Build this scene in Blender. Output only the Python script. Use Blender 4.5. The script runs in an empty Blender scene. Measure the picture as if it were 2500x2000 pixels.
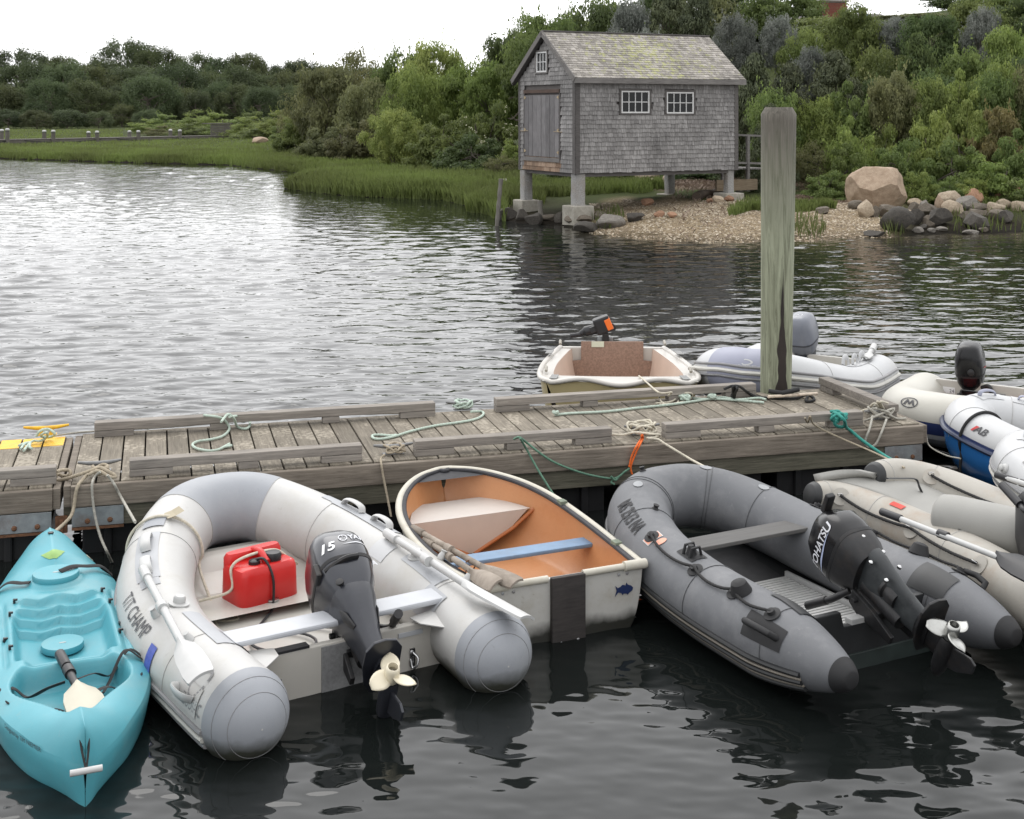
import bpy, bmesh, math, random
import numpy as np
from mathutils import Vector, Matrix
random.seed(7)
rng = np.random.default_rng(11)
scn = bpy.context.scene
C = scn.collection
PI = math.pi
R = math.radians

# ------------------------------------------------------------------ camera
FOC, CX, HZ, CAMH = 3200.0, 1250.0, 270.0, 2.7      # focal length, centre column, horizon row (2500 px frame), eye height
cam_d = bpy.data.cameras.new('camera')
cam = bpy.data.objects.new('camera', cam_d)
C.objects.link(cam)
cam.location = (0, 0, CAMH)
cam.rotation_euler = (R(90), 0, 0)
cam_d.sensor_width = 36.0
cam_d.lens = FOC / 2500.0 * 36.0
cam_d.shift_y = (HZ - 1000.0) / 2500.0
cam_d.clip_start = 0.1
cam_d.clip_end = 3000.0
scn.camera = cam

# ------------------------------------------------------------------ sky and sun (overcast)
SUN_EL, SUN_AZ = R(50), R(345.5)
world = bpy.data.worlds.new('World')
scn.world = world
world.use_nodes = True
wn, wl = world.node_tree.nodes, world.node_tree.links
wn.clear()
w_out = wn.new('ShaderNodeOutputWorld')
w_bg = wn.new('ShaderNodeBackground')
w_sky = wn.new('ShaderNodeTexSky')
w_sky.sky_type = 'NISHITA'
w_sky.sun_disc = False
w_sky.sun_elevation = SUN_EL
w_sky.sun_rotation = SUN_AZ
w_sky.air_density = 1.0
w_sky.dust_density = 4.0
w_hsv = wn.new('ShaderNodeHueSaturation')
w_hsv.inputs['Saturation'].default_value = 0.25
wl.new(w_sky.outputs[0], w_hsv.inputs['Color'])
w_geo = wn.new('ShaderNodeTexCoord')
w_nrm = wn.new('ShaderNodeVectorMath'); w_nrm.operation = 'NORMALIZE'
wl.new(w_geo.outputs['Generated'], w_nrm.inputs[0])
w_dot = wn.new('ShaderNodeVectorMath'); w_dot.operation = 'DOT_PRODUCT'
w_dot.inputs[1].default_value = (math.sin(SUN_AZ) * math.cos(SUN_EL), math.cos(SUN_AZ) * math.cos(SUN_EL), math.sin(SUN_EL))
wl.new(w_nrm.outputs[0], w_dot.inputs[0])
w_half = wn.new('ShaderNodeMath'); w_half.operation = 'MULTIPLY_ADD'; w_half.inputs[1].default_value = 0.5; w_half.inputs[2].default_value = 0.5
wl.new(w_dot.outputs['Value'], w_half.inputs[0])
w_pow = wn.new('ShaderNodeMath'); w_pow.operation = 'POWER'; w_pow.inputs[1].default_value = 3.0      # cloud deck: brightest round the hidden sun
wl.new(w_half.outputs[0], w_pow.inputs[0])
w_ramp = wn.new('ShaderNodeMixRGB')
w_ramp.inputs[1].default_value = (15.0, 15.1, 15.4, 1)
w_ramp.inputs[2].default_value = (25.5, 25.5, 25.8, 1)
wl.new(w_pow.outputs[0], w_ramp.inputs[0])
w_mix = wn.new('ShaderNodeMixRGB')
w_mix.inputs[0].default_value = 0.86
wl.new(w_hsv.outputs[0], w_mix.inputs[1])
wl.new(w_ramp.outputs[0], w_mix.inputs[2])
wl.new(w_mix.outputs[0], w_bg.inputs[0])
w_bg.inputs[1].default_value = 0.1
wl.new(w_bg.outputs[0], w_out.inputs[0])

sun_d = bpy.data.lights.new('sun', 'SUN')
sun_d.energy = 0.7
sun_d.angle = R(35)
sun_d.color = (1.0, 0.97, 0.93)
sun = bpy.data.objects.new('sun', sun_d)
C.objects.link(sun)
sun.location = (0, 0, 60)
sun.rotation_euler = (R(90) - SUN_EL, 0, R(194.5))

scn.view_settings.view_transform = 'Standard'
scn.view_settings.look = 'None'
scn.view_settings.exposure = 0.0
scn.view_settings.gamma = 1.0
scn.view_settings.use_curve_mapping = False
scn.cycles.max_bounces = 6
scn.cycles.diffuse_bounces = 3
scn.cycles.glossy_bounces = 3
scn.cycles.transparent_max_bounces = 6
scn.cycles.caustics_reflective = False
scn.cycles.caustics_refractive = False

# ------------------------------------------------------------------ small tools
def P(u, v, z):
    """point at height z seen at photo pixel (u, v)"""
    s = (v - HZ) / (CAMH - z)
    return Vector(((u - CX) / s, FOC / s, z))

def PY(u, v, y):
    s = FOC / y
    return Vector(((u - CX) / s, y, CAMH - (v - HZ) / s))

def smooth01(t):
    t = np.clip(t, 0, 1)
    return t * t * (3 - 2 * t)

def catmull(pts, n, closed=False):
    pts = [np.array(p, float) for p in pts]
    if closed:
        q = [pts[-1]] + pts + [pts[0], pts[1]]
    else:
        q = [2 * pts[0] - pts[1]] + pts + [2 * pts[-1] - pts[-2]]
    out = []
    for i in range(len(q) - 3):
        p0, p1, p2, p3 = q[i:i + 4]
        for k in range(n):
            t = k / n
            out.append(0.5 * ((2 * p1) + (-p0 + p2) * t + (2 * p0 - 5 * p1 + 4 * p2 - p3) * t * t + (-p0 + 3 * p1 - 3 * p2 + p3) * t ** 3))
    if not closed:
        out.append(q[-2])
    return np.array(out)

def resample(pts, step):
    pts = np.array(pts, float)
    d = np.r_[0, np.cumsum(np.linalg.norm(np.diff(pts, axis=0), axis=1))]
    n = max(2, int(d[-1] / step) + 1)
    s = np.linspace(0, d[-1], n)
    return np.stack([np.interp(s, d, pts[:, k]) for k in range(pts.shape[1])], 1)

# ------------------------------------------------------------------ materials
MATS = {}
def _node_mat(name):
    m = bpy.data.materials.new(name)
    m.use_nodes = True
    nt = m.node_tree
    b = nt.nodes['Principled BSDF']
    return m, nt, b

def M(name, col, rough=0.6, var=0.12, scale=6.0, bump=0.0, bscale=80.0, metal=0.0, spec=0.5, dirt=None, dirt_amt=0.0,
      dirt_scale=1.5, stretch=(1, 1, 1), coat=0.0, rnd=0.0, hue=0.0, bstretch=None, coords='Object', scum=None, fine=None):
    if name in MATS:
        return MATS[name]
    m, nt, b = _node_mat(name)
    N, L = nt.nodes, nt.links
    tc = N.new('ShaderNodeTexCoord')
    info = N.new('ShaderNodeObjectInfo')
    mp = N.new('ShaderNodeMapping')
    mp.inputs['Scale'].default_value = stretch
    off = N.new('ShaderNodeVectorMath'); off.operation = 'ADD'
    mul = N.new('ShaderNodeMath'); mul.operation = 'MULTIPLY'; mul.inputs[1].default_value = 37.0
    L.new(info.outputs['Random'], mul.inputs[0])
    L.new(tc.outputs[coords], off.inputs[0]); L.new(mul.outputs[0], off.inputs[1])
    L.new(off.outputs[0], mp.inputs['Vector'])
    nz = N.new('ShaderNodeTexNoise'); nz.inputs['Scale'].default_value = scale; nz.inputs['Detail'].default_value = 5; nz.inputs['Roughness'].default_value = 0.62
    L.new(mp.outputs[0], nz.inputs['Vector'])
    rp = N.new('ShaderNodeValToRGB')
    c = np.array(col[:3])
    lo, hi = c * (1 - var), np.clip(c * (1 + var), 0, 1)
    rp.color_ramp.elements[0].position = 0.3; rp.color_ramp.elements[0].color = (*lo, 1)
    rp.color_ramp.elements[1].position = 0.7; rp.color_ramp.elements[1].color = (*hi, 1)
    L.new(nz.outputs[0], rp.inputs[0])
    cur = rp.outputs[0]
    if dirt is not None and dirt_amt > 0:
        n2 = N.new('ShaderNodeTexNoise'); n2.inputs['Scale'].default_value = dirt_scale; n2.inputs['Detail'].default_value = 8; n2.inputs['Roughness'].default_value = 0.7
        L.new(off.outputs[0], n2.inputs['Vector'])
        r2 = N.new('ShaderNodeValToRGB')
        r2.color_ramp.elements[0].position = 0.5; r2.color_ramp.elements[0].color = (0, 0, 0, 1)
        r2.color_ramp.elements[1].position = 0.78; r2.color_ramp.elements[1].color = (dirt_amt, dirt_amt, dirt_amt, 1)
        L.new(n2.outputs[0], r2.inputs[0])
        mx = N.new('ShaderNodeMixRGB'); mx.inputs[2].default_value = (*dirt, 1)
        L.new(r2.outputs[0], mx.inputs[0]); L.new(cur, mx.inputs[1])
        cur = mx.outputs[0]
    if fine is not None:                                              # small scuffs and specks
        n4 = N.new('ShaderNodeTexNoise'); n4.inputs['Scale'].default_value = 26.0; n4.inputs['Detail'].default_value = 6; n4.inputs['Roughness'].default_value = 0.75; n4.inputs['Distortion'].default_value = 1.5
        L.new(off.outputs[0], n4.inputs['Vector'])
        r4 = N.new('ShaderNodeValToRGB'); r4.color_ramp.elements[0].position = 0.60; r4.color_ramp.elements[0].color = (0, 0, 0, 1); r4.color_ramp.elements[1].position = 0.74; r4.color_ramp.elements[1].color = (0.55, 0.55, 0.55, 1)
        L.new(n4.outputs[0], r4.inputs[0])
        m4 = N.new('ShaderNodeMixRGB'); m4.inputs[2].default_value = (*fine, 1); L.new(r4.outputs[0], m4.inputs[0]); L.new(cur, m4.inputs[1]); cur = m4.outputs[0]
    if scum is not None:                                              # grime line a hand's breadth above the water
        ge = N.new('ShaderNodeNewGeometry'); sp = N.new('ShaderNodeSeparateXYZ'); L.new(ge.outputs['Position'], sp.inputs[0])
        n5 = N.new('ShaderNodeTexNoise'); n5.inputs['Scale'].default_value = 9.0; n5.inputs['Detail'].default_value = 6; L.new(ge.outputs['Position'], n5.inputs['Vector'])
        a5 = N.new('ShaderNodeMath'); a5.operation = 'MULTIPLY_ADD'; a5.inputs[1].default_value = -0.10; L.new(n5.outputs[0], a5.inputs[0]); L.new(sp.outputs['Z'], a5.inputs[2])
        r5 = N.new('ShaderNodeMapRange'); r5.inputs[1].default_value = 0.055; r5.inputs[2].default_value = -0.02; L.new(a5.outputs[0], r5.inputs[0])
        m5 = N.new('ShaderNodeMixRGB'); m5.inputs[2].default_value = (*scum, 1); L.new(r5.outputs[0], m5.inputs[0]); L.new(cur, m5.inputs[1]); cur = m5.outputs[0]
    if rnd > 0 or hue > 0:
        hs = N.new('ShaderNodeHueSaturation')
        mr = N.new('ShaderNodeMapRange'); mr.inputs[3].default_value = 1 - rnd; mr.inputs[4].default_value = 1 + rnd
        L.new(info.outputs['Random'], mr.inputs[0]); L.new(mr.outputs[0], hs.inputs['Value'])
        if hue > 0:
            m2 = N.new('ShaderNodeMath'); m2.operation = 'MULTIPLY'; m2.inputs[1].default_value = 7.31
            fr = N.new('ShaderNodeMath'); fr.operation = 'FRACT'
            mh = N.new('ShaderNodeMapRange'); mh.inputs[3].default_value = 0.5 - hue; mh.inputs[4].default_value = 0.5 + hue
            L.new(info.outputs['Random'], m2.inputs[0]); L.new(m2.outputs[0], fr.inputs[0]); L.new(fr.outputs[0], mh.inputs[0]); L.new(mh.outputs[0], hs.inputs['Hue'])
        L.new(cur, hs.inputs['Color']); cur = hs.outputs[0]
    L.new(cur, b.inputs['Base Color'])
    b.inputs['Roughness'].default_value = rough
    b.inputs['Metallic'].default_value = metal
    b.inputs['Specular IOR Level'].default_value = spec
    b.inputs['Coat Weight'].default_value = coat
    b.inputs['Coat Roughness'].default_value = 0.12
    if bump > 0:
        mb = N.new('ShaderNodeMapping'); mb.inputs['Scale'].default_value = bstretch or stretch
        L.new(off.outputs[0], mb.inputs['Vector'])
        n3 = N.new('ShaderNodeTexNoise'); n3.inputs['Scale'].default_value = bscale; n3.inputs['Detail'].default_value = 4
        L.new(mb.outputs[0], n3.inputs['Vector'])
        bp = N.new('ShaderNodeBump'); bp.inputs['Strength'].default_value = bump; bp.inputs['Distance'].default_value = 0.01
        L.new(n3.outputs[0], bp.inputs['Height']); L.new(bp.outputs[0], b.inputs['Normal'])
    MATS[name] = m
    return m

def leaf_mat(name, c1, c2, trans=0.5, rough=0.55, hue=0.012):
    """foliage: colour differs from leaf to leaf and from plant to plant, light passes through"""
    if name in MATS:
        return MATS[name]
    m, nt, b = _node_mat(name)
    N, L = nt.nodes, nt.links
    at = N.new('ShaderNodeAttribute'); at.attribute_name = 'tint'
    mx = N.new('ShaderNodeMixRGB'); mx.inputs[1].default_value = (*c1, 1); mx.inputs[2].default_value = (*c2, 1)
    L.new(at.outputs['Fac'], mx.inputs[0])
    info = N.new('ShaderNodeObjectInfo')
    hs = N.new('ShaderNodeHueSaturation')
    mr = N.new('ShaderNodeMapRange'); mr.inputs[3].default_value = 0.78; mr.inputs[4].default_value = 1.22
    L.new(info.outputs['Random'], mr.inputs[0]); L.new(mr.outputs[0], hs.inputs['Value'])
    m2 = N.new('ShaderNodeMath'); m2.operation = 'MULTIPLY'; m2.inputs[1].default_value = 9.7
    fr = N.new('ShaderNodeMath'); fr.operation = 'FRACT'
    mh = N.new('ShaderNodeMapRange'); mh.inputs[3].default_value = 0.5 - hue; mh.inputs[4].default_value = 0.5 + hue
    L.new(info.outputs['Random'], m2.inputs[0]); L.new(m2.outputs[0], fr.inputs[0]); L.new(fr.outputs[0], mh.inputs[0]); L.new(mh.outputs[0], hs.inputs['Hue'])
    L.new(mx.outputs[0], hs.inputs['Color'])
    L.new(hs.outputs[0], b.inputs['Base Color'])
    b.inputs['Roughness'].default_value = rough
    b.inputs['Specular IOR Level'].default_value = 0.35
    tr = N.new('ShaderNodeBsdfTranslucent')
    L.new(hs.outputs[0], tr.inputs['Color'])
    ms = N.new('ShaderNodeMixShader'); ms.inputs[0].default_value = trans
    L.new(b.outputs[0], ms.inputs[1]); L.new(tr.outputs[0], ms.inputs[2])
    L.new(ms.outputs[0], nt.nodes['Material Output'].inputs['Surface'])
    MATS[name] = m
    return m

# ------------------------------------------------------------------ mesh builder
class MB:
    def __init__(self):
        self.v, self.f, self.n = [], [], 0
    def add(self, verts, faces):
        o = self.n
        self.v.append(np.array(verts, float).reshape(-1, 3))
        self.n += len(verts)
        self.f += [tuple(i + o for i in f) for f in faces]
        return self
    def box(self, c, size, rz=0.0, rot=None):
        x, y, z = [s / 2 for s in size]
        p = np.array([(-x, -y, -z), (x, -y, -z), (x, y, -z), (-x, y, -z), (-x, -y, z), (x, -y, z), (x, y, z), (-x, y, z)])
        if rot is not None:
            p = p @ np.array(rot).T
        elif rz:
            cs, sn = math.cos(rz), math.sin(rz)
            p = np.stack([p[:, 0] * cs - p[:, 1] * sn, p[:, 0] * sn + p[:, 1] * cs, p[:, 2]], 1)
        return self.add(p + np.array(c), [(0, 3, 2, 1), (4, 5, 6, 7), (0, 1, 5, 4), (1, 2, 6, 5), (2, 3, 7, 6), (3, 0, 4, 7)])
    def bar(self, a, b, w, h, up=(0, 0, 1)):
        a, b = np.array(a, float), np.array(b, float)
        t = b - a; L = np.linalg.norm(t); t = t / L
        s = np.cross(t, np.array(up, float)); s /= max(1e-9, np.linalg.norm(s)); q = np.cross(s, t)
        rot = np.stack([t, s, q], 1)
        return self.box((a + b) / 2, (L, w, h), rot=rot)
    def grid(self, pts, close_u=False, close_v=False):
        pts = np.array(pts, float); a, b = pts.shape[:2]
        i = np.arange(a if close_u else a - 1)[:, None]; j = np.arange(b if close_v else b - 1)[None, :]
        i2, j2 = (i + 1) % a, (j + 1) % b
        F = np.stack([i * b + j, i2 * b + j, i2 * b + j2, i * b + j2], 2).reshape(-1, 4).tolist()
        return self.add(pts.reshape(-1, 3), F)
    def tube(self, path, r, n=8, cap=True, lobes=0, pitch=1.0, lob=0.16, flat=1.0, up=(0, 0, 1)):
        path = np.array(path, float); k = len(path)
        r = np.full(k, r) if np.isscalar(r) else np.array(r, float)
        T = np.gradient(path, axis=0); T /= np.maximum(1e-9, np.linalg.norm(T, axis=1))[:, None]
        d = np.r_[0, np.cumsum(np.linalg.norm(np.diff(path, axis=0), axis=1))]
        ref = np.array(up, float)
        if abs(T[0] @ ref) > 0.9:
            ref = np.array((1.0, 0.1, 0))
        S = np.cross(T[0], ref); S /= np.linalg.norm(S)
        rows = []
        for i in range(k):
            S = S - (S @ T[i]) * T[i]; S /= max(1e-9, np.linalg.norm(S))
            Q = np.cross(S, T[i])
            th = np.linspace(0, 2 * PI, n, endpoint=False)
            rr = r[i] * (1 + (lob * np.cos(lobes * (th - 2 * PI * d[i] / pitch)) if lobes else 0))
            rows.append(path[i] + (np.cos(th) * rr)[:, None] * S + (np.sin(th) * rr * flat)[:, None] * Q)
        self.grid(rows, close_v=True)
        if cap:
            o = self.n - k * n
            self.f.append(tuple(o + j for j in range(n))[::-1]); self.f.append(tuple(o + (k - 1) * n + j for j in range(n)))
        return self
    def lathe(self, prof, c=(0, 0, 0), n=20, axis=(0, 0, 1), cap=True):
        ax = np.array(axis, float); ax /= np.linalg.norm(ax)
        ref = np.array((1.0, 0, 0)) if abs(ax[0]) < 0.8 else np.array((0, 1.0, 0))
        S = np.cross(ax, ref); S /= np.linalg.norm(S); Q = np.cross(ax, S)
        th = np.linspace(0, 2 * PI, n, endpoint=False)
        rows = [np.array(c) + ax * z + (np.cos(th) * r)[:, None] * S + (np.sin(th) * r)[:, None] * Q for r, z in prof]
        self.grid(rows, close_v=True)
        if cap:
            o = self.n - len(prof) * n
            self.f.append(tuple(o + j for j in range(n))[::-1]); self.f.append(tuple(o + (len(prof) - 1) * n + j for j in range(n)))
        return self
    def prism(self, poly, z0, z1, M4=None):
        k = len(poly)
        v = [(x, y, z0) for x, y in poly] + [(x, y, z1) for x, y in poly]
        if M4 is not None:
            v = [tuple(M4 @ Vector(p)) for p in v]
        F = [tuple(range(k))[::-1], tuple(range(k, 2 * k))] + [(i, (i + 1) % k, (i + 1) % k + k, i + k) for i in range(k)]
        return self.add(v, F)
    def loft(self, secs, n=20, cap=True):
        """secs: (centre xyz, half x, half y, exponent) horizontal superellipse rings"""
        th = np.linspace(0, 2 * PI, n, endpoint=False)
        rows = []
        for c, hx, hy, e in secs:
            cx, sx = np.cos(th), np.sin(th)
            x = np.sign(cx) * np.abs(cx) ** (2 / e) * hx; y = np.sign(sx) * np.abs(sx) ** (2 / e) * hy
            rows.append(np.stack([x + c[0], y + c[1], np.full(n, c[2])], 1))
        self.grid(rows, close_v=True)
        if cap:
            o = self.n - len(secs) * n
            self.f.append(tuple(o + j for j in range(n))[::-1]); self.f.append(tuple(o + (len(secs) - 1) * n + j for j in range(n)))
        return self
    def mesh(self, name, smooth=False, bevel=0.0, angle=40, fix=True, seg=2):
        me = bpy.data.meshes.new(name)
        V = np.concatenate(self.v) if self.v else np.zeros((0, 3))
        me.from_pydata(V.tolist(), [], self.f)
        if fix or bevel:
            bm = bmesh.new(); bm.from_mesh(me)
            if fix:
                bmesh.ops.recalc_face_normals(bm, faces=bm.faces)
            if bevel:
                ed = [e for e in bm.edges if len(e.link_faces) == 2 and e.calc_face_angle(0) > R(30)]
                bmesh.ops.bevel(bm, geom=ed, offset=bevel, segments=seg, affect='EDGES', profile=0.6)
            bm.to_mesh(me); bm.free()
        if smooth:
            me.polygons.foreach_set('use_smooth', [True] * len(me.polygons))
            if angle < 180:
                me.set_sharp_from_angle(angle=R(angle))
        return me
    def build(self, name, mat, parent=None, smooth=False, bevel=0.0, angle=40, loc=None, rot=None, fix=True, seg=2):
        return place(self.mesh(name, smooth, bevel, angle, fix, seg), name, mat, parent, loc, rot)

def place(me, name, mat, parent=None, loc=None, rot=None):
    o = bpy.data.objects.new(name, me)
    C.objects.link(o)
    if mat is not None and not me.materials:
        me.materials.append(mat)
    if parent is not None:
        o.parent = parent
    if loc is not None:
        o.location = loc
    if rot is not None:
        o.rotation_euler = rot
    return o

def tag(o, label=None, cat=None, group=None, kind=None):
    if label: o['label'] = label
    if cat: o['category'] = cat
    if group: o['group'] = group
    if kind: o['kind'] = kind
    return o

def thing(name, label, cat, loc=(0, 0, 0), rz=0.0, group=None, rot=None):
    o = bpy.data.objects.new(name, None)
    C.objects.link(o)
    o.empty_display_size = 0.2
    o.location = loc
    o.rotation_euler = rot if rot is not None else (0, 0, rz)
    return tag(o, label, cat, group)

def struct(o, label=None):
    o['kind'] = 'structure'
    if label: o['label'] = label
    return o

def text_mesh(txt, size, align='CENTER', shear=0.0, bold=0.0):
    cu = bpy.data.curves.new('lettering', 'FONT')
    cu.body = txt; cu.size = size; cu.align_x = align; cu.align_y = 'CENTER'; cu.shear = shear; cu.offset = bold
    ob = bpy.data.objects.new('lettering', cu)
    C.objects.link(ob)
    dg = bpy.context.evaluated_depsgraph_get()
    me = bpy.data.meshes.new_from_object(ob.evaluated_get(dg))
    bpy.data.objects.remove(ob); bpy.data.curves.remove(cu)
    bm = bmesh.new(); bm.from_mesh(me)
    bmesh.ops.triangulate(bm, faces=bm.faces)
    for _ in range(2):
        long_e = [e for e in bm.edges if e.calc_length() > size * 0.22]
        if not long_e: break
        bmesh.ops.subdivide_edges(bm, edges=long_e, cuts=1)
    v = np.array([tuple(q.co) for q in bm.verts]); bm.verts.index_update()
    f = [tuple(q.index for q in fc.verts) for fc in bm.faces]
    bm.free(); bpy.data.meshes.remove(me)
    return v, f

def warp(vf, fn):
    """lay flat lettering or a flat emblem onto a surface: fn(x, y) -> point"""
    v, f = vf
    mb = MB()
    mb.add([tuple(fn(x, y)) for x, y, _ in v], f)
    return mb

def planar(o, ex, ey):
    o, ex, ey = Vector(o), Vector(ex), Vector(ey)
    return lambda x, y: o + ex * x + ey * y

def flat_poly(poly, sub=0):
    bm = bmesh.new()
    vs = [bm.verts.new((x, y, 0)) for x, y in poly]
    bm.faces.new(vs)
    bmesh.ops.triangulate(bm, faces=bm.faces)
    for _ in range(sub):
        bmesh.ops.subdivide_edges(bm, edges=bm.edges[:], cuts=1, use_grid_fill=True)
    bm.verts.index_update()
    v = np.array([tuple(q.co) for q in bm.verts]); f = [tuple(q.index for q in fc.verts) for fc in bm.faces]
    bm.free()
    return v, f

def ring_poly(rx, ry, w, n=28, a0=0, a1=2 * PI):
    th = np.linspace(a0, a1, n + 1)
    v = [(math.cos(t) * rx, math.sin(t) * ry, 0) for t in th] + [(math.cos(t) * (rx - w), math.sin(t) * (ry - w), 0) for t in th]
    return np.array(v), [(i, i + 1, n + 2 + i, n + 1 + i) for i in range(n)]
# ------------------------------------------------------------------ water
def water_mat():
    m, nt, b = _node_mat('water')
    N, L = nt.nodes, nt.links
    geo = N.new('ShaderNodeNewGeometry')
    sep = N.new('ShaderNodeSeparateXYZ'); L.new(geo.outputs['Position'], sep.inputs[0])
    def noise(scale, stretch, detail, rough=0.55, dist=0.0, rot=0.0):
        mp = N.new('ShaderNodeMapping'); mp.inputs['Scale'].default_value = stretch; mp.inputs['Rotation'].default_value = (0, 0, rot)
        L.new(geo.outputs['Position'], mp.inputs['Vector'])
        n = N.new('ShaderNodeTexNoise'); n.inputs['Scale'].default_value = scale; n.inputs['Detail'].default_value = detail
        n.inputs['Roughness'].default_value = rough; n.inputs['Distortion'].default_value = dist
        L.new(mp.outputs[0], n.inputs['Vector'])
        return n.outputs[0]
    def math_(op, a, bb):
        n = N.new('ShaderNodeMath'); n.operation = op
        for i, q in enumerate((a, bb)):
            if isinstance(q, (int, float)): n.inputs[i].default_value = q
            else: L.new(q, n.inputs[i])
        return n.outputs[0]
    def rng_(a, lo, hi, o0, o1, clamp=True):
        n = N.new('ShaderNodeMapRange'); n.interpolation_type = 'SMOOTHSTEP'
        n.inputs[1].default_value = lo; n.inputs[2].default_value = hi; n.inputs[3].default_value = o0; n.inputs[4].default_value = o1
        L.new(a, n.inputs[0]); return n.outputs[0]
    small = noise(7.0, (0.6, 1.0, 1), 2.0, 0.5, 0.4, 0.15)               # finest ripples; the larger ones are real waves in the mesh
    along = math_('SUBTRACT', sep.outputs['Y'], math_('MULTIPLY', sep.outputs['X'], 0.27))
    lee = rng_(along, 8.2, 11.0, 0.12, 1.0)
    amp = math_('MULTIPLY', lee, math_('MULTIPLY', small, 0.008))
    bp = N.new('ShaderNodeBump'); bp.inputs['Strength'].default_value = 1.0; bp.inputs['Distance'].default_value = 1.0
    L.new(amp, bp.inputs['Height']); L.new(bp.outputs[0], b.inputs['Normal'])
    mx = N.new('ShaderNodeMixRGB')                                   # silt and weed show through in the shallows by the beach
    mx.inputs[1].default_value = (0.0065, 0.008, 0.0075, 1); mx.inputs[2].default_value = (0.05, 0.043, 0.028, 1)
    at = N.new('ShaderNodeAttribute'); at.attribute_name = 'shallow'
    L.new(at.outputs['Fac'], mx.inputs[0]); L.new(mx.outputs[0], b.inputs['Base Color'])
    b.inputs['Roughness'].default_value = 0.03
    b.inputs['IOR'].default_value = 1.33
    b.inputs['Specular IOR Level'].default_value = 0.5
    return m

SHORE_PX = [(-1500, 389), (-700, 388), (0, 387), (186, 393), (371, 399), (557, 403), (649, 413), (714, 420), (784, 430), (724, 448), (705, 461), (788, 472),
            (881, 480), (1000, 485), (1087, 488), (1152, 503), (1152, 517), (1207, 525), (1218, 534), (1281, 547), (1362, 549), (1404, 565),
            (1467, 572), (1571, 584), (1700, 591), (1860, 590), (1937, 590), (2052, 582), (2164, 579), (2330, 571), (2500, 568), (2900, 560), (3800, 556)]
SHORE = np.array([tuple(P(u, v, 0))[:2] for u, v in SHORE_PX])

def shore_dist(x, y):
    """signed distance to the waterline, positive on land"""
    x = np.asarray(x, float); y = np.asarray(y, float)
    p = np.stack([x.ravel(), y.ravel()], 1)
    best = np.full(len(p), 1e9)
    for a, b in zip(SHORE[:-1], SHORE[1:]):
        t = np.clip(((p - a) @ (b - a)) / ((b - a) @ (b - a)), 0, 1)
        best = np.minimum(best, np.linalg.norm(p - a - t[:, None] * (b - a), axis=1))
    poly = np.vstack([SHORE, [(400, 60), (400, 900), (-900, 900), (-900, 80)]])
    inside = np.zeros(len(p), bool)
    for a, b in zip(poly, np.roll(poly, -1, 0)):
        c = (a[1] > p[:, 1]) != (b[1] > p[:, 1])
        xx = (b[0] - a[0]) * (p[:, 1] - a[1]) / (b[1] - a[1] + 1e-12) + a[0]
        inside ^= c & (p[:, 0] < xx)
    return np.where(inside, best, -best).reshape(x.shape)

def gz(x, y, d=None):
    x = np.asarray(x, float); y = np.asarray(y, float)
    if d is None:
        d = shore_dist(x, y)
    beach = smooth01((x + 0.6) / 1.6)
    marsh = 0.34 * (1 - np.exp(-np.maximum(d, 0) / 0.35)) + 0.006 * np.maximum(d, 0)
    shing = 0.62 * (1 - np.exp(-np.maximum(d, 0) / 3.2))
    base = marsh * (1 - beach) + shing * beach
    t = smooth01((x + 13) / 15)
    d0 = 15 - 9.0 * t; w = 26.0; Hh = 2.2 + 4.8 * smooth01((x + 4) / 16)
    hill = Hh * smooth01((d - d0) / w)
    far = smooth01((-x - 8) / 14)
    d0f = 62.0; farhill = 3.5 * smooth01((y - 155) / 60)
    hill = hill * (1 - far) + farhill * far
    bump = 0.035 * np.sin(x * 2.1 + 0.7 * np.sin(y * 1.3)) * np.cos(y * 1.7) * (d > 0.3)
    z = base + hill + bump
    return np.where(d > 0, z, np.maximum(-0.6, d * 0.16))

def gz1(x, y):
    return float(gz(np.array([x]), np.array([y]))[0])

ys = np.concatenate([np.linspace(-6, 24, 40), np.linspace(24.4, 60, 110), np.linspace(61, 150, 90), np.linspace(153, 420, 40)])
xr = np.linspace(-1, 1, 150)
def fan_grid(ys, width):
    Y = np.repeat(ys[:, None], len(xr), 1)
    X = xr[None, :] * (width(ys)[:, None])
    return X, Y
xr_w = np.sign(np.linspace(-1, 1, 600)) * np.abs(np.linspace(-1, 1, 600)) ** 1.3
vrow = np.concatenate([np.linspace(2120, 1180, 360), np.linspace(1177, 700, 280), np.linspace(698.4, 345, 230)])
yw = np.concatenate([[-40, -20, -5, 1, 3], FOC * CAMH / (vrow - HZ)])
Yw = np.repeat(yw[:, None], 600, 1)
Xw = xr_w[None, :] * (4 + np.maximum(yw + 4, 0) * 0.66)[:, None]
gw = np.random.default_rng(23)
Zw = np.zeros_like(Xw); Zl = np.zeros_like(Xw)
for i in range(72):                                                   # wind waves, crests roughly across the view
    lam = math.exp(gw.uniform(math.log(.10), math.log(.85))); k_ = 2 * PI / lam
    th = R(97) + gw.normal(0, R(24)); ph = gw.uniform(0, 6.28)
    Zw += (0.140 * math.sqrt(2 / 72) / k_) * np.cos(k_ * (Xw * math.cos(th) + Yw * math.sin(th)) + ph)
for i in range(36):
    lam = math.exp(gw.uniform(math.log(.06), math.log(.42))); k_ = 2 * PI / lam
    th = R(75) + gw.normal(0, R(38)); ph = gw.uniform(0, 6.28)
    Zl += (0.050 * math.sqrt(2 / 36) / k_) * np.cos(k_ * (Xw * math.cos(th) + Yw * math.sin(th)) + ph)
gust = 0.72 + 0.34 * np.sin(Xw * .21 + .9 * np.sin(Yw * .13)) * np.cos(Yw * .17 + Xw * .05) + 0.12 * np.sin(Xw * .63 + Yw * .41)
lee_ = smooth01((Yw - Xw * .27 - 8.3) / 2.4)
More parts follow.
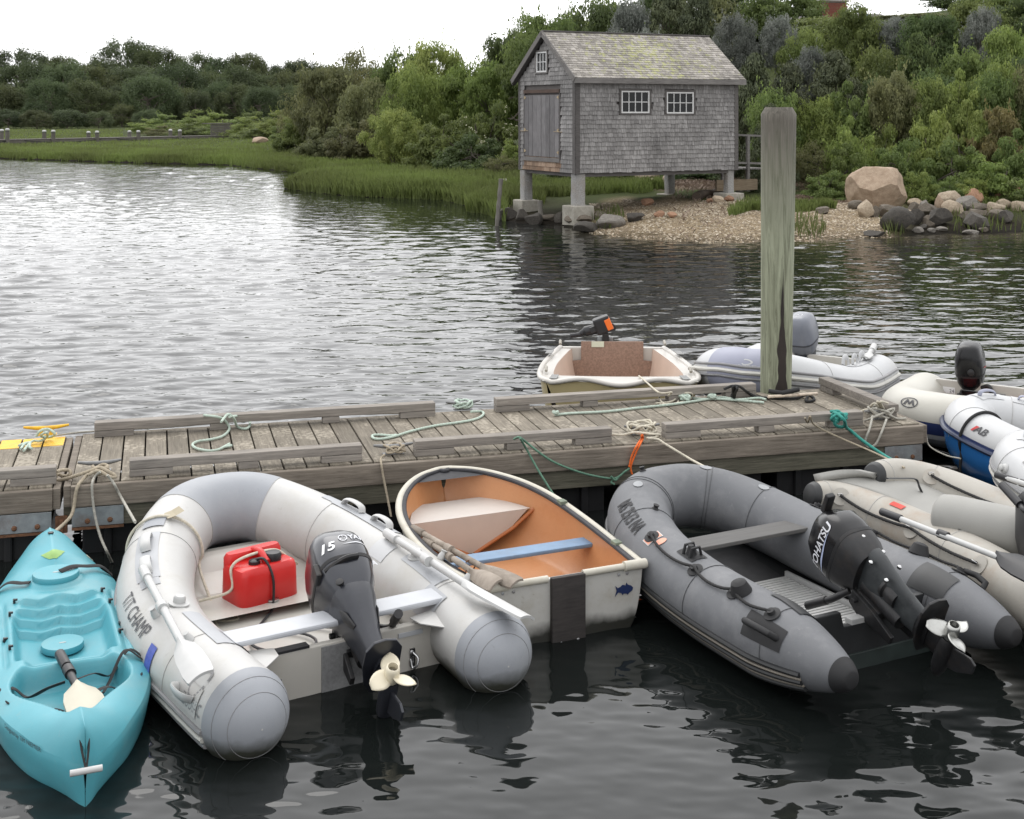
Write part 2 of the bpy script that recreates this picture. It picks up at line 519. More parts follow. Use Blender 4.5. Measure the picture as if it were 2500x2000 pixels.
calm = 0.55 + 0.45 * np.sin(Xw * 1.1 + 1.7) * np.sin(Yw * .9 + .6 * np.sin(Xw * .8))
Zw = Zw * gust * lee_ + Zl * (1 - lee_) * (0.5 + 0.8 * calm)
mb = MB()
mb.grid(np.stack([Xw, Yw, Zw], 2))
water = mb.build('water', water_mat(), smooth=True, angle=180, fix=False)
struct(water)
dW = shore_dist(Xw, Yw)
sh = smooth01((dW + 2.6) / 2.4) * smooth01((Xw - 0.5) / 2.0) * 0.85
at = water.data.attributes.new('shallow', 'FLOAT', 'POINT'); at.data.foreach_set('value', sh.ravel().astype(np.float32))

# ------------------------------------------------------------------ land
def ground_mat():
    m, nt, b = _node_mat('ground')
    N, L = nt.nodes, nt.links
    geo = N.new('ShaderNodeNewGeometry')
    def nz(scale, detail=6):
        n = N.new('ShaderNodeTexNoise'); n.inputs['Scale'].default_value = scale; n.inputs['Detail'].default_value = detail; n.inputs['Roughness'].default_value = 0.65
        L.new(geo.outputs['Position'], n.inputs['Vector']); return n.outputs[0]
    def ramp(src, stops):
        r = N.new('ShaderNodeValToRGB'); e = r.color_ramp.elements
        while len(e) < len(stops): e.new(0.5)
        for q, (pos, col) in zip(e, stops): q.position = pos; q.color = (*col, 1)
        L.new(src, r.inputs[0]); return r.outputs[0]
    turf = ramp(nz(1.2), [(0.3, (0.032, 0.042, 0.014)), (0.7, (0.066, 0.080, 0.028))])
    vor = N.new('ShaderNodeTexVoronoi'); vor.inputs['Scale'].default_value = 34.0
    L.new(geo.outputs['Position'], vor.inputs['Vector'])
    shing = ramp(vor.outputs['Color'], [(0.0, (0.10, 0.075, 0.048)), (0.45, (0.235, 0.178, 0.108)), (0.9, (0.40, 0.335, 0.24))])
    brown = ramp(nz(6.0), [(0.3, (0.075, 0.055, 0.036)), (0.7, (0.21, 0.165, 0.115))])
    a1 = N.new('ShaderNodeAttribute'); a1.attribute_name = 'shingle'
    a2 = N.new('ShaderNodeAttribute'); a2.attribute_name = 'litter'
    m1 = N.new('ShaderNodeMixRGB'); L.new(a1.outputs['Fac'], m1.inputs[0]); L.new(turf, m1.inputs[1]); L.new(shing, m1.inputs[2])
    m2 = N.new('ShaderNodeMixRGB'); L.new(a2.outputs['Fac'], m2.inputs[0]); L.new(m1.outputs[0], m2.inputs[1]); L.new(brown, m2.inputs[2])
    sz = N.new('ShaderNodeSeparateXYZ'); L.new(geo.outputs['Position'], sz.inputs[0])
    wet = N.new('ShaderNodeMapRange'); wet.inputs[1].default_value = 0.13; wet.inputs[2].default_value = 0.36; wet.inputs[3].default_value = 1.0; wet.inputs[4].default_value = 0.0
    L.new(sz.outputs['Z'], wet.inputs[0])
    inv = N.new('ShaderNodeMath'); inv.operation = 'SUBTRACT'; inv.inputs[0].default_value = 1.0; L.new(a1.outputs['Fac'], inv.inputs[1])
    wm = N.new('ShaderNodeMath'); wm.operation = 'MULTIPLY'; L.new(wet.outputs[0], wm.inputs[0]); L.new(inv.outputs[0], wm.inputs[1])
    m3 = N.new('ShaderNodeMixRGB'); m3.inputs[2].default_value = (0.028, 0.023, 0.016, 1)      # tidal mud
    L.new(wm.outputs[0], m3.inputs[0]); L.new(m2.outputs[0], m3.inputs[1])
    dk2 = N.new('ShaderNodeMapRange'); dk2.inputs[1].default_value = 0.02; dk2.inputs[2].default_value = 0.13; dk2.inputs[3].default_value = 0.42; dk2.inputs[4].default_value = 1.0
    L.new(sz.outputs['Z'], dk2.inputs[0])
    hv = N.new('ShaderNodeHueSaturation'); L.new(dk2.outputs[0], hv.inputs['Value']); L.new(m3.outputs[0], hv.inputs['Color'])   # gravel wetted by the tide
    L.new(hv.outputs[0], b.inputs['Base Color'])
    b.inputs['Roughness'].default_value = 0.9; b.inputs['Specular IOR Level'].default_value = 0.08
    bp = N.new('ShaderNodeBump'); bp.inputs['Strength'].default_value = 0.7; bp.inputs['Distance'].default_value = 0.04
    L.new(vor.outputs['Distance'], bp.inputs['Height']); L.new(bp.outputs[0], b.inputs['Normal'])
    return m
ysg = np.concatenate([np.linspace(23, 62, 170), np.linspace(62.6, 150, 110), np.linspace(153, 520, 50)])
Xg, Yg = fan_grid(ysg, lambda y: 8 + y * 0.62)
xr_land = xr
dG = shore_dist(Xg, Yg)
Zg = gz(Xg, Yg, dG)
mb = MB()
mb.grid(np.stack([Xg, Yg, Zg], 2))
ground = mb.build('ground', ground_mat(), smooth=True, angle=180)
struct(ground)
Ug = Xg / Yg * FOC + CX
Vg = HZ + (CAMH - Zg) / Yg * FOC
wob = 8 * np.sin(Ug * 0.045) + 5 * np.sin(Ug * 0.11 + 1)
shg = smooth01((Ug - 1390 - wob - (Vg < 505) * 60) / 60) * smooth01((Vg - 480 - wob * .5) / 14) * smooth01((2235 - Ug + wob) / 50)
lit_a = smooth01((Ug - 660) / 60) * smooth01((Vg - (368 + (Ug - 700) * 0.075) + wob * .3) / 8) * (1 - smooth01((Vg - (384 + (Ug - 700) * 0.093) - wob * .4) / 10)) * smooth01((1330 - Ug) / 60)
lit_b = smooth01((Ug - 1240) / 40) * (1 - smooth01((Vg - 458 + wob * .3) / 10)) * smooth01((11 - dG) / 3) * (Ug < 2100)
for nm, arr in (('shingle', shg), ('litter', np.clip(lit_a + lit_b, 0, 1))):
    at = ground.data.attributes.new(nm, 'FLOAT', 'POINT'); at.data.foreach_set('value', arr.ravel().astype(np.float32))
# ------------------------------------------------------------------ wood
def wood_mat(name, lo, hi, rough=0.85, rnd=0.12, grain=(1.5, 26, 26), bump=0.5, worn=None, worn_amt=0.0):
    if name in MATS: return MATS[name]
    m, nt, b = _node_mat(name)
    N, L = nt.nodes, nt.links
    tc = N.new('ShaderNodeTexCoord'); info = N.new('ShaderNodeObjectInfo')
    mul = N.new('ShaderNodeMath'); mul.operation = 'MULTIPLY'; mul.inputs[1].default_value = 53.0
    off = N.new('ShaderNodeVectorMath'); off.operation = 'ADD'
    L.new(info.outputs['Random'], mul.inputs[0]); L.new(tc.outputs['Object'], off.inputs[0]); L.new(mul.outputs[0], off.inputs[1])
    mp = N.new('ShaderNodeMapping'); mp.inputs['Scale'].default_value = grain; L.new(off.outputs[0], mp.inputs['Vector'])
    n1 = N.new('ShaderNodeTexNoise'); n1.inputs['Scale'].default_value = 2.6; n1.inputs['Detail'].default_value = 6; n1.inputs['Roughness'].default_value = 0.7; n1.inputs['Distortion'].default_value = 0.5
    L.new(mp.outputs[0], n1.inputs['Vector'])
    rp = N.new('ShaderNodeValToRGB')
    rp.color_ramp.elements[0].position = 0.28; rp.color_ramp.elements[0].color = (*lo, 1)
    rp.color_ramp.elements[1].position = 0.72; rp.color_ramp.elements[1].color = (*hi, 1)
    L.new(n1.outputs[0], rp.inputs[0]); cur = rp.outputs[0]
    n2 = N.new('ShaderNodeTexNoise'); n2.inputs['Scale'].default_value = 3.0; n2.inputs['Detail'].default_value = 6
    L.new(off.outputs[0], n2.inputs['Vector'])
    ov = N.new('ShaderNodeMixRGB'); ov.blend_type = 'OVERLAY'; ov.inputs[0].default_value = 0.35
    L.new(cur, ov.inputs[1]); L.new(n2.outputs[0], ov.inputs[2]); cur = ov.outputs[0]
    if worn is not None:
        v = N.new('ShaderNodeTexNoise'); v.inputs['Scale'].default_value = 34.0; v.inputs['Detail'].default_value = 3
        L.new(off.outputs[0], v.inputs['Vector'])
        ml = N.new('ShaderNodeMath'); ml.operation = 'MULTIPLY'; L.new(v.outputs[0], ml.inputs[0]); L.new(n2.outputs[0], ml.inputs[1])
        r2 = N.new('ShaderNodeValToRGB'); r2.color_ramp.elements[0].position = 0.28; r2.color_ramp.elements[1].position = 0.36
        r2.color_ramp.elements[0].color = (0, 0, 0, 1); r2.color_ramp.elements[1].color = (worn_amt,) * 3 + (1,)
        L.new(ml.outputs[0], r2.inputs[0])
        mx = N.new('ShaderNodeMixRGB'); mx.inputs[2].default_value = (*worn, 1); L.new(r2.outputs[0], mx.inputs[0]); L.new(cur, mx.inputs[1]); cur = mx.outputs[0]
    hs = N.new('ShaderNodeHueSaturation'); mr = N.new('ShaderNodeMapRange'); mr.inputs[3].default_value = 1 - rnd; mr.inputs[4].default_value = 1 + rnd
    L.new(info.outputs['Random'], mr.inputs[0]); L.new(mr.outputs[0], hs.inputs['Value']); L.new(cur, hs.inputs['Color'])
    L.new(hs.outputs[0], b.inputs['Base Color'])
    b.inputs['Roughness'].default_value = rough; b.inputs['Specular IOR Level'].default_value = 0.25
    bp = N.new('ShaderNodeBump'); bp.inputs['Strength'].default_value = bump; bp.inputs['Distance'].default_value = 0.006
    L.new(n1.outputs[0], bp.inputs['Height']); L.new(bp.outputs[0], b.inputs['Normal'])
    MATS[name] = m
    return m

W_PLANK = wood_mat('weathered_plank', (0.112, 0.097, 0.076), (0.250, 0.220, 0.175), worn=(0.39, 0.35, 0.285), worn_amt=0.6)
W_BEAM = wood_mat('weathered_beam', (0.098, 0.082, 0.067), (0.255, 0.220, 0.18))
W_BEAM_LOW = wood_mat('damp_beam', (0.060, 0.060, 0.043), (0.20, 0.185, 0.142))
W_RAIL = wood_mat('rail_wood', (0.13, 0.117, 0.105), (0.32, 0.29, 0.255))
STEEL = M('galvanised_steel', (0.33, 0.35, 0.36), 0.5, 0.2, 14, metal=0.6, dirt=(0.16, 0.07, 0.03), dirt_amt=0.7, dirt_scale=5)
RUST = M('rusty_steel', (0.15, 0.07, 0.035), 0.8, 0.4, 20, bump=0.4)
FLOAT_BLACK = M('black_float_plastic', (0.012, 0.012, 0.013), 0.5, 0.3, 5)
YELLOW = M('yellow_paint', (0.72, 0.42, 0.02), 0.6, 0.12, 14, dirt=(0.25, 0.2, 0.13), dirt_amt=0.5, dirt_scale=12)

DA = R(15.2)
DO = np.array((-2.66, 7.91)); DL, DW, DZ = 5.80, 1.24, 0.45
dux = np.array((math.cos(DA), math.sin(DA))); dvx = np.array((-math.sin(DA), math.cos(DA)))
def DP(a, b, z):
    q = DO + dux * a + dvx * b
    return Vector((q[0], q[1], z))
def a_of_u(u, b, z=0.0):
    k = (u - CX) / FOC
    x0, y0 = DO + dvx * b
    return (k * y0 - x0) / (dux[0] - k * dux[1])

def make_dock(name, label, a0, a1, n_pl, rails, dz=0.0, yellow=False, droop=0.0):
    root = thing(name, label, 'dock', DP(a0, 0, 0), DA)
    L = a1 - a0
    z = DZ + dz
    pitch = L / n_pl
    pm = MB().box((0, 0, 0), (DW - 0.006, pitch - 0.010, 0.036)).mesh('plank', bevel=0.004)
    pm.materials.append(W_PLANK)
    for i in range(n_pl):
        o = place(pm, 'plank', W_PLANK, root, (pitch * (i + .5), DW / 2 + random.uniform(-.004, .004), z - 0.018 + random.uniform(-.002, .002)), (0, random.uniform(-.003, .003), R(90) + random.uniform(-.002, .002)))
        if yellow:
            st = MB().box((0, 0, 0), (0.24, pitch - 0.012, 0.004)).mesh('paint_stripe', bevel=0.0)
            place(st, 'paint_stripe', YELLOW, o, (DW / 2 - 0.125, 0, 0.0185))
    for b in (-0.024, DW + 0.024):                                    # rim boards, upper and lower
        MB().box((L / 2, b, z - 0.072), (L, 0.045, 0.128)).build('rim_board', W_BEAM, root, bevel=0.006)
    for b in (0.006, DW - 0.006):
        MB().box((L / 2, b, z - 0.20), (L - 0.05, 0.06, 0.126)).build('lower_beam', W_BEAM_LOW, root, bevel=0.006)
    for a in (-0.022, L + 0.022):
        MB().box((a, DW / 2, z - 0.074), (0.044, DW + 0.04, 0.126)).build('end_board', W_BEAM, root, bevel=0.006)
        MB().box((a * 0.98, DW / 2, z - 0.20), (0.05, DW - 0.06, 0.12)).build('end_board', W_BEAM_LOW, root, bevel=0.006)
    nfl = max(1, int(L / 1.1))
    for i in range(nfl):
        a = L * (i + .5) / nfl
        fm = MB().box((a, DW / 2, z - 0.42), (L / nfl - 0.12, DW - 0.12, 0.31))
        for r_ in range(3):
            fm.box((a + (r_ - 1) * (L / nfl - 0.2) / 2.6, 0.05, z - 0.40), (0.05, 0.05, 0.25))
        fm.build('float_block', FLOAT_BLACK, root, bevel=0.012)
    for a in (0.155, L - 0.155):
        o = MB().box((a, -0.030, z - 0.20), (0.30, 0.012, 0.115)).build('corner_bracket', STEEL, root, bevel=0.003)
        for da in (-0.06, 0.07):
            MB().lathe([(0.016, 0), (0.016, 0.006), (0.009, 0.012)], (a + da, -0.036, z - 0.225), 10, (0, -1, 0)).build('bolt', RUST, o, smooth=True)
        MB().box((a, -0.026, z - 0.268), (0.30, 0.02, 0.016)).build('rust_strip', RUST, root)
    for (ra, rb, b, mids) in rails:
        la, lb = ra - a0, rb - a0
        MB().box(((la + lb) / 2, b, z + 0.074), (lb - la, 0.088, 0.056)).build('edge_rail', W_RAIL, root, bevel=0.006)
        for c in [la + 0.13, lb - 0.13] + [la + (lb - la) * m_ for m_ in mids]:
            MB().box((c, b, z + 0.0225), (0.26 if c in (la + 0.13, lb - 0.13) else 0.12, 0.085, 0.044)).build('rail_block', W_RAIL, root, bevel=0.005)
    return root

rails = []
zb = DZ + 0.06
for u0, u1 in ((316, 883), (1012, 1491), (1622, 2103)):
    rails.append((a_of_u(u0, 0.07), a_of_u(u1, 0.07), 0.085, (0.5,)))
for u0, u1 in ((231, 1060), (1208, 1840)):
    rails.append((a_of_u(u0, DW - 0.08), a_of_u(u1, DW - 0.08), DW - 0.085, (0.35, 0.68)))
dock = make_dock('floating_dock', 'long weathered grey plank floating dock crossing the picture behind the boats', 0.0, DL, 41, rails)
er = MB().box((DL - 0.11, DW * 0.56, DZ + 0.074), (0.09, DW * 0.84, 0.056)).build('edge_rail', W_RAIL, dock, bevel=0.006)
for q in (DW * 0.56 - 0.4, DW * 0.56 + 0.4):
    MB().box((DL - 0.11, q, DZ + 0.0225), (0.085, 0.2, 0.044)).build('rail_block', W_RAIL, dock, bevel=0.005)
dock2 = make_dock('floating_dock', 'short end of a second plank dock with a yellow painted edge', -3.2, -0.105, 22,
                  [(-3.1, a_of_u(137, 0.07), 0.085, (0.4,))], dz=-0.01, yellow=True)
h = MB().box((-0.055, -0.01, DZ - 0.24), (0.07, 0.03, 0.10)).box((-0.055, -0.03, DZ - 0.29), (0.022, 0.022, 0.16)).build('hinge', RUST, dock, bevel=0.003)

# ------------------------------------------------------------------ mooring pile
def pile_mat():
    m, nt, b = _node_mat('treated_pile')
    N, L = nt.nodes, nt.links
    tc = N.new('ShaderNodeTexCoord')
    sep = N.new('ShaderNodeSeparateXYZ'); L.new(tc.outputs['Object'], sep.inputs[0])
    mp = N.new('ShaderNodeMapping'); mp.inputs['Scale'].default_value = (18, 18, 1.2); L.new(tc.outputs['Object'], mp.inputs['Vector'])
    n1 = N.new('ShaderNodeTexNoise'); n1.inputs['Scale'].default_value = 1.6; n1.inputs['Detail'].default_value = 7; n1.inputs['Roughness'].default_value = 0.7; n1.inputs['Distortion'].default_value = 1.2
    L.new(mp.outputs[0], n1.inputs['Vector'])
    r1 = N.new('ShaderNodeValToRGB'); e = r1.color_ramp.elements
    e[0].position = 0.3; e[0].color = (0.10, 0.105, 0.066, 1); e[1].position = 0.66; e[1].color = (0.33, 0.35, 0.25, 1)
    L.new(n1.outputs[0], r1.inputs[0])
    r2 = N.new('ShaderNodeValToRGB'); e = r2.color_ramp.elements
    e[0].position = 0.3; e[0].color = (0.045, 0.040, 0.032, 1); e[1].position = 0.70; e[1].color = (0.185, 0.168, 0.14, 1)
    L.new(n1.outputs[0], r2.inputs[0])
    ad = N.new('ShaderNodeMath'); ad.operation = 'MULTIPLY_ADD'; ad.inputs[1].default_value = 1.3; L.new(n1.outputs[0], ad.inputs[0]); L.new(sep.outputs['Z'], ad.inputs[2])
    mr = N.new('ShaderNodeMapRange'); mr.inputs[1].default_value = 2.35; mr.inputs[2].default_value = 3.25; L.new(ad.outputs[0], mr.inputs[0])
    mx = N.new('ShaderNodeMixRGB'); L.new(mr.outputs[0], mx.inputs[0]); L.new(r1.outputs[0], mx.inputs[1]); L.new(r2.outputs[0], mx.inputs[2])
    L.new(mx.outputs[0], b.inputs['Base Color'])
    b.inputs['Roughness'].default_value = 0.85
    bp = N.new('ShaderNodeBump'); bp.inputs['Strength'].default_value = 0.6; bp.inputs['Distance'].default_value = 0.01
    L.new(n1.outputs[0], bp.inputs['Height']); L.new(bp.outputs[0], b.inputs['Normal'])
    return m
pb = P(1893, 972, 0.40)
pile = thing('mooring_pile', 'tall round greenish timber mooring pile with chamfered top behind the dock', 'pile', (pb.x, pb.y, 0))
s_p = FOC / pb.y
ht = CAMH - (262 - HZ) / s_p
nrow = 60; npt = 40
rows = []
lean = (1901 - 1893) / s_p
for i in range(nrow):
    t = i / (nrow - 1); z = -0.5 + (ht + 0.5) * t
    r = (0.118 + 0.022 * max(0, z / ht))
    if z > ht - 0.055: r -= 0.75 * (z - (ht - 0.055)) * 0.8
    th = np.linspace(0, 2 * PI, npt, endpoint=False)
    rr = r * (1 + 0.012 * np.sin(3 * th + z * 1.1) + 0.008 * np.sin(7 * th - z * 2.3) + 0.006 * np.sin(13 * th + z))
    crack = (np.abs(((th - 4.95 + 0.05 * math.sin(z * 5) + PI) % (2 * PI)) - PI) < 0.09) & (z < 1.55)
    rr = np.where(crack, rr * 0.93, rr)
    rows.append(np.stack([np.cos(th) * rr + lean * max(0, z) / ht, np.sin(th) * rr, np.full(npt, z)], 1))
mb = MB(); mb.grid(rows, close_v=True)
mb.f.append(tuple((nrow - 1) * npt + j for j in range(npt)))
mb.build('pile_shaft', pile_mat(), pile, smooth=True, angle=50)
mb = MB()                                                             # dark weather check running up the shaft
zz = np.linspace(0.2, 1.45, 60)
strip = []
for z in zz:
    r = (0.118 + 0.022 * max(0, z / ht)) * 1.022
    wdt = 0.46 * (1 - 0.35 * (z / 1.3)) * (1 + 0.22 * math.sin(z * 17) + .1 * math.sin(z * 41)) * min(1, ((1.48 - z) / 0.8) ** 1.3)
    a0 = 4.93 + 0.05 * math.sin(z * 4)
    th = np.linspace(a0 - wdt, a0 + wdt * .7, 7)
    strip.append(np.stack([np.cos(th) * r + lean * z / ht, np.sin(th) * r, np.full(7, z)], 1))
mb.grid(strip)
mb.build('dark_split', M('wet_tar_black', (0.022, 0.016, 0.013), 0.8, 0.5, 9, stretch=(1, 1, .15)), pile, smooth=True)

# ------------------------------------------------------------------ ropes
ROPE = {'hemp': M('rope_hemp', (0.34, 0.29, 0.215), 0.9, 0.25, 60), 'grey': M('rope_grey', (0.36, 0.345, 0.30), 0.9, 0.25, 60),
        'mint': M('rope_mint', (0.42, 0.50, 0.43), 0.9, 0.2, 60), 'cream': M('rope_cream', (0.52, 0.48, 0.39), 0.9, 0.2, 60),
        'teal': M('rope_teal', (0.035, 0.24, 0.20), 0.85, 0.2, 60), 'green': M('rope_green', (0.10, 0.20, 0.14), 0.85, 0.25, 60),
        'orange': M('rope_orange', (0.72, 0.14, 0.02), 0.8, 0.2, 60), 'black': M('rope_black', (0.014, 0.014, 0.014), 0.8, 0.3, 60)}
def rope_geo(mb, pts, r, n=9, step=None, dens=8):
    path = resample(catmull(pts, dens), step or r * 1.3)
    mb.tube(path, r, n=n, lobes=3, pitch=r * 8.5, lob=0.13)
    return mb
def rope(label, kind, strands, r=0.010, name='rope', parts=None):
    root = None
    mb = MB(); r *= 0.8
    for st in strands:
        rope_geo(mb, st, r)
    o = mb.build(name, ROPE[kind], None, smooth=True, angle=80, fix=False)
    tag(o, label, 'rope', 'mooring ropes')
    return o
ZT = DZ + 0.012
def FP(u, v, b=-0.07):
    """point in the vertical plane just in front of the dock face"""
    q = DP(a_of_u(u, b), b, 0)
    return Vector((q.x, q.y, CAMH - (v - HZ) * q.y / FOC))
def dk(u, v, dz=0.0):
    return P(u, v, ZT + dz)
def knot(c, r, rr, turns=4, seed=0, flat=0.6):
    g = random.Random(seed)
    c = np.array(c); pts = []
    n = turns * 7
    ph = g.uniform(0, 6)
    for i in range(n):
        t = i / n * turns * 2 * PI + ph
        tilt = g.uniform(-.35, .35)
        pts.append(c + np.array((math.cos(t) * r * g.uniform(.55, 1.1), math.sin(t) * r * g.uniform(.5, 1.0), rr * 1.2 + (math.sin(t * 1.7 + ph) * 0.5 + 0.5) * r * flat)))
    return pts
CLEAT = M('galvanised_cleat', (0.20, 0.20, 0.20), 0.55, 0.25, 20, metal=0.5)
def cleat(c, rz, label, mat=None, L=0.26):
    root = thing('dock_cleat', label, 'cleat', c, rz, 'mooring cleats')
    mb = MB(); mb.tube([(-L / 2, 0, 0.062), (-L / 4, 0, 0.052), (0, 0, 0.048), (L / 4, 0, 0.052), (L / 2, 0, 0.062)], [0.008, 0.013, 0.015, 0.013, 0.008], n=10)
    mb.build('horn', mat or CLEAT, root, smooth=True)
    mb = MB().lathe([(0.02, 0), (0.014, 0.02), (0.014, 0.045)], (-0.035, 0, 0), 10).lathe([(0.02, 0), (0.014, 0.02), (0.014, 0.045)], (0.035, 0, 0), 10)
    mb.build('foot', mat or CLEAT, root, smooth=True)
    MB().box((0, 0, 0.003), (0.14, 0.05, 0.006)).build('base_plate', mat or CLEAT, root, bevel=0.002)
    return root
cleat(P(113, 1062, DZ - 0.01), DA, 'yellow painted cleat on the yellow dock edge', YELLOW, 0.30)
cleat(P(243, 1150, DZ), DA, 'cleat under heavy knotted ropes at the near left dock corner')
cleat(P(1130, 1000, DZ), DA, 'cleat in the gap between the far rails')
cleat(P(960, 1108, DZ), DA, 'cleat between the first and second near rails')
cleat(P(1567, 1060, DZ), DA, 'cleat between the second and third near rails')
cleat(P(2150, 1022, DZ), DA, 'cleat at the near right dock corner')

rope('frayed mint rope tied on the yellow cleat', 'mint', [[dk(88, 1066, .03), dk(98, 1052, .07), dk(118, 1048, .07), dk(134, 1060, .04), dk(120, 1068, .0), dk(100, 1064, .03), dk(113, 1056, .07), dk(116, 1064, .03), dk(108, 1072), dk(96, 1077), dk(84, 1076), dk(74, 1080), dk(60, 1085), dk(50, 1096)],
     [dk(74, 1080), dk(62, 1082), dk(46, 1088)], [dk(74, 1080), dk(66, 1090), dk(58, 1100)], [dk(74, 1080), dk(72, 1092), dk(78, 1095)]], 0.011)
rope('thin grey rope lying along the long far rail', 'grey', [[dk(134, 1064), dk(180, 1057), dk(229, 1053), dk(320, 1048), dk(420, 1042), dk(560, 1030), dk(700, 1021), dk(860, 1012), dk(975, 1009)]], 0.008)
rope('mint rope looped over the far left rail with frayed end', 'mint', [[dk(498, 1014, .10), dk(530, 1018, .11), dk(548, 1026, .06), dk(560, 1046), dk(545, 1064), dk(515, 1073), dk(482, 1078), dk(470, 1086), dk(480, 1095), dk(510, 1101), dk(532, 1098), dk(545, 1092), dk(560, 1084)],
     [dk(540, 1030, .12), dk(556, 1012, .13), dk(570, 1020, .1), dk(580, 1042), dk(600, 1047), dk(610, 1038), dk(606, 1024), dk(585, 1016, .06), dk(560, 1018, .12)], [dk(545, 1092), dk(556, 1090), dk(566, 1088)]], 0.011)
rope('mint rope from the far cleat ending in a spliced eye', 'mint', [knot(dk(1130, 996), .07, .01, 4, 3), [dk(1150, 1005, .03), dk(1175, 1005), dk(1180, 1012), dk(1165, 1022), dk(1130, 1030), dk(1060, 1040), dk(1000, 1054), dk(965, 1065), dk(930, 1072), dk(912, 1070), dk(910, 1063), dk(930, 1062), dk(955, 1064), dk(968, 1062)]], 0.011)
rope('long pale green braided rope lying across the planks', 'mint', [[dk(1355, 1013), dk(1365, 1012), dk(1400, 1009), dk(1480, 1005), dk(1560, 996), dk(1620, 990), dk(1660, 985), dk(1700, 979), dk(1740, 974), dk(1790, 977), dk(1830, 980), dk(1865, 983)], [dk(1680, 970), dk(1720, 975), dk(1760, 970), dk(1800, 976), dk(1850, 972), dk(1870, 976)],
     knot(dk(1672, 978), .045, .01, 3, 5), knot(dk(1357, 1013), .02, .01, 2, 6), knot(dk(1738, 974), .03, .01, 2, 9)], 0.012)
rope('hemp painter coil by the far rail below the yellow dinghy', 'cream', [[dk(1600, 985), dk(1640, 980), dk(1655, 965, .02), dk(1630, 957, .04), dk(1610, 967, .02), dk(1620, 985), dk(1650, 986), dk(1660, 972), dk(1672, 960, .05), dk(1690, 962, .04), dk(1684, 974), dk(1655, 984), dk(1610, 988)],
     [P(1560, 918, .45), P(1580, 935, .50), P(1606, 957, .62), dk(1625, 960, .10), dk(1640, 958, .12), dk(1632, 966, .05)]], 0.0085)
rope('black dock line wrapped round the far rail beside the pile', 'black', [[dk(1768, 950, .12), dk(1790, 942, .14), dk(1800, 950, .13), dk(1786, 968, .02), dk(1798, 944, .14), dk(1792, 972, .01), dk(1790, 945, .14), dk(1806, 944, .13), dk(1825, 958, .03), dk(1845, 968), dk(1880, 972), dk(1940, 973), dk(1960, 966), dk(1975, 964), dk(1988, 976), dk(1968, 980), dk(1972, 968)]], 0.013)
rope('heavy hemp rope belayed across both docks at their joint', 'hemp', [[dk(137, 1152, .04), dk(150, 1148, .03), dk(168, 1148, .02), dk(172, 1158, .0), dk(155, 1163, -.02), dk(140, 1158, 0), dk(137, 1172, -.03), dk(165, 1168, -.01), dk(195, 1158, .03), dk(225, 1148, .05), dk(243, 1142, .06), dk(262, 1150, .05), dk(283, 1163, .02), dk(270, 1165, .02), dk(240, 1150, .05), dk(214, 1160, .03)],
     [dk(214, 1158, .03), dk(203, 1170, .01), FP(190, 1187, -.06), FP(184, 1210, -.07), FP(180, 1240, -.08), FP(172, 1262, -.12), FP(152, 1283, -.2), P(135, 1298, .30)], knot(dk(246, 1158), .06, .01, 3, 12)], 0.013)
rope('thinner grey lines hanging from the near left cleat', 'grey', [[dk(245, 1152, .05), dk(232, 1163, .02), FP(225, 1182), FP(226, 1215), FP(232, 1260, -.09), FP(245, 1310, -.15), FP(260, 1345, -.25), P(273, 1372, .01)],
     [dk(262, 1160, .04), dk(270, 1170, .01), FP(280, 1184), FP(300, 1222, -.12), P(330, 1275, .45)]], 0.010)
rope('dark line hanging slack from the near cleat to the water', 'hemp', [knot(dk(965, 1106), .07, .01, 4, 15), [dk(940, 1110, .03), dk(930, 1119, .01), FP(931, 1135, -.06), FP(936, 1165), FP(945, 1210, -.1), FP(955, 1262, -.16)]], 0.009)
rope('green line drooping along the dock face to the grey inflatable', 'green', [[dk(1255, 1072, .08), dk(1268, 1068, .12), dk(1285, 1080, .06), FP(1315, 1104), FP(1350, 1127), FP(1400, 1148), FP(1450, 1162), FP(1500, 1168), FP(1525, 1152), FP(1537, 1144)], [dk(1270, 1070, .12), FP(1284, 1094), FP(1296, 1116), FP(1315, 1150, -.12), FP(1345, 1198, -.22), FP(1368, 1232, -.3)], [FP(1500, 1166), FP(1492, 1178), FP(1500, 1182, -.1)], [FP(1492, 1163, -.08), FP(1502, 1173, -.08), FP(1512, 1163, -.08)]], 0.009)
rope('orange cord hanging from the near cleat', 'orange', [[dk(1568, 1062, .05), dk(1570, 1070, .01), FP(1563, 1084), FP(1550, 1112), FP(1540, 1140), FP(1543, 1158)], [dk(1566, 1064, .05), dk(1566, 1071, .0), FP(1556, 1086), FP(1543, 1112), FP(1536, 1140)]], 0.008)
rope('hemp rope knotted on the cleat between the near rails', 'cream', [knot(dk(1567, 1058), .10, .01, 5, 21), [dk(1490, 1060, .05), dk(1520, 1062, .02), dk(1550, 1056, .04), dk(1590, 1060, .04), dk(1612, 1062, .02), dk(1600, 1068), dk(1580, 1070, .02), dk(1606, 1073, .01), FP(1622, 1083), FP(1650, 1100, -.15), FP(1690, 1124, -.3), P(1735, 1148, .53)]], 0.010)
rope('thin tan line running from the right rail to the beige inflatable', 'hemp', [[dk(1965, 1020, .13), dk(1972, 1032, .05), dk(1978, 1016, .13), dk(1985, 1034, .06), FP(2010, 1050, -.06), FP(2060, 1073, -.15), FP(2140, 1108, -.4), P(2208, 1142, .46)]], 0.008)
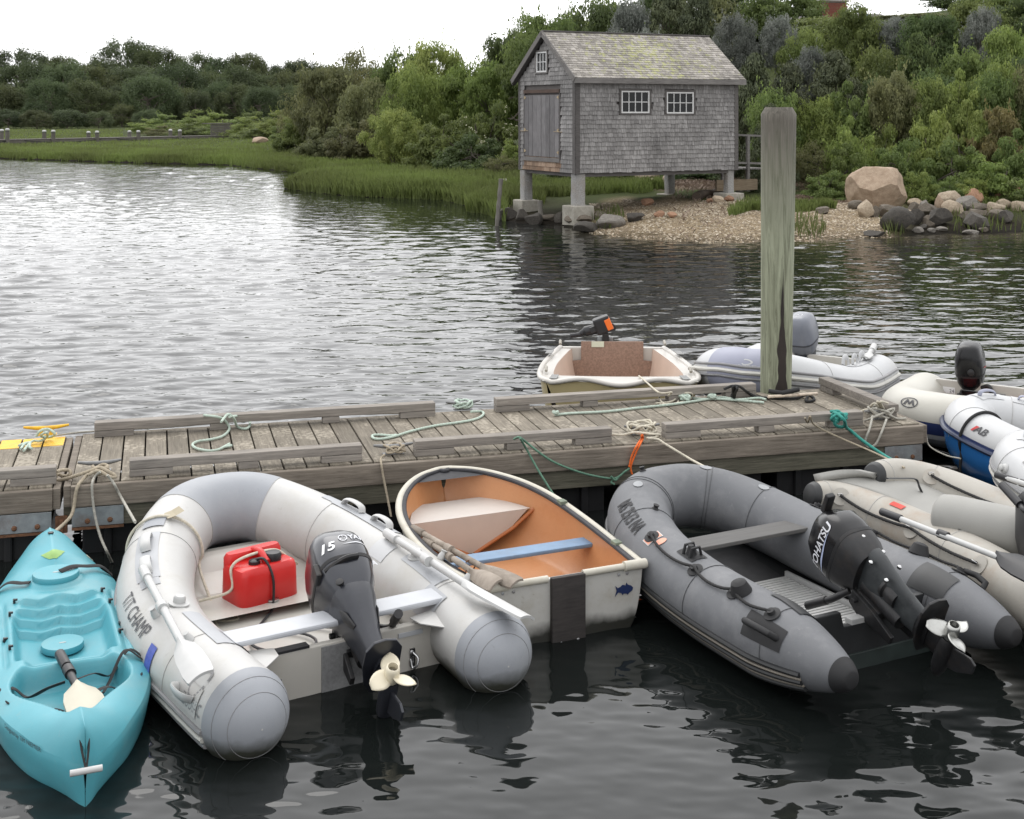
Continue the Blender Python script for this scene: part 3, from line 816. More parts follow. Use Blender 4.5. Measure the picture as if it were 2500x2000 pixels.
rope('teal rope knotted over the right near rail', 'teal', [[dk(2028, 1005, .13), dk(2050, 1006, .14), dk(2045, 1030, .05), dk(2030, 1022, .11), dk(2055, 1010, .14), dk(2062, 1040, .03), dk(2040, 1038, .05), dk(2036, 1008, .14), dk(2060, 1024, .12), dk(2066, 1043, .03), FP(2080, 1054, -.06), FP(2110, 1079, -.15), FP(2160, 1113, -.35), P(2200, 1136, .46)], knot(dk(2048, 1026, .05), .05, .012, 4, 33)], 0.014)
rope('grey rope heap on the near right corner cleat', 'grey', [knot(dk(2150, 1018), .10, .01, 5, 41), [dk(2110, 1028), dk(2130, 1020, .03), dk(2160, 1008, .05), dk(2175, 1015, .03), dk(2190, 1022), dk(2212, 1022)], [dk(2130, 1016, .03), dk(2127, 1030, .02), FP(2122, 1050), FP(2112, 1078), FP(2120, 1092), FP(2138, 1084), FP(2152, 1056), dk(2162, 1030, .02), dk(2164, 1024, .02)]], 0.010)
rope('cream rope wound round the short end rail', 'cream', [[dk(2052, 1006), dk(2075, 1003), dk(2100, 1007), dk(2085, 1010), dk(2105, 1003), dk(2120, 998, .03), dk(2135, 985, .13), dk(2150, 998, .05), dk(2142, 980, .14), dk(2158, 1000, .05), dk(2150, 981, .14), dk(2168, 985, .12)]], 0.010)
rope('thin grey line sagging from the dock corner to the white inflatable', 'grey', [[DP(DL + .06, .02, .36), P(2270, 1090, .28), P(2310, 1112, .24), P(2345, 1120, .26)]], 0.007)

# boat hook and grip lying by the pile
bh = thing('boat_hook', 'peeling white boat pole with black grip lying by the pile', 'pole', tuple(dk(1930, 968)), 0)
def rel(o, p): return np.array(p) - np.array(o.location)
mb = MB().tube([rel(bh, dk(1875, 969, .03)), rel(bh, dk(1995, 961, .03))], 0.012, n=10)
mb.build('shaft', M('peeling_white', (0.55, 0.47, 0.38), 0.8, 0.25, 30, dirt=(0.25, 0.13, 0.06), dirt_amt=0.8, dirt_scale=18), bh, smooth=True)
mb = MB().tube([rel(bh, dk(1876, 955, .06)), rel(bh, dk(1910, 960, .05)), rel(bh, dk(1950, 951, .07))], 0.018, n=10)
mb.build('grip', M('black_rubber', (0.012, 0.012, 0.013), 0.7, 0.2), bh, smooth=True)
# ------------------------------------------------------------------ inflatable boats
WHITE_PVC = M('white_pvc', (0.455, 0.450, 0.435), 0.42, 0.04, 3, bump=0.05, bscale=300, dirt=(0.36, 0.335, 0.28), dirt_amt=0.6, dirt_scale=2.2, fine=(0.30, 0.28, 0.24), scum=(0.07, 0.07, 0.045))
CLEAN_PVC = M('clean_white_pvc', (0.46, 0.465, 0.47), 0.4, 0.03, 3, bump=0.04, bscale=300, dirt=(0.40, 0.39, 0.36), dirt_amt=0.4, fine=(0.34, 0.33, 0.31), scum=(0.07, 0.07, 0.045))
CREAM_PVC = M('cream_pvc', (0.465, 0.45, 0.40), 0.42, 0.04, 3, dirt=(0.45, 0.41, 0.33), dirt_amt=0.4, scum=(0.07, 0.07, 0.045))
GREY_PVC = M('light_grey_pvc', (0.275, 0.288, 0.31), 0.5, 0.07, 3, bump=0.08, bscale=260, dirt=(0.33, 0.33, 0.32), dirt_amt=0.4, fine=(0.17, 0.175, 0.18), scum=(0.05, 0.052, 0.04))
PATCH_PVC = M('pale_grey_pvc', (0.36, 0.37, 0.385), 0.5, 0.06, 4)
SLATE_PVC = M('slate_grey_pvc', (0.118, 0.122, 0.130), 0.6, 0.12, 2.2, bump=0.10, bscale=200, dirt=(0.22, 0.22, 0.225), dirt_amt=0.75, dirt_scale=3.0, fine=(0.24, 0.24, 0.24), scum=(0.02, 0.026, 0.022))
BEIGE_PVC = M('stained_beige_pvc', (0.36, 0.34, 0.30), 0.55, 0.08, 3, bump=0.08, bscale=200, dirt=(0.29, 0.20, 0.13), dirt_amt=0.85, dirt_scale=2.6, fine=(0.20, 0.17, 0.13), scum=(0.05, 0.05, 0.035))
BEIGE_CLEAN = M('grey_beige_fabric', (0.29, 0.285, 0.265), 0.6, 0.06, 3, bump=0.1, bscale=160)
STRAKE = M('grey_strake', (0.20, 0.20, 0.205), 0.5, 0.12, 8, dirt=(0.33, 0.31, 0.28), dirt_amt=0.5, dirt_scale=6)
STRAKE_W = M('cream_strake', (0.50, 0.49, 0.45), 0.5, 0.06, 8)
BLACK_PVC = M('black_pvc', (0.018, 0.019, 0.020), 0.5, 0.2, 6)
SEAM = M('seam_line', (0.38, 0.375, 0.36), 0.6, 0.1, 9)
SEAM_D = M('dark_seam_line', (0.075, 0.077, 0.08), 0.6, 0.1, 9)
GELCOAT = M('white_gelcoat', (0.46, 0.44, 0.40), 0.3, 0.05, 3, dirt=(0.36, 0.33, 0.26), dirt_amt=0.45, dirt_scale=4)
CHROME = M('stainless', (0.55, 0.55, 0.55), 0.22, 0.05, metal=1.0)
INK = M('dark_lettering', (0.06, 0.06, 0.065), 0.6, 0.2, 30)
PLASTIC_W = M('white_plastic', (0.46, 0.46, 0.45), 0.4, 0.06, 8)
BLACK_PL = M('black_plastic', (0.014, 0.014, 0.016), 0.42, 0.2, 10)

class Tube:
    """swept air tube with a frame at every point, for laying strakes, patches and lettering on it"""
    def __init__(s, ctrl, Rr, cap=0.16, capexp=2.6, tip=0.0, mirror=True, step=0.02, cap2=None):
        ctrl = [np.array(c, float) for c in ctrl]
        if mirror:
            ctrl = ctrl + [np.array((-c[0], c[1], c[2])) for c in ctrl[::-1] if abs(c[0]) > 1e-6]
        p = resample(catmull(ctrl, 14), step)
        s.p = p
        s.d = np.r_[0, np.cumsum(np.linalg.norm(np.diff(p, axis=0), axis=1))]
        s.L = s.d[-1]; s.R = Rr
        T = np.gradient(p, axis=0); s.T = T / np.linalg.norm(T, axis=1)[:, None]
        z = np.array((0, 0, 1.0))
        U = z - (s.T @ z)[:, None] * s.T; s.U = U / np.linalg.norm(U, axis=1)[:, None]
        s.O = np.cross(s.U, s.T)
        s.capL, s.e, s.tip = cap, capexp, tip
        s.capL2 = cap if cap2 is None else cap2
    def rad(s, q):
        a = np.clip(q / s.capL, 0, 1); b = np.clip((s.L - q) / max(1e-6, s.capL2), 0, 1)
        t = np.minimum(a, b)
        return s.tip + (s.R - s.tip) * (1 - (1 - t) ** s.e) ** (1 / s.e)
    def at(s, q, th, off=0.0):
        q = min(max(q, 0), s.L)
        f = lambda A: np.array([np.interp(q, s.d, A[:, k]) for k in range(3)])
        r = s.rad(q) + off
        return f(s.p) + r * (math.cos(th) * f(s.O) + math.sin(th) * f(s.U))
    def skin(s, q0=0.0, q1=None, off=0.0, n=36, step=0.03, th0=0.0, th1=2 * PI):
        q1 = s.L if q1 is None else q1
        k = max(3, int((q1 - q0) / step))
        qs = np.linspace(q0, q1, k)
        if q0 < s.capL: qs = np.unique(np.r_[qs, q0 + (s.capL - q0) * np.linspace(0, 1, 14) ** 2])
        if q1 > s.L - s.capL2: qs = np.unique(np.r_[qs, q1 - (q1 - s.L + s.capL2) * np.linspace(0, 1, 14) ** 2])
        qs = qs[(qs >= q0 - 1e-9) & (qs <= q1 + 1e-9)]
        full = th1 - th0 > 6.28
        ths = np.linspace(th0, th1, n + (0 if full else 1), endpoint=not full)
        mb = MB()
        rows = np.zeros((len(qs), len(ths), 3))
        cs, sn = np.cos(ths), np.sin(ths)
        for i, q in enumerate(qs):
            f = lambda A: np.array([np.interp(q, s.d, A[:, j]) for j in range(3)])
            r = float(s.rad(q)) + off
            rows[i] = f(s.p) + r * (cs[:, None] * f(s.O) + sn[:, None] * f(s.U))
        mb.grid(rows, close_v=full)
        if full and s.tip > 0.004:
            if q0 <= 0: mb.f.append(tuple(range(len(ths)))[::-1])
            if q1 >= s.L: mb.f.append(tuple((len(qs) - 1) * len(ths) + j for j in range(len(ths))))
        return mb
    def line(s, pts, dens=8):
        """points on the skin from (q, theta, offset) control points"""
        c = catmull([np.array(p, float) for p in pts], dens)
        return [s.at(a, b, o) for a, b, o in c]
    def s_of_y(s, y, side):
        """arc length where the port (-1) or starboard (1) tube passes local y"""
        h = len(s.p) // 2
        if side < 0: return float(np.interp(y, s.p[:h, 1], s.d[:h]))
        yy, dd = s.p[h:, 1][::-1], s.d[h:][::-1]
        return float(np.interp(y, yy, dd))
    def ring(s, q, r=0.0022, th0=0.0, th1=2 * PI, off=0.0, n=40):
        return MB().tube([s.at(q, t, off) for t in np.linspace(th0, th1, n)], r, n=5, cap=False)

def strap_handle(parent, tube, q, th, length, mat_patch, mat_grip, along=True, rise=0.05, name='grab_handle', wid=0.035):
    q0, q1 = q - length / 2, q + length / 2
    pm = tube.skin(q0 - .05, q1 + .05, 0.004, n=8, th0=th - 0.3, th1=th + 0.3, step=.03)
    o = pm.build(name, mat_patch, parent, smooth=True)
    mb = MB()
    c = [tube.at(q0, th, .006), tube.at(q0 + length * .12, th, rise * .8), tube.at(q, th, rise), tube.at(q1 - length * .12, th, rise * .8), tube.at(q1, th, .006)]
    mb.tube(catmull(c, 6), wid / 2, n=10, flat=0.35, up=np.array(tube.at(q, th, 1)) - np.array(tube.at(q, th, 0)))
    mb.build('grip', mat_grip, o, smooth=True)
    return o

def oar(label, grip, neck, tip, mat_shaft, mat_blade, mat_grip=None, r=0.016, bw=0.085, blade_up=(0, 0, 1), group=None, name='oar'):
    """grip end, start of the blade, tip of the blade in world space"""
    root = thing(name, label, 'oar', tuple(neck), 0, group)
    g, n_, t_ = [rel(root, p) for p in (grip, neck, tip)]
    mb = MB().tube(resample([g, n_ + (t_ - n_) * .35], 0.03), r, n=12)
    mb.build('shaft', mat_shaft, root, smooth=True)
    d = (g - n_) / np.linalg.norm(g - n_)
    mb = MB().tube([g + d * 0.01, g - d * 0.13], r * 1.35, n=12); mb.build('grip', mat_grip or mat_shaft, root, smooth=True, bevel=0.003)
    mid = n_ + (g - n_) * 0.45
    mb = MB().tube([mid + d * .03, mid - d * .03], r * 1.45, n=12); mb.build('collar', mat_grip or mat_shaft, root, smooth=True)
    fw = (t_ - n_) / np.linalg.norm(t_ - n_); L = np.linalg.norm(t_ - n_)
    up = np.array(blade_up, float); sd = np.cross(fw, up); sd /= np.linalg.norm(sd); up = np.cross(sd, fw)
    rows = []
    prof = [(0, .22), (.08, .45), (.22, .78), (.45, .95), (.8, 1.0), (.97, .93), (1.0, .85)]
    for sgn in (1, -1):
        row = []
        for a, w in prof:
            row.append([n_ + fw * a * L + sd * bw * w * k + up * (sgn * (0.006 + 0.012 * (1 - abs(k)) * (1 - a)) + 0.012 * (1 - k * k)) for k in (-1, -.66, -.33, 0, .33, .66, 1)])
        rows.append(row)
    mb = MB(); mb.grid(rows[0]); mb.grid(rows[1])
    k = len(prof) * 7
    per = [(i * 7) for i in range(len(prof))] + [(len(prof) - 1) * 7 + j for j in range(1, 7)] + [(i * 7 + 6) for i in range(len(prof) - 2, -1, -1)] + [j for j in range(5, 0, -1)]
    for a, b in zip(per, per[1:] + per[:1]): mb.f.append((a, b, b + k, a + k))
    mb.build('blade', mat_blade, root, smooth=True)
    return root

def boat_root(name, label, stern, bow, cat='inflatable boat', group=None):
    """origin at the stern point on the water, +y towards the bow"""
    s, b = Vector(stern[:2]), Vector(bow[:2])
    d = (b - s).normalized()
    return thing(name, label, cat, (s.x, s.y, 0), math.atan2(-d.x, d.y), group)
def L_(root, p):
    """world point -> local point of a root that only turns about z"""
    c, s_ = math.cos(-root.rotation_euler.z), math.sin(-root.rotation_euler.z)
    x, y = p[0] - root.location.x, p[1] - root.location.y
    return np.array((x * c - y * s_, x * s_ + y * c, p[2] - root.location.z))
def W_(root, p):
    c, s_ = math.cos(root.rotation_euler.z), math.sin(root.rotation_euler.z)
    return Vector((p[0] * c - p[1] * s_ + root.location.x, p[0] * s_ + p[1] * c + root.location.y, p[2] + root.location.z))

def floor_mesh(tube, y0, y1, z0, z1, inset=0.8, ny=24):
    h = len(tube.p) // 2
    ys_ = np.linspace(y0, y1, ny)
    rows = []
    for y in ys_:
        i = np.argmin(np.abs(tube.p[:h, 1] - y))
        w = max(0.03, abs(tube.p[i, 0]) - tube.R * inset * (1 if y < y1 - .25 else .6))
        z = z0 + (z1 - z0) * smooth01((y - y0 - (y1 - y0) * .6) / ((y1 - y0) * .4))
        rows.append([(w * k, y, float(z)) for k in np.linspace(-1, 1, 9)])
    return MB().grid(rows)
def hull_mesh(tube, y0, y1, keel0, keel1, edge=0.97, ny=26):
    """shallow V bottom between the tubes"""
    h = len(tube.p) // 2
    rows = []
    for y in np.linspace(y0, y1, ny):
        i = np.argmin(np.abs(tube.p[:h, 1] - y))
        w = max(0.02, abs(tube.p[i, 0])); zc = tube.p[i, 2] - tube.R * edge; keel1 = min(keel1, tube.p[h - 1, 2] - tube.R * 1.05)
        kz = keel0 + (keel1 - keel0) * float(smooth01((y - y0 - (y1 - y0) * .45) / ((y1 - y0) * .55)))
        rows.append([(w * k, y, kz + (zc - kz) * abs(k) ** 1.2) for k in np.linspace(-1, 1, 13)])
    return MB().grid(rows)
def transom_mesh(tube, y, z0, z1, th=0.035, notch=0.0, inset=0.55):
    i = np.argmin(np.abs(tube.p[:len(tube.p) // 2, 1] - y))
    w = abs(tube.p[i, 0]) - tube.R * inset
    poly = [(-w, z0), (w, z0), (w, z1), (w * .45, z1), (w * .4, z1 - notch), (-w * .4, z1 - notch), (-w * .45, z1), (-w, z1)]
    M4 = Matrix(((1, 0, 0, 0), (0, 0, 1, y), (0, 1, 0, 0), (0, 0, 0, 1)))
    return MB().prism(poly, -th / 2, th / 2, M4), w

# ================================================================== big white inflatable with the red tank
A_ST = (np.array(P(622, 1768, .14))[:2] + np.array(P(1262, 1634, .14))[:2]) / 2
A_BW = np.array(P(528, 1135, .6))[:2]
bA = boat_root('inflatable_boat', 'white inflatable boat with grey bow and stern caps, grey outboard and red tank', A_ST, A_BW)
RA = 0.195
bA.location.z = -.055
tA = Tube([(-.595, 0, .19), (-.635, .5, .19), (-.665, 1.0, .20), (-.625, 1.42, .23), (-.51, 1.80, .295), (-.34, 2.10, .365), (-.18, 2.25, .41), (0, 2.29, .42)], RA, cap=0.20, capexp=2.0)
sA = lambda y, side: tA.s_of_y(y, side)
tA.skin().build('air_tube', WHITE_PVC, bA, smooth=True, angle=180)
qm = tA.L / 2
tA.skin(qm - .30, qm + .30, 0.003).build('bow_patch', GREY_PVC, bA, smooth=True, angle=180)
for q0, q1 in ((0, .17), (tA.L - .17, tA.L)):
    tA.skin(q0, q1, 0.004).build('end_cap', GREY_PVC, bA, smooth=True, angle=180)
for q in (.05, .11, .62, qm - .30, qm - .72, qm + .30, qm + .72, tA.L - .62, tA.L - .11, tA.L - .05):
    tA.ring(q, 0.0016, off=0.004 if q < .2 or q > tA.L - .2 else 0.0015).build('seam', SEAM if .2 < q < tA.L - .2 else STRAKE, bA, smooth=True, fix=False)
for th, mt, r_ in ((R(-8), STRAKE, .015), (R(-17), STRAKE_W, .017), (R(-26), STRAKE, .015)):
    MB().tube([tA.at(q, th, 0.002) for q in np.linspace(.17, tA.L - .17, 120)], r_, n=8, flat=.8).build('rub_strake', mt, bA, smooth=True)
hull_mesh(tA, .50, 2.12, -.16, .18).build('hull_bottom', M('hull_grey', (0.17, 0.17, 0.17), 0.5, .1), bA, smooth=True)
floor_mesh(tA, .50, 2.12, .10, .25, inset=.5).build('floor', GELCOAT, bA, smooth=True)
fl = floor_mesh(tA, 1.35, 2.02, .145, .27, inset=.85).build('bow_locker_lid', GELCOAT, bA, smooth=True)
for x in (-.07, .07):
    MB().box((x, 1.86, .25), (.035, .05, .02)).build('hinge', BLACK_PL, fl, bevel=.004)
MB().lathe([(.035, 0), (.035, .008), (.02, .012), (.02, .002)], (0.0, 1.45, .15), 18).build('lid_ring', CHROME, fl, smooth=True)
tm, tw = transom_mesh(tA, .50, -.08, .275, .04)
trA = tm.build('transom', GELCOAT, bA, bevel=.006)
MB().box((0, .478, .10), (.26, .008, .33)).build('motor_pad', M('ribbed_grey_pad', (0.20, 0.20, 0.20), .6, .2, 60), trA)
MB().box((-.30, .50, .282), (.22, .05, .012)).build('trim_strip', BLACK_PL, trA)
MB().box((.33, .476, .235), (.13, .004, .022)).build('label_plate', PATCH_PVC, trA)
for x in (-.34, .34):
    mb = MB().lathe([(.012, 0), (.012, .012)], (x, .478, .14), 10, (0, -1, 0))
    mb.tube(catmull([(x, .468, .145), (x + .018, .452, .12), (x + .01, .45, .085), (x - .006, .462, .075), (x - .012, .47, .11)], 6, closed=False), .006, n=8)
    mb.box((x, .476, .12), (.028, .006, .085))
    mb.build('tow_eye', CHROME, trA, smooth=True)
for sx in (-1, 1):                                                      # splash webs from transom to tube
    w = tw
    pts = [[(sx * (w - .17), .43, .288), (sx * (w - .18), .52, .288)], [(sx * (w + .0), .30, .265), (sx * (w + .03), .55, .30)], [(sx * (w + .10), .24, .32), (sx * (w + .11), .54, .372)]]
    mb = MB().grid(pts)
    o = mb.build('splash_flap', WHITE_PVC, bA); md = o.modifiers.new('thick', 'SOLIDIFY'); md.thickness = .006
# thwart
pL, pR = L_(bA, P(563, 1516, .35)), L_(bA, P(1022, 1446, .35))
ym = (pL[1] + pR[1]) / 2
thw = MB().box((0, ym, .345), (1.10, .155, .028)).build('thwart', M('grey_seat_paint', (0.46, 0.475, 0.50), 0.45, .06), bA, bevel=.01)
for side in (-1, 1):
    q = sA(ym, side)
    tA.skin(q - .10, q + .10, .005, n=8, th0=R(118), th1=R(165), step=.02).build('seat_lug', PATCH_PVC, bA, smooth=True)
# patches and handles
for side in (-1, 1):
    q = sA(1.62, side)
    tA.skin(q - .34, q + .24, .003, n=8, th0=R(62), th1=R(90), step=.02).build('handle_patch', PATCH_PVC, bA, smooth=True)
    for dq in (-.13, .12):
        strap_handle(bA, tA, q + dq, R(76), .15, PATCH_PVC, PLASTIC_W, rise=.042, wid=.055)
    q = sA(.78, side)
    tA.skin(q - .30, q + .13, .003, n=8, th0=R(92), th1=R(118), step=.02).build('seat_patch', PATCH_PVC, bA, smooth=True)
    q = sA(1.02, side)
    vb = MB(); c0, c1 = np.array(tA.at(q, R(98), 0)), np.array(tA.at(q, R(98), 1)); ax = c1 - c0
    vb.lathe([(.05, 0), (.05, .006), (.03, .01), (.03, .03), (.022, .04)], c0, 18, ax); vb.build('valve', PLASTIC_W, bA, smooth=True)
    c0 = np.array(tA.at(sA(.98, side), R(62), 0)); ax = np.array(tA.at(sA(.98, side), R(62), 1)) - c0
    MB().lathe([(.02, 0), (.02, .02), (.012, .04), (.02, .05)], c0, 12, ax).build('rowlock', PLASTIC_W, bA, smooth=True)
    c0 = np.array(tA.at(sA(.62, side), R(68), 0)); ax = np.array(tA.at(sA(.62, side), R(68), 1)) - c0
    MB().lathe([(.03, 0), (.026, .012), (.014, .04)], c0, 12, ax).build('oar_clip', PLASTIC_W, bA, smooth=True)
q = sA(.30, -1)
strap_handle(bA, tA, q + .06, R(20), .15, WHITE_PVC, PLASTIC_W, rise=.05, name='lifting_handle', wid=.05)
tA.skin(sA(1.28, 1) - .08, sA(1.28, 1) + .08, .003, n=8, th0=R(105), th1=R(140), step=.02).build('sewn_patch', CLEAN_PVC, bA, smooth=True)
# bow strap flap and painter
flq = qm - .60
mbx = tA.skin(flq - .05, flq + .06, .006, n=8, th0=R(60), th1=R(95), step=.02); mbx.build('bow_strap', GREY_PVC, bA, smooth=True)
fp = [tA.at(flq + .05, R(92), .004), tA.at(flq + .05, R(104), .03), tA.at(flq + .05, R(112), .07)]
MB().grid([[np.array(p) + np.array((0, d, 0)) for d in (-.05, .05)] for p in fp]).build('loose_flap', M('tan_flap', (.40, .35, .25), .7), bA)
MB().tube(catmull([tA.at(flq + .02, R(-60), .01)] + [tA.at(flq + .02 + .02 * math.sin(t), t, .012) for t in np.linspace(R(-20), R(185), 14)] + [np.array(tA.at(flq - .02, R(200), .012)), np.array((-.28, 1.60, .13)), np.array((-.30, 1.45, .10)), np.array((-.20, 1.42, .10)), np.array((-.27, 1.62, .12)), np.array((-.33, 1.30, .09)), np.array((-.25, 1.15, .08))], 6), .008, n=8).build('painter', ROPE['cream'], bA, smooth=True)
# lettering
def on_tube(tube, q, th, sgn=1, off=0.005):
    """text runs along the tube (sgn = direction), letters upright across it"""
    return lambda x, y: tube.at(q + sgn * x, th + y / tube.R, off)
warp(text_mesh('T/T CHAMP', .10, shear=0.25), lambda x, y: tA.at(sA(1.15, -1) - x * .85, R(37) + y * 1.05 / tA.R, .004)).build('lettering', INK, bA)
warp(flat_poly([(-.035, -.055), (.035, -.055), (.035, .055), (-.035, .055)], 2), lambda x, y: tA.at(sA(.80, -1) - x, R(20) + y / tA.R, .005)).build('blue_sticker', M('blue_sticker_print', (.06, .09, .36), .5, .15, 40), bA)
warp(text_mesh('ZODIAC', .055), lambda x, y: tA.at(sA(.29, -1) - x * .9, R(14) + y * 1.3 / tA.R, .004)).build('lettering', STRAKE, bA)
em = MB()
for a0, a1, dx, dy in ((R(20), R(190), 0, .006), (R(200), R(370), 0, -.006)):
    v, f = ring_poly(.052, .064, .012, 16, a0, a1)
    em.add([tuple(tA.at(sA(.30, -1) - (x + dx + .35 * y), R(40) + (y + dy) / tA.R, .004)) for x, y, _ in v], f)
em.build('emblem', STRAKE, bA)
oar('white plastic oar lying on the lettered tube of the white inflatable', P(350, 1392, .39), P(440, 1568, .40), P(492, 1655, .385), PLASTIC_W, PLASTIC_W, r=.019, bw=.062, blade_up=(-.45, 0, 1), group='white oars')
oar('white plastic oar lying on the tube beside the orange dinghy', P(945, 1302, .385), P(1130, 1428, .39), P(1288, 1512, .345), PLASTIC_W, PLASTIC_W, r=.019, bw=.06, blade_up=(.6, -.1, 1), group='white oars')

# red fuel tank
tkp = P(634, 1466, .06)
tk = thing('fuel_tank', 'red plastic fuel tank with black cap tied inside the white inflatable', 'fuel tank', (tkp.x, tkp.y, .055), bA.rotation_euler.z + R(10))
tk.scale = (1.1, 1.1, 1.1)
RED = M('red_plastic', (0.56, 0.018, 0.016), 0.35, 0.08, 4, bump=.05, bscale=120)
MB().loft([((0, 0, 0), .15, .105, 7), ((0, 0, .02), .162, .118, 6), ((0, 0, .17), .158, .114, 6), ((0, 0, .195), .150, .106, 6), ((0, -.02, .205), .13, .08, 5)], 40).build('tank_body', RED, tk, smooth=True)
MB().loft([((0, .07, .18), .15, .035, 5), ((0, .07, .225), .15, .035, 5), ((0, .07, .245), .14, .028, 4)], 30).build('handle_ridge', RED, tk, smooth=True)
MB().tube(catmull([(0, .06, .24), (0, 0, .245), (0, -.07, .21)], 6), .018, n=10).build('carry_handle', RED, tk, smooth=True)
MB().lathe([(.04, 0), (.042, .03), (.036, .042), (.012, .046)], (.05, -.04, .2), 20).build('filler_cap', BLACK_PL, tk, smooth=True)
MB().lathe([(.028, 0), (.028, .02), (.015, .028)], (-.05, -.035, .2), 16).build('fuel_fitting', BLACK_PL, tk, smooth=True)
MB().box((.10, -.075, .202), (.05, .03, .004)).build('warning_label', PLASTIC_W, tk)
hz = lambda u, v, z=.06: tuple(L_(tk, P(u, v, z)) / 1.1)
coil = [hz(692 + 80 * math.cos(a), 1567 + 25 * math.sin(a), .062) for a in np.linspace(PI, 3.4 * PI, 22)]
MB().tube(catmull([(-.05, -.035, .225), (-.02, -.08, .23), (.0, -.125, .15), (-.01, -.14, .02), hz(652, 1505), hz(628, 1535)] + coil + [hz(760, 1530), hz(850, 1540, .08), hz(905, 1570, .18)], 8), .0065, n=8).build('fuel_hose', BLACK_PL, tk, smooth=True)
MB().tube(catmull([(-.30, .05, .06), (-.17, -.02, .10), (-.155, .0, .20), (-.08, -.01, .24), (.08, -.0, .235), (.16, .0, .18), (.27, .09, .10)], 8), .007, n=8).build('tie_cord', ROPE['cream'], tk, smooth=True)

# ================================================================== grey inflatable with black outboard
C_ST = (np.array(P(2070, 1656, .20))[:2] + np.array(P(2494, 1561, .20))[:2]) / 2
C_BW = np.array(P(1588, 1142, .5))[:2]
bC = boat_root('inflatable_boat', 'dark grey inflatable boat with black cone tips and black outboard', C_ST, C_BW)
tC = Tube([(-.51, 0, .20), (-.515, .45, .20), (-.51, 1.0, .205), (-.49, 1.40, .235), (-.435, 1.72, .28), (-.315, 2.00, .335), (-.15, 2.14, .365), (0, 2.165, .37)], .185, cap=.52, capexp=1.42, tip=.032)
sC = lambda y, side: tC.s_of_y(y, side)
tC.skin(.05, tC.L - .05).build('air_tube', SLATE_PVC, bC, smooth=True, angle=180)
for q0, q1 in ((0, .065), (tC.L - .065, tC.L)):
    tC.skin(q0, q1, .004).build('cone_tip', M('black_rubber', (0.012, 0.012, 0.013), 0.7, 0.2), bC, smooth=True, angle=60)
qm = tC.L / 2
for q in (.42, sC(1.02, -1), qm - .62, qm - .26, qm - .23, qm + .23, qm + .26, qm + .62, sC(1.02, 1), tC.L - .42):
    tC.ring(q, .002, off=.002).build('seam', SEAM_D, bC, smooth=True, fix=False)
for th, mt, r_ in ((R(-12), BLACK_PVC, .016), (R(-21), STRAKE_W, .009), (R(-29), BLACK_PVC, .016), (R(-38), STRAKE_W, .008), (R(-46), BLACK_PVC, .018)):
    mt2 = M('tan_strake_line', (.24, .215, .18), .6, .1) if mt is STRAKE_W else mt
    MB().tube([tC.at(q, th, .003) for q in np.linspace(.20, tC.L - .20, 120)], r_, n=8, flat=.8).build('rub_strake', mt2, bC, smooth=True)
hull_mesh(tC, .44, 2.0, -.14, .15).build('hull_bottom', BLACK_PVC, bC, smooth=True)
floor_mesh(tC, .46, 1.95, .03, .13).build('floor', M('black_floor_mat', (.02, .02, .021), .6, .3, 20), bC, smooth=True)
ALU = M('ribbed_aluminium', (.50, .50, .49), .45, .06, 30, metal=.35)
fb = MB()
for i in range(32):
    fb.box((0, .54 + i * .030, .048), (.66, .022, .012))
fb.box((0, 1.01, .041), (.68, .98, .006))
fb.build('slatted_floorboard', ALU, bC, bevel=.002)
MB().box((.345, 1.01, .062), (.02, .96, .035)).build('floor_channel', ALU, bC, bevel=.003)
MB().box((-.345, 1.01, .062), (.02, .96, .035)).build('floor_channel', ALU, bC, bevel=.003)
MB().box((0, 1.66, .07), (.5, .06, .008)).build('floor_joint_strip', ALU, bC)
MB().lathe([(.06, 0), (.06, .006), (.045, .008), (.045, .002)], (-.1, 1.66, .06), 20).build('floor_valve', BLACK_PL, bC, smooth=True)
tm, twC = transom_mesh(tC, .46, -.12, .29, .035, notch=.075, inset=.62)
trC = tm.build('transom', M('black_transom', (.016, .017, .018), .4, .3, 8), bC, bevel=.006)
MB().box((0, .47, .225), (.22, .05, .03)).build('clamp_pad', ALU, trC, bevel=.004)
MB().box((.0, .44, .0), (1.0, .012, .16)).build('stern_skirt', M('algae_black', (.02, .028, .026), .45, .4, 8), trC, bevel=.004)
for sx in (-1, 1):
    q = sC(.46, sx)
    tC.skin(q - .10, q + .12, .005, n=10, th0=R(95), th1=R(150), step=.02).build('transom_lug', BLACK_PVC, bC, smooth=True)
pL, pR = L_(bC, P(1690, 1338, .36)), L_(bC, P(2030, 1258, .36))
ym = (pL[1] + pR[1]) / 2
MB().box((0, ym, .355), (.90, .165, .022)).build('thwart', M('grey_board', (.085, .082, .078), .7, .2, 12, stretch=(.3, 6, 1)), bC, bevel=.005)
RUB = MATS['black_rubber']
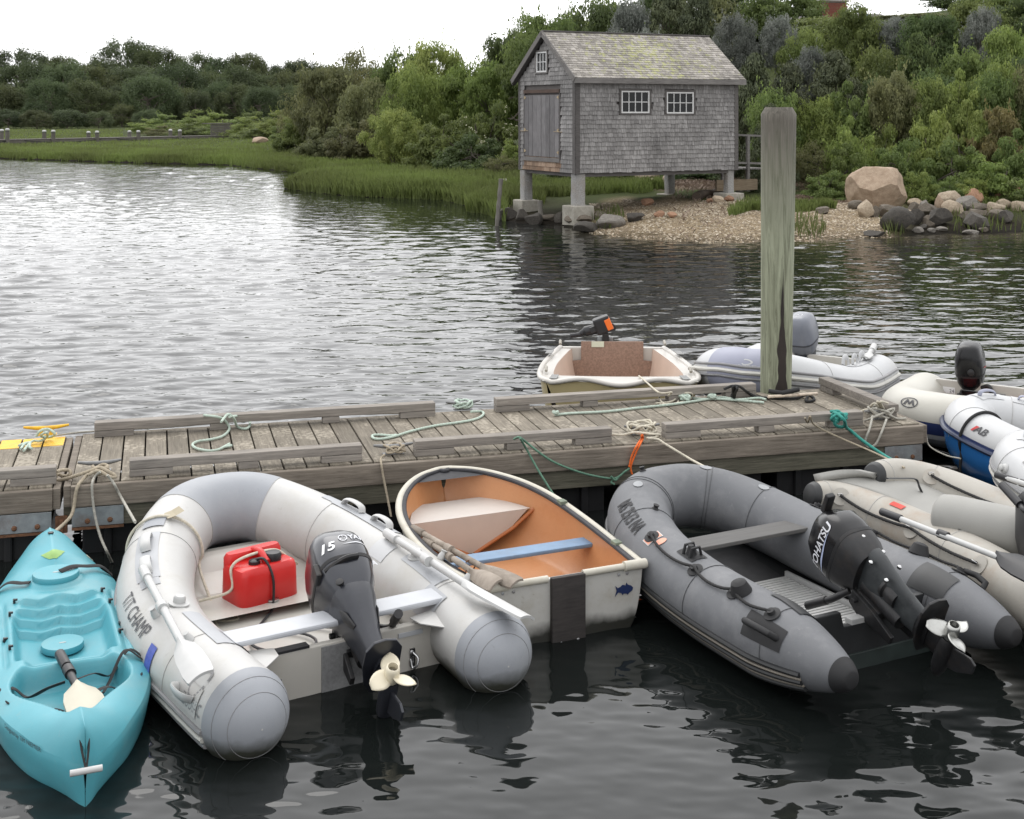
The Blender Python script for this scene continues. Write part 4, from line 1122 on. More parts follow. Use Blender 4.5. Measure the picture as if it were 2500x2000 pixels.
for side in (-1, 1):
    qs = [sC(y, side) for y in (1.50, 1.06, .72, .44)]
    th = R(62)
    for q in qs:
        c0 = np.array(tC.at(q, th, 0)); ax = np.array(tC.at(q, th, 1)) - c0
        MB().lathe([(.042, 0), (.042, .004), (.02, .008), (.018, .025)], c0, 16, ax).build('rope_eyelet', RUB, bC, smooth=True)
    pts = []
    for a, b in zip(qs[:-1], qs[1:]):
        for k in range(6):
            t = k / 6; pts.append((a + (b - a) * t, th - .13 * 4 * t * (1 - t), .014 + .008 * (1 - 4 * t * (1 - t))))
    pts.append((qs[-1], th, .02))
    MB().tube(resample(tC.line(pts, 4), .012), .0075, n=9, lobes=3, pitch=.08).build('grab_line', ROPE['black'], bC, smooth=True)
    q = sC(1.20, side)
    tC.skin(q - .075, q + .075, .004, n=8, th0=R(70), th1=R(100), step=.02).build('rowlock_base', RUB, bC, smooth=True)
    mb = MB(); c0 = np.array(tC.at(q, R(84), 0)); ax = np.array(tC.at(q, R(84), 1)) - c0
    mb.lathe([(.03, 0), (.02, .03), (.015, .05)], c0, 12, ax)
    for dq in (-.03, .03): mb.tube([tC.at(q + dq, R(74), .0), tC.at(q + dq, R(80), .045), tC.at(q + dq, R(92), .045), tC.at(q + dq, R(97), .0)], .008, n=8)
    mb.build('rowlock', RUB, bC, smooth=True)
    q = sC(.70, side)
    mb = MB(); c0 = np.array(tC.at(q, R(70), 0)); ax = np.array(tC.at(q, R(70), 1)) - c0
    mb.lathe([(.055, 0), (.052, .01), (.045, .03), (.038, .05), (.02, .06)], c0, 16, ax); mb.build('oar_stop', RUB, bC, smooth=True)
    q = sC(.43, side)
    o = tC.skin(q - .12, q + .12, .004, n=8, th0=R(14), th1=R(52), step=.02).build('grab_handle', RUB, bC, smooth=True)
    MB().tube([tC.at(q - .085, R(33), .0), tC.at(q - .075, R(33), .045), tC.at(q, R(33), .055), tC.at(q + .075, R(33), .045), tC.at(q + .085, R(33), .0)], .016, n=10).build('grip', RUB, o, smooth=True)
for q, th in ((qm - .14, R(75)), (qm - .62, R(105)), ):
    c0 = np.array(tC.at(q, th, 0)); ax = np.array(tC.at(q, th, 1)) - c0
    MB().lathe([(.022, 0), (.012, .01), (.018, .025)], c0, 10, ax).build('d_ring', RUB, bC, smooth=True)
for q, th in ((qm - .33, R(88)), (qm + .22, R(95)), (qm + .60, R(95))):
    v, f = flat_poly([(math.cos(t) * .036, math.sin(t) * .028) for t in np.linspace(0, 2 * PI, 18)[:-1]], 1)
    warp((v, f), lambda x, y, q=q, th=th: tC.at(q + x, th + y / tC.R, .004)).build('round_patch', M('pale_patch', (.27, .28, .29), .6), bC)
warp(text_mesh('MS 2513 NA', .082, bold=.002), lambda x, y: tC.at(sC(1.76, -1) - x * .75, R(55) + y * 1.5 / tC.R, .004)).build('lettering', M('faded_black_paint', (.022, .022, .024), .7, .4, 40), bC)
STK = M('orange_sticker', (.70, .30, .20), .5, .12, 40)
warp(flat_poly([(-.028, -.045), (.028, -.045), (.028, .045), (-.028, .045)], 2), lambda x, y: tC.at(sC(1.49, -1) - x, R(62) + y / tC.R, .004)).build('sticker', STK, bC)
warp(flat_poly([(-.033, -.05), (.033, -.05), (.033, .05), (-.033, .05)], 2), lambda x, y: tC.at(sC(1.49, -1) - x, R(62) + y / tC.R, .003)).build('sticker_border', PLASTIC_W, bC)
warp(flat_poly([(math.cos(t) * .024, math.sin(t) * .036) for t in np.linspace(0, 2 * PI, 18)[:-1]], 1), lambda x, y: tC.at(sC(1.42, -1) - x, R(66) + y / tC.R, .004)).build('sticker', STK, bC)

# ================================================================== stained beige twin-hull inflatable
bD = boat_root('inflatable_boat', 'stained beige twin-hull inflatable with round pillow seat beside the grey boat', (3.05, 6.35), (2.08, 8.25))
def dl(u, v, z): return L_(bD, P(u, v, z))
RD = .15
lp = [dl(1975, 1208, .34), dl(2040, 1222, .29), dl(2150, 1270, .23), dl(2300, 1338, .20), dl(2450, 1420, .20), dl(2570, 1500, .19), dl(2720, 1590, .19), dl(2800, 1640, .19)]
rp_ = [dl(2128, 1160, .42), dl(2190, 1168, .36), dl(2270, 1190, .30), dl(2400, 1240, .25), L_(bD, (3.10, 7.68, .22)), L_(bD, (3.32, 7.2, .2)), L_(bD, (3.6, 6.6, .19))]
tubesD = []
for pts, nm in ((lp, 'air_tube'), (rp_, 'air_tube')):
    t_ = Tube(pts, RD, cap=.62, capexp=1.7, tip=.055, mirror=False, cap2=.3)
    tubesD.append(t_)
    o = t_.skin(.012).build(nm, BEIGE_PVC, bD, smooth=True, angle=60)
    t_.skin(0, .035, .006).build('end_collar', BLACK_PVC, bD, smooth=True, angle=60)
    for q in (.10, .5, 1.15):
        t_.ring(q, .0018, off=.001).build('seam', SEAM, bD, smooth=True, fix=False)
    MB().tube([t_.at(q, R(-95), .01) for q in np.linspace(.3, t_.L - .2, 30)], .05, n=8).build('keel_strip', BLACK_PVC, bD, smooth=True)
tl, tr = tubesD
rows = []
for k in np.linspace(0.02, 1.6, 24):                                   # air deck stretched between the hulls
    a, b = np.array(tl.at(k + .05, R(30), -.06)), np.array(tr.at(max(0.0, k - .03), R(150), -.06))
    zz_ = .40 - .14 * float(smooth01(k / 1.2))
    rows.append([a + (b - a) * t + np.array((0, 0, zz_ - (a[2] + (b[2] - a[2]) * t))) + np.array((0, 0, .015 * math.sin(t * PI))) for t in np.linspace(0, 1, 13)])
o = MB().grid(rows).build('air_deck', BEIGE_CLEAN, bD, smooth=True); md = o.modifiers.new('thick', 'SOLIDIFY'); md.thickness = -.05
pa, pb_ = dl(2288, 1258, .36), dl(2530, 1312, .36)
ax = (pb_ - pa) / np.linalg.norm(pb_ - pa)
Lp = np.linalg.norm(pb_ - pa)
mb = MB(); mb.lathe([(.04, 0), (.10, .008), (.125, .03), (.132, .08)] + [(.135, t) for t in np.linspace(.12, Lp - .12, 8)] + [(.132, Lp - .08), (.12, Lp - .03), (.05, Lp)], pa, 32, ax)
mb.build('pillow_seat', BEIGE_CLEAN, bD, smooth=True, angle=70)
for t_, th, side in ((tl, R(145), 1), (tr, R(135), 1)):
    qs = (.24, .86, 1.50) if t_ is tl else (.50, 1.2)
    for q in qs:
        c0 = np.array(t_.at(q, th, 0)); ax_ = np.array(t_.at(q, th, 1)) - c0
        MB().lathe([(.055, 0), (.055, .003), (.03, .005)], c0, 18, ax_).build('ring_patch', BEIGE_PVC, bD, smooth=True)
        S_ = np.cross(ax_, (0, 0, 1)); S_ /= np.linalg.norm(S_)
        MB().tube([c0 + ax_ * (.01 + .022 * (1 + math.cos(a)) / 1) * 1 + S_ * .018 * math.sin(a) for a in np.linspace(0, 2 * PI, 14)], .003, n=6, cap=False).build('d_ring', CHROME, bD, smooth=True)
    pts = []
    for a, b in zip(qs[:-1], qs[1:]):
        for k in range(6):
            t = k / 6; pts.append((a + (b - a) * t, th + .12 * 4 * t * (1 - t), .02))
    pts.append((qs[-1], th, .02))
    MB().tube(resample(t_.line(pts, 4), .012), .009, n=8, lobes=3, pitch=.08).build('grab_line', ROPE['black'], bD, smooth=True)
MB().tube(catmull([dl(2165, 1168, .50), dl(2200, 1168, .45), dl(2235, 1170, .42), dl(2245, 1190, .38), dl(2255, 1212, .32)], 6), .012, n=8, flat=.4).build('black_strap', BLACK_PVC, bD, smooth=True)
tl.skin(.60, .70, .005, n=6, th0=R(96), th1=R(112), step=.02).build('red_tag', M('red_tag_print', (.55, .06, .04), .6), bD, smooth=True)
tl.skin(1.02, 1.14, .006, n=6, th0=R(70), th1=R(92), step=.02).build('oar_strap', BLACK_PVC, bD, smooth=True)
oar('white shafted paddle with black blade strapped on the beige inflatable', P(2155, 1250, .47), P(2435, 1356, .44), P(2570, 1420, .42), PLASTIC_W, BLACK_PL, BLACK_PL, r=.016, bw=.08, blade_up=(-.3, -.3, 1))
root = thing('tiller_handle', 'black outboard tiller grip rising at the right edge above the beige boat', 'tiller', tuple(P(2530, 1300, .45)), 0)
mb = MB().tube([rel(root, P(2445, 1184, .66)), rel(root, P(2490, 1232, .60))], [.021, .024], n=12); mb.build('grip', BLACK_PL, root, smooth=True)
mb = MB().tube(catmull([rel(root, P(2488, 1230, .60)), rel(root, P(2505, 1250, .58)), rel(root, P(2540, 1262, .55))], 5), .015, n=10); mb.build('arm', BLACK_PL, root, smooth=True)
mb = MB().loft([((0, 0, -.25), .06, .07, 3), ((0, 0, -.05), .09, .12, 3.5), ((0.02, 0, .15), .10, .14, 4), ((0.02, 0, .2), .07, .1, 3)], 24); mb.build('motor_head', BLACK_PL, root, smooth=True)
# ------------------------------------------------------------------ outboard motors
def outboard(label, boat, pos, tilt, style, steer=0.0, scale=1.0, yaw=0.0):
    """pos: where the leg axis meets the bracket, in the boat's own frame; tilt leans the head forward"""
    w = W_(boat, pos)
    Mx = Matrix.Rotation(boat.rotation_euler.z + R(yaw), 4, 'Z') @ Matrix.Rotation(-R(tilt), 4, 'X') @ Matrix.Rotation(R(steer), 4, 'Z')
    root = thing('outboard_motor', label, 'outboard motor', w, 0, 'outboard motors', rot=Mx.to_euler())
    root.scale = (scale,) * 3
    cw, lg, dk_ = style['cowl'], style['leg'], style['dark']
    hw, hd, z0, zs, z1 = style.get('hw', .145), style.get('hd', .205), .13, .245, style.get('top', .50)
    # upper cowl
    secs = [((0, .0, zs), hw, hd, 3.2), ((0, .0, zs + .05), hw * 1.02, hd * 1.0, 3.3), ((0, .0, zs + .13), hw * .98, hd * .96, 3.4), ((0, .005, z1 - .07), hw * .90, hd * .86, 3.4),
            ((0, .01, z1 - .025), hw * .76, hd * .72, 3.2), ((0, .012, z1 - .006), hw * .55, hd * .52, 3.0), ((0, .012, z1), hw * .28, hd * .26, 2.6)]
    MB().loft(secs, 44).build('upper_cowl', cw, root, smooth=True, angle=60)
    MB().loft([((0, 0, zs - .014), hw * 1.0, hd * 1.0, 3.2), ((0, 0, zs + .002), hw * 1.03, hd * 1.02, 3.2)], 44).build('cowl_seal', dk_, root, smooth=True, angle=50)
    lc = style.get('pan', cw)
    MB().loft([((0, -.02, z0 - .03), hw * .72, hd * .72, 2.8), ((0, -.01, z0 + .03), hw * .90, hd * .90, 3.0), ((0, 0, zs - .012), hw * .99, hd * .99, 3.2)], 44).build('lower_cowl', lc, root, smooth=True, angle=60)
    # leg
    lw = style.get('lw', 1.0)
    MB().loft([((0, -.055, -.26), .048 * lw, .078, 2.6), ((0, -.05, -.14), .058 * lw, .092, 2.6), ((0, -.04, -.02), .078 * lw, .118, 2.6), ((0, -.03, .05), .098 * lw, .142, 2.7), ((0, -.02, .105), .105 * lw, .150, 2.8)], 36).build('leg', lg, root, smooth=True, angle=60)
    MB().loft([((0, -.06, -.335), .032, .085, 2.4), ((0, -.058, -.265), .042, .082, 2.5)], 30).build('lower_leg', style.get('low', dk_), root, smooth=True)
    # cavitation plate
    pl = [(-.03, .06), (-.065, .0), (-.085, -.10), (-.082, -.19), (-.05, -.235), (0, -.245), (.05, -.235), (.082, -.19), (.085, -.10), (.065, .0), (.03, .06)]
    MB().prism(pl, -.318, -.305).build('cavitation_plate', style.get('low', dk_), root, bevel=.003)
    gc = MB(); gc.lathe([(.004, -.16), (.022, -.145), (.036, -.10), (.040, -.03), (.040, .05), (.032, .075)], (0, -.055, -.43), 20, (0, -1, 0)); gc.loft([((0, -.06, -.43), .02, .07, 2.2), ((0, -.06, -.31), .026, .08, 2.2)], 20)
    gc.build('gearcase', style.get('low', dk_), root, smooth=True, angle=70)
    M4 = Matrix(((0, 0, 1, 0), (1, 0, 0, 0), (0, 1, 0, 0), (0, 0, 0, 1)))
    MB().prism([(.02, -.45), (-.10, -.45), (-.145, -.565), (-.135, -.60), (-.085, -.60), (-.02, -.53)], -.006, .006, M4).build('skeg', style.get('low', dk_), root, bevel=.003)
    # propeller
    pr = MB().lathe([(.030, 0), (.034, .01), (.032, .06), (.028, .075), (.022, .078), (.022, .05)], (0, -.135, -.43), 22, (0, -1, 0), cap=False).build('propeller', style['prop'], root, smooth=True, angle=50)
    MB().lathe([(.014, 0), (.014, .02), (.006, .028)], (0, -.16, -.43), 12, (0, -1, 0)).build('prop_nut', CHROME, pr, smooth=True)
    for k in range(3):
        a0 = R(style.get('ang', 20)) + k * 2 * PI / 3
        rows = []
        for t in np.linspace(0, 1, 9):
            rr = .024 + .088 * t
            wd = .95 * (math.sin(PI * (0.14 + .82 * t)) ** 0.7) * (.055 / (rr)) * 1.0
            row = []
            for q in np.linspace(-1, 1, 7):
                a = a0 + q * wd * .8 + .10 * t
                row.append((math.cos(a) * rr, -.165 + q * .016 * (1 - .35 * t), -.43 + math.sin(a) * rr))
            rows.append(row)
        bl = MB().grid(rows).build('blade', style['prop'], pr, smooth=True, angle=180); md = bl.modifiers.new('thick', 'SOLIDIFY'); md.thickness = .005; md.offset = 0
    # bracket, held at the transom
    br = MB()
    for sx in (-1, 1):
        br.prism([(.07, .10), (.15, .10), (.17, .02), (.15, -.06), (.13, -.20), (.09, -.20), (.07, -.05)], sx * .065 - .011, sx * .065 + .011, M4)
    br.box((0, .085, .0), (.12, .05, .16)).tube([(-.10, .10, .06), (.10, .10, .06)], .014, n=10)
    for sx in (-.06, .06): br.tube([(sx, .12, -.02), (sx, .22, -.02)], .01, n=8).tube([(sx - .035, .225, -.02), (sx + .035, .225, -.02)], .007, n=8)
    br.build('clamp_bracket', dk_, root, bevel=.004)
    sw = MB().lathe([(.045, -.17), (.05, -.1), (.045, .02), (.055, .08)], (0, .035, 0), 18).build('swivel_tube', dk_, root, smooth=True)
    if style.get('tiller'):
        t = style['tiller']
        mb = MB().tube(catmull(t, 5), .017, n=10); tl_ = mb.build('tiller_arm', dk_, root, smooth=True)
        d = np.array(t[-1]) - np.array(t[-2]); d /= np.linalg.norm(d)
        MB().tube([np.array(t[-1]) - d * .01, np.array(t[-1]) + d * .13], .021, n=12).build('grip', dk_, tl_, smooth=True)
    if style.get('latch'):
        MB().box((-hw * .98, -.10, zs), (.03, .07, .075)).build('cowl_latch', dk_, root, bevel=.008)
        MB().tube(catmull([(-hw * .80, -hd * .72, zs - .03), (-hw * .2, -hd * 1.02, zs - .028), (hw * .3, -hd * 1.02, zs - .02)], 6), .016, n=8, flat=.8).build('carry_grip', dk_, root, smooth=True)
        MB().lathe([(.018, 0), (.018, .012), (.009, .014)], (-hw * .5, -hd * .80, z0 - .01), 14, (-.3, -1, 0)).build('drain_plug', dk_, root, smooth=True)
        for sx in (-1, 1):
            MB().loft([((sx * .055 * lw, -.10, -.10), .006, .022, 2), ((sx * .075 * lw, -.09, -.02), .008, .03, 2), ((sx * .085 * lw, -.08, .03), .004, .012, 2)], 12).build('leg_recess', dk_, root, smooth=True)
    root['_m'] = (hw, hd, zs, z1)
    return root

def cowl_surf(root, side, y0, z0):
    hw, hd, zs, z1 = root['_m']
    def fn(x, y):
        yy, zz = y0 + x, z0 + y
        k = np.interp(zz, [zs, zs + .05, zs + .13, z1 - .07, z1 - .025], [1.0, 1.02, .98, .90, .76])
        e = 3.3
        xx = hw * k * (max(0.0, 1 - abs(yy / (hd * k)) ** e)) ** (1 / e) + .003
        return (side * xx, yy, zz)
    return fn
def cowl_aft(root, x0, z0):
    hw, hd, zs, z1 = root['_m']
    def fn(x, y):
        xx, zz = x0 + x, z0 + y
        k = np.interp(zz, [zs, zs + .05, zs + .13, z1 - .07, z1 - .025], [1.0, 1.0, .96, .86, .72])
        kx = np.interp(zz, [zs, zs + .05, zs + .13, z1 - .07, z1 - .025], [1.0, 1.02, .98, .90, .76])
        e = 3.3
        yy = hd * k * (max(0.0, 1 - abs(xx / (hw * kx)) ** e)) ** (1 / e) + .003
        return (xx, -yy, zz)
    return fn

NAVY = M('metallic_slate_paint', (.024, .026, .034), .28, .06, 30, coat=.5, metal=.25)
NAVY_L = M('slate_leg_paint', (.022, .024, .031), .40, .08, 40, coat=.2, metal=.2)
BLACKG = M('gloss_black_paint', (.006, .006, .007), .22, .15, 10, coat=.1, spec=.3)
BLACKM = M('black_casting', (.010, .010, .011), .5, .4, 30, dirt=(.07, .05, .035), dirt_amt=.3, dirt_scale=14)
CREAM_PROP = M('cream_prop_paint', (.66, .60, .46), .4, .06, 10)
SILVER_TXT = M('silver_print', (.62, .63, .66), .4, .04)
WHITE_TXT = M('white_print', (.72, .72, .72), .5, .03)

mA = outboard('dark slate outboard with cream propeller tilted up on the white inflatable', bA, (.06, .50, .315), 64,
              dict(cowl=NAVY, leg=NAVY_L, dark=BLACKM, prop=CREAM_PROP, low=NAVY_L, latch=True, ang=75, hw=.138, hd=.20, lw=1.0,
                   tiller=[(.09, .12, .14), (.16, .16, .12), (.19, .10, .05), (.17, -.02, -.02)]), scale=1.04, yaw=-6)
warp(text_mesh('15', .075, shear=.3, bold=.002), cowl_aft(mA, -.085, .315)).build('lettering', WHITE_TXT, mA)
warp(text_mesh('YAMAHA', .052, bold=.0012), cowl_surf(mA, 1, -.02, .385)).build('lettering', SILVER_TXT, mA)
v, f = ring_poly(.022, .022, .004, 24); eb = MB().add([cowl_aft(mA, .008, .36)(x, y) for x, y, _ in v], f)
for k in range(3):
    a = PI / 2 + k * 2 * PI / 3
    v2, f2 = flat_poly([(math.cos(a + .12) * .004, math.sin(a + .12) * .004), (math.cos(a + .12) * .018, math.sin(a + .12) * .018), (math.cos(a - .12) * .018, math.sin(a - .12) * .018), (math.cos(a - .12) * .004, math.sin(a - .12) * .004)])
    eb.add([cowl_aft(mA, .008, .36)(x, y) for x, y, _ in v2], f2)
eb.build('emblem', SILVER_TXT, mA)
warp(text_mesh('YAMAHA', .042, bold=.001, align='LEFT'), cowl_aft(mA, .035, .36)).build('lettering', SILVER_TXT, mA)
v, f = flat_poly([(-.07, 0), (.0, .010), (.06, .006), (.06, .0), (0, .003)], 2)
warp((v, f), cowl_aft(mA, .06, .315)).build('swoosh', SILVER_TXT, mA)

mC = outboard('glossy black outboard with bare steel propeller tilted up on the grey inflatable', bC, (.035, .40, .375), 64,
              dict(cowl=BLACKG, leg=M('worn_grey_leg', (.026, .029, .031), .5, .25, 14, dirt=(.12, .13, .13), dirt_amt=.4, dirt_scale=9), dark=BLACKM, pan=BLACKM, prop=M('worn_steel_prop', (.42, .42, .40), .32, .15, 20, metal=.9), low=BLACKM, latch=False, ang=10, hw=.122, hd=.168, top=.47, lw=.48,
                   tiller=[(-.07, .10, .12), (-.12, .18, .16), (-.13, .22, .19)]), steer=-4, scale=1.0, yaw=0)
warp(text_mesh('TOHATSU', .062, bold=.0012), lambda x, y: cowl_surf(mC, -1, 0.0, .335)(-x, y)).build('lettering', SILVER_TXT, mC)
v, f = flat_poly([(-.13, -.01), (-.05, .016), (.03, .026), (.12, .028), (.03, .016), (-.05, .004)], 2)
warp((v, f), lambda x, y: cowl_surf(mC, -1, 0.0, .285)(-x, y)).build('swoosh', M('blue_silver_print', (.35, .40, .55), .4), mC)
MB().box((0, -.13, .475), (.05, .11, .03)).build('top_handle', BLACKM, mC, bevel=.008)
wh = MB()
for xx in (-.05, .02): wh.box((xx, .06, .468), (.028, .022, .004))
wh.build('sticker', WHITE_TXT, mC)
mb = MB()
for k, (x, y, z) in enumerate([(.05, -.13, .10), (-.06, -.13, .06), (.07, -.12, .0), (-.05, -.12, -.05), (.04, -.13, .16), (-.07, -.10, .15), (.0, -.15, .2)]):
    mb.lathe([(.011, 0), (.011, .012), (.006, .016)], (x, y, z), 8, (.2 * (k % 3 - 1), -1, 0))
mb.build('bolt', CHROME, mC, smooth=True)
mb = MB().lathe([(.050, -.10), (.054, -.06), (.048, -.03), (.058, -.02), (.058, -.005), (.045, .0)], (0, -.05, -.02), 20)
mb.build('exhaust_collar', BLACKM, mC, smooth=True, angle=40)

# ================================================================== rigid dinghies
def section(b, zs, bb, zb, n=4):
    c = [(0, zb), (bb * .55, zb + .004), (bb * .92, zb + .018), (bb + (b - bb) * .42, zb + (zs - zb) * .26), (bb + (b - bb) * .80, zb + (zs - zb) * .62), (b, zs)]
    q = catmull([np.array(p) for p in c], n)
    return q
def stations(st, ny=40):
    st = np.array(st, float)
    y = np.linspace(st[0, 0], st[-1, 0], ny)
    y = st[0, 0] + (st[-1, 0] - st[0, 0]) * np.sin(np.linspace(0, PI / 2, ny))
    cs = catmull([s for s in st], 10)
    o = np.argsort(cs[:, 0]); cs = cs[o]
    return np.stack([y] + [np.interp(y, cs[:, 0], cs[:, k]) for k in range(1, st.shape[1])], 1)
def hull_rows(st, inset=0.0, zmin=None, rise=0.0):
    rows = []
    for y, b, zs, bb, zb in st:
        q = section(max(.004, b - inset), zs, max(.002, bb - inset), zb + rise)
        if zmin is not None: q[:, 1] = np.maximum(q[:, 1], zmin)
        full = [(-x, y, z) for x, z in q[::-1]] + [(x, y, z) for x, z in q[1:]]
        rows.append(full)
    return rows

bB = boat_root('rowing_dinghy', 'small white dinghy with orange interior and blue thwart', (.28, 6.71), (-.43, 8.30), 'dinghy')
stB = stations([(0, .445, .315, .36, -.05), (.4, .505, .300, .42, -.06), (.8, .525, .312, .42, -.06), (1.15, .495, .345, .36, -.05), (1.4, .415, .378, .24, -.01), (1.58, .30, .402, .13, .05), (1.69, .18, .417, .06, .12), (1.75, .05, .425, .01, .24)])
HULLW = M('white_hull_paint', (.46, .45, .42), .35, .05, 4, dirt=(.30, .255, .19), dirt_amt=.6, dirt_scale=5, fine=(.20, .15, .10), scum=(.03, .03, .025))
ORANGE = M('orange_bilge_paint', (.50, .235, .105), .38, .10, 3, bump=.12, bscale=40, dirt=(.34, .12, .04), dirt_amt=.5, dirt_scale=6)
ro = hull_rows(stB); ri = hull_rows(stB, .028, .02, .05)
MB().grid(ro).build('hull', HULLW, bB, smooth=True, angle=60)
MB().grid([r for r in ri]).build('hull_lining', ORANGE, bB, smooth=True, angle=60)
bot = [[(x * 1.004, y, min(z, .045) - .003) for x, y, z in r] for r in ro]
MB().grid([[(x * (1.006 if z > 0 else 1.0), y, z - .002) for x, y, z in [p for p in r if True][7:-7]] for r in bot]).build('bottom_paint', BLACK_PVC, bB, smooth=True)
tq = ro[0]
me_ = MB(); k = len(tq); me_.add([(x, y - .002, z) for x, y, z in tq] + [(x, y + .026, z) for x, y, z in tq], [tuple(range(k))[::-1], tuple(range(k, 2 * k))] + [(i, (i + 1) % k, (i + 1) % k + k, i + k) for i in range(k)])
trB = me_.build('transom', HULLW, bB)
qi = [(x, y + .029, z) for x, y, z in ri[0]]
MB().add(qi, [tuple(range(len(qi)))]).build('transom_lining', ORANGE, bB)
gun = [np.array(r[0]) for r in ro] ; gun2 = [np.array(r[-1]) for r in ro]
rim = gun + [(np.array(gun[-1]) + np.array(gun2[-1])) / 2 + np.array((0, .012, .0))] + gun2[::-1]
GUNW = M('cream_rub_rail', (.48, .455, .385), .5, .08, 10, dirt=(.35, .30, .2), dirt_amt=.5, dirt_scale=9)
MB().tube(resample(rim, .03), .021, n=12, flat=.9).build('rub_rail', GUNW, bB, smooth=True)
inn = [np.array((p[0] + .030, p[1], p[2] + .001)) for p in gun[:-2]] + [np.array((0, stB[-3][0] - .03, stB[-3][2]))] + [np.array((p[0] - .030, p[1], p[2] + .001)) for p in gun2[:-2][::-1]]
MB().tube(resample(inn, .03), .017, n=8, flat=.7).build('inner_rail', M('black_gunwale_wood', (.022, .022, .026), .7, .4, 14), bB, smooth=True)
rows = []
for y, b, zs, bb, zb in stB:
    if y > 1.42: rows.append([((b - .02) * t, y, zs - .004) for t in np.linspace(-1, 1, 7)] )
bw = [r for r in rows if r[0][1] > 1.60]
MB().grid(bw).build('breasthook', MATS['black_gunwale_wood'], bB)
for x0, x1 in ((-.45, -.11), (.09, .45)):
    n_ = 10
    MB().tube([(x, -.004, .315 + .004) for x in np.linspace(x0, x1, n_)], .018, n=10).build('transom_cap', GUNW, trB, smooth=True)
for sx in (-1, 1):
    MB().tube([(sx * .46, -.006, .32), (sx * .33, -.008, .322)], .026, n=12).build('corner_guard', GUNW, trB, smooth=True)
PADW = M('dark_pad_wood', (.035, .030, .028), .8, .35, 10, stretch=(1, 1, 6))
MB().box((.0, -.014, .14), (.19, .03, .37)).build('motor_pad', PADW, trB, bevel=.004)
bl = MB()
for x, z in ((-.045, -.01), (.05, -.005)): bl.lathe([(.009, 0), (.009, .004), (.004, .007)], (x, -.029, z), 10, (0, -1, 0))
for x in (-.36, -.30, .30, .35): bl.lathe([(.008, 0), (.008, .004), (.004, .006)], (x, -.003, .282), 10, (0, -1, 0))
bl.build('bolt', STEEL, trB, smooth=True)
fish = [(-.052, .0), (-.060, .026), (-.046, .012), (-.028, .018), (-.02, .026), (-.008, .024), (.0, .020), (.006, .034), (.014, .022), (.032, .016), (.044, .004), (.040, -.010), (.022, -.020), (.012, -.030), (.006, -.022), (-.012, -.020), (-.018, -.028), (-.024, -.016), (-.044, -.010), (-.062, -.028)]
MB().prism([(x, y) for x, y in fish], 0, .003, Matrix.Translation((.34, -.0045, .20)) @ Matrix.Rotation(R(90), 4, 'X')).build('fish_emblem', M('navy_print', (.012, .025, .09), .5, .1), trB)
def inner_half(y):
    return float(np.interp(y, stB[:, 0], stB[:, 1])) - .03
ysd = np.linspace(1.28, 1.62, 10)
SEATW = M('white_seat_paint', (.50, .455, .415), .4, .05, 4)
MB().grid([[(inner_half(y) * .90 * t, y, .262) for t in np.linspace(-1, 1, 7)] for y in ysd]).build('bow_seat', SEATW, bB)
w0 = inner_half(1.28) * .86
MB().add([(-w0, 1.28, .261), (w0, 1.28, .261), (w0 * .72, 1.285, .165), (.02, 1.29, .035), (-.02, 1.29, .035), (-w0 * .72, 1.285, .165)], [(0, 1, 2, 3, 4, 5)]).build('bow_seat_front', SEATW, bB)
LIP = M('orange_lip', (.40, .14, .045), .45, .1, 6)
MB().tube([(-w0 - .04, 1.285, .255), (-w0 * .74, 1.29, .155), (-.02, 1.295, .03)], .013, n=8).tube([(w0 + .04, 1.285, .255), (w0 * .74, 1.29, .155), (.02, 1.295, .03)], .013, n=8).build('bow_seat_flange', LIP, bB, smooth=True)
MB().lathe([(.022, 0), (.022, .008), (.012, .012), (.012, .003)], (0, 1.24, .03), 16, (0, -.5, 1)).build('drain_ring', STEEL, bB, smooth=True)
MB().box((0, .70, .215), (inner_half(.70) * 2 - .01, .125, .024)).build('thwart', M('blue_thwart_paint', (.135, .225, .345), .5, .12, 6, dirt=(.10, .10, .11), dirt_amt=.5, dirt_scale=8), bB, bevel=.008)
for y in (.35, 1.05):
    MB().box((inner_half(y) + .012, y, float(np.interp(y, stB[:, 0], stB[:, 2])) + .012), (.045, .06, .03)).build('oarlock_socket', M('verdigris', (.17, .20, .15), .8, .3, 20), bB, bevel=.004)
OARW = wood_mat('grey_oar_wood', (.15, .125, .10), (.34, .295, .25), grain=(3, 3, 3))
oar('weathered wooden oar, upper one of the pair in the orange dinghy', P(1010, 1290, .33), P(1175, 1386, .36), P(1262, 1426, .35), OARW, OARW, r=.016, bw=.052, blade_up=(.1, -.5, 1), group='wooden oars')
oar('weathered wooden oar, lower one of the pair in the orange dinghy', P(1040, 1318, .31), P(1150, 1398, .35), P(1212, 1430, .35), OARW, OARW, r=.016, bw=.05, blade_up=(-.5, -.2, 1), group='wooden oars')
for u, v in ((1150, 1380), (1148, 1400)):
    c0 = rel(bB, (0, 0, 0))
lk = thing('oarlock', 'rusty oarlock ring hanging on the wooden oars', 'oarlock', tuple(P(1148, 1378, .33)))
for o_ in ((0, 0, 0), tuple(rel(lk, P(1146, 1402, .32)))):
    MB().tube([(o_[0] + .026 * math.cos(a), o_[1] - .01, o_[2] + .026 * math.sin(a)) for a in np.linspace(-2.0, 2.6, 16)], .004, n=6).build('ring', RUST, lk, smooth=True)

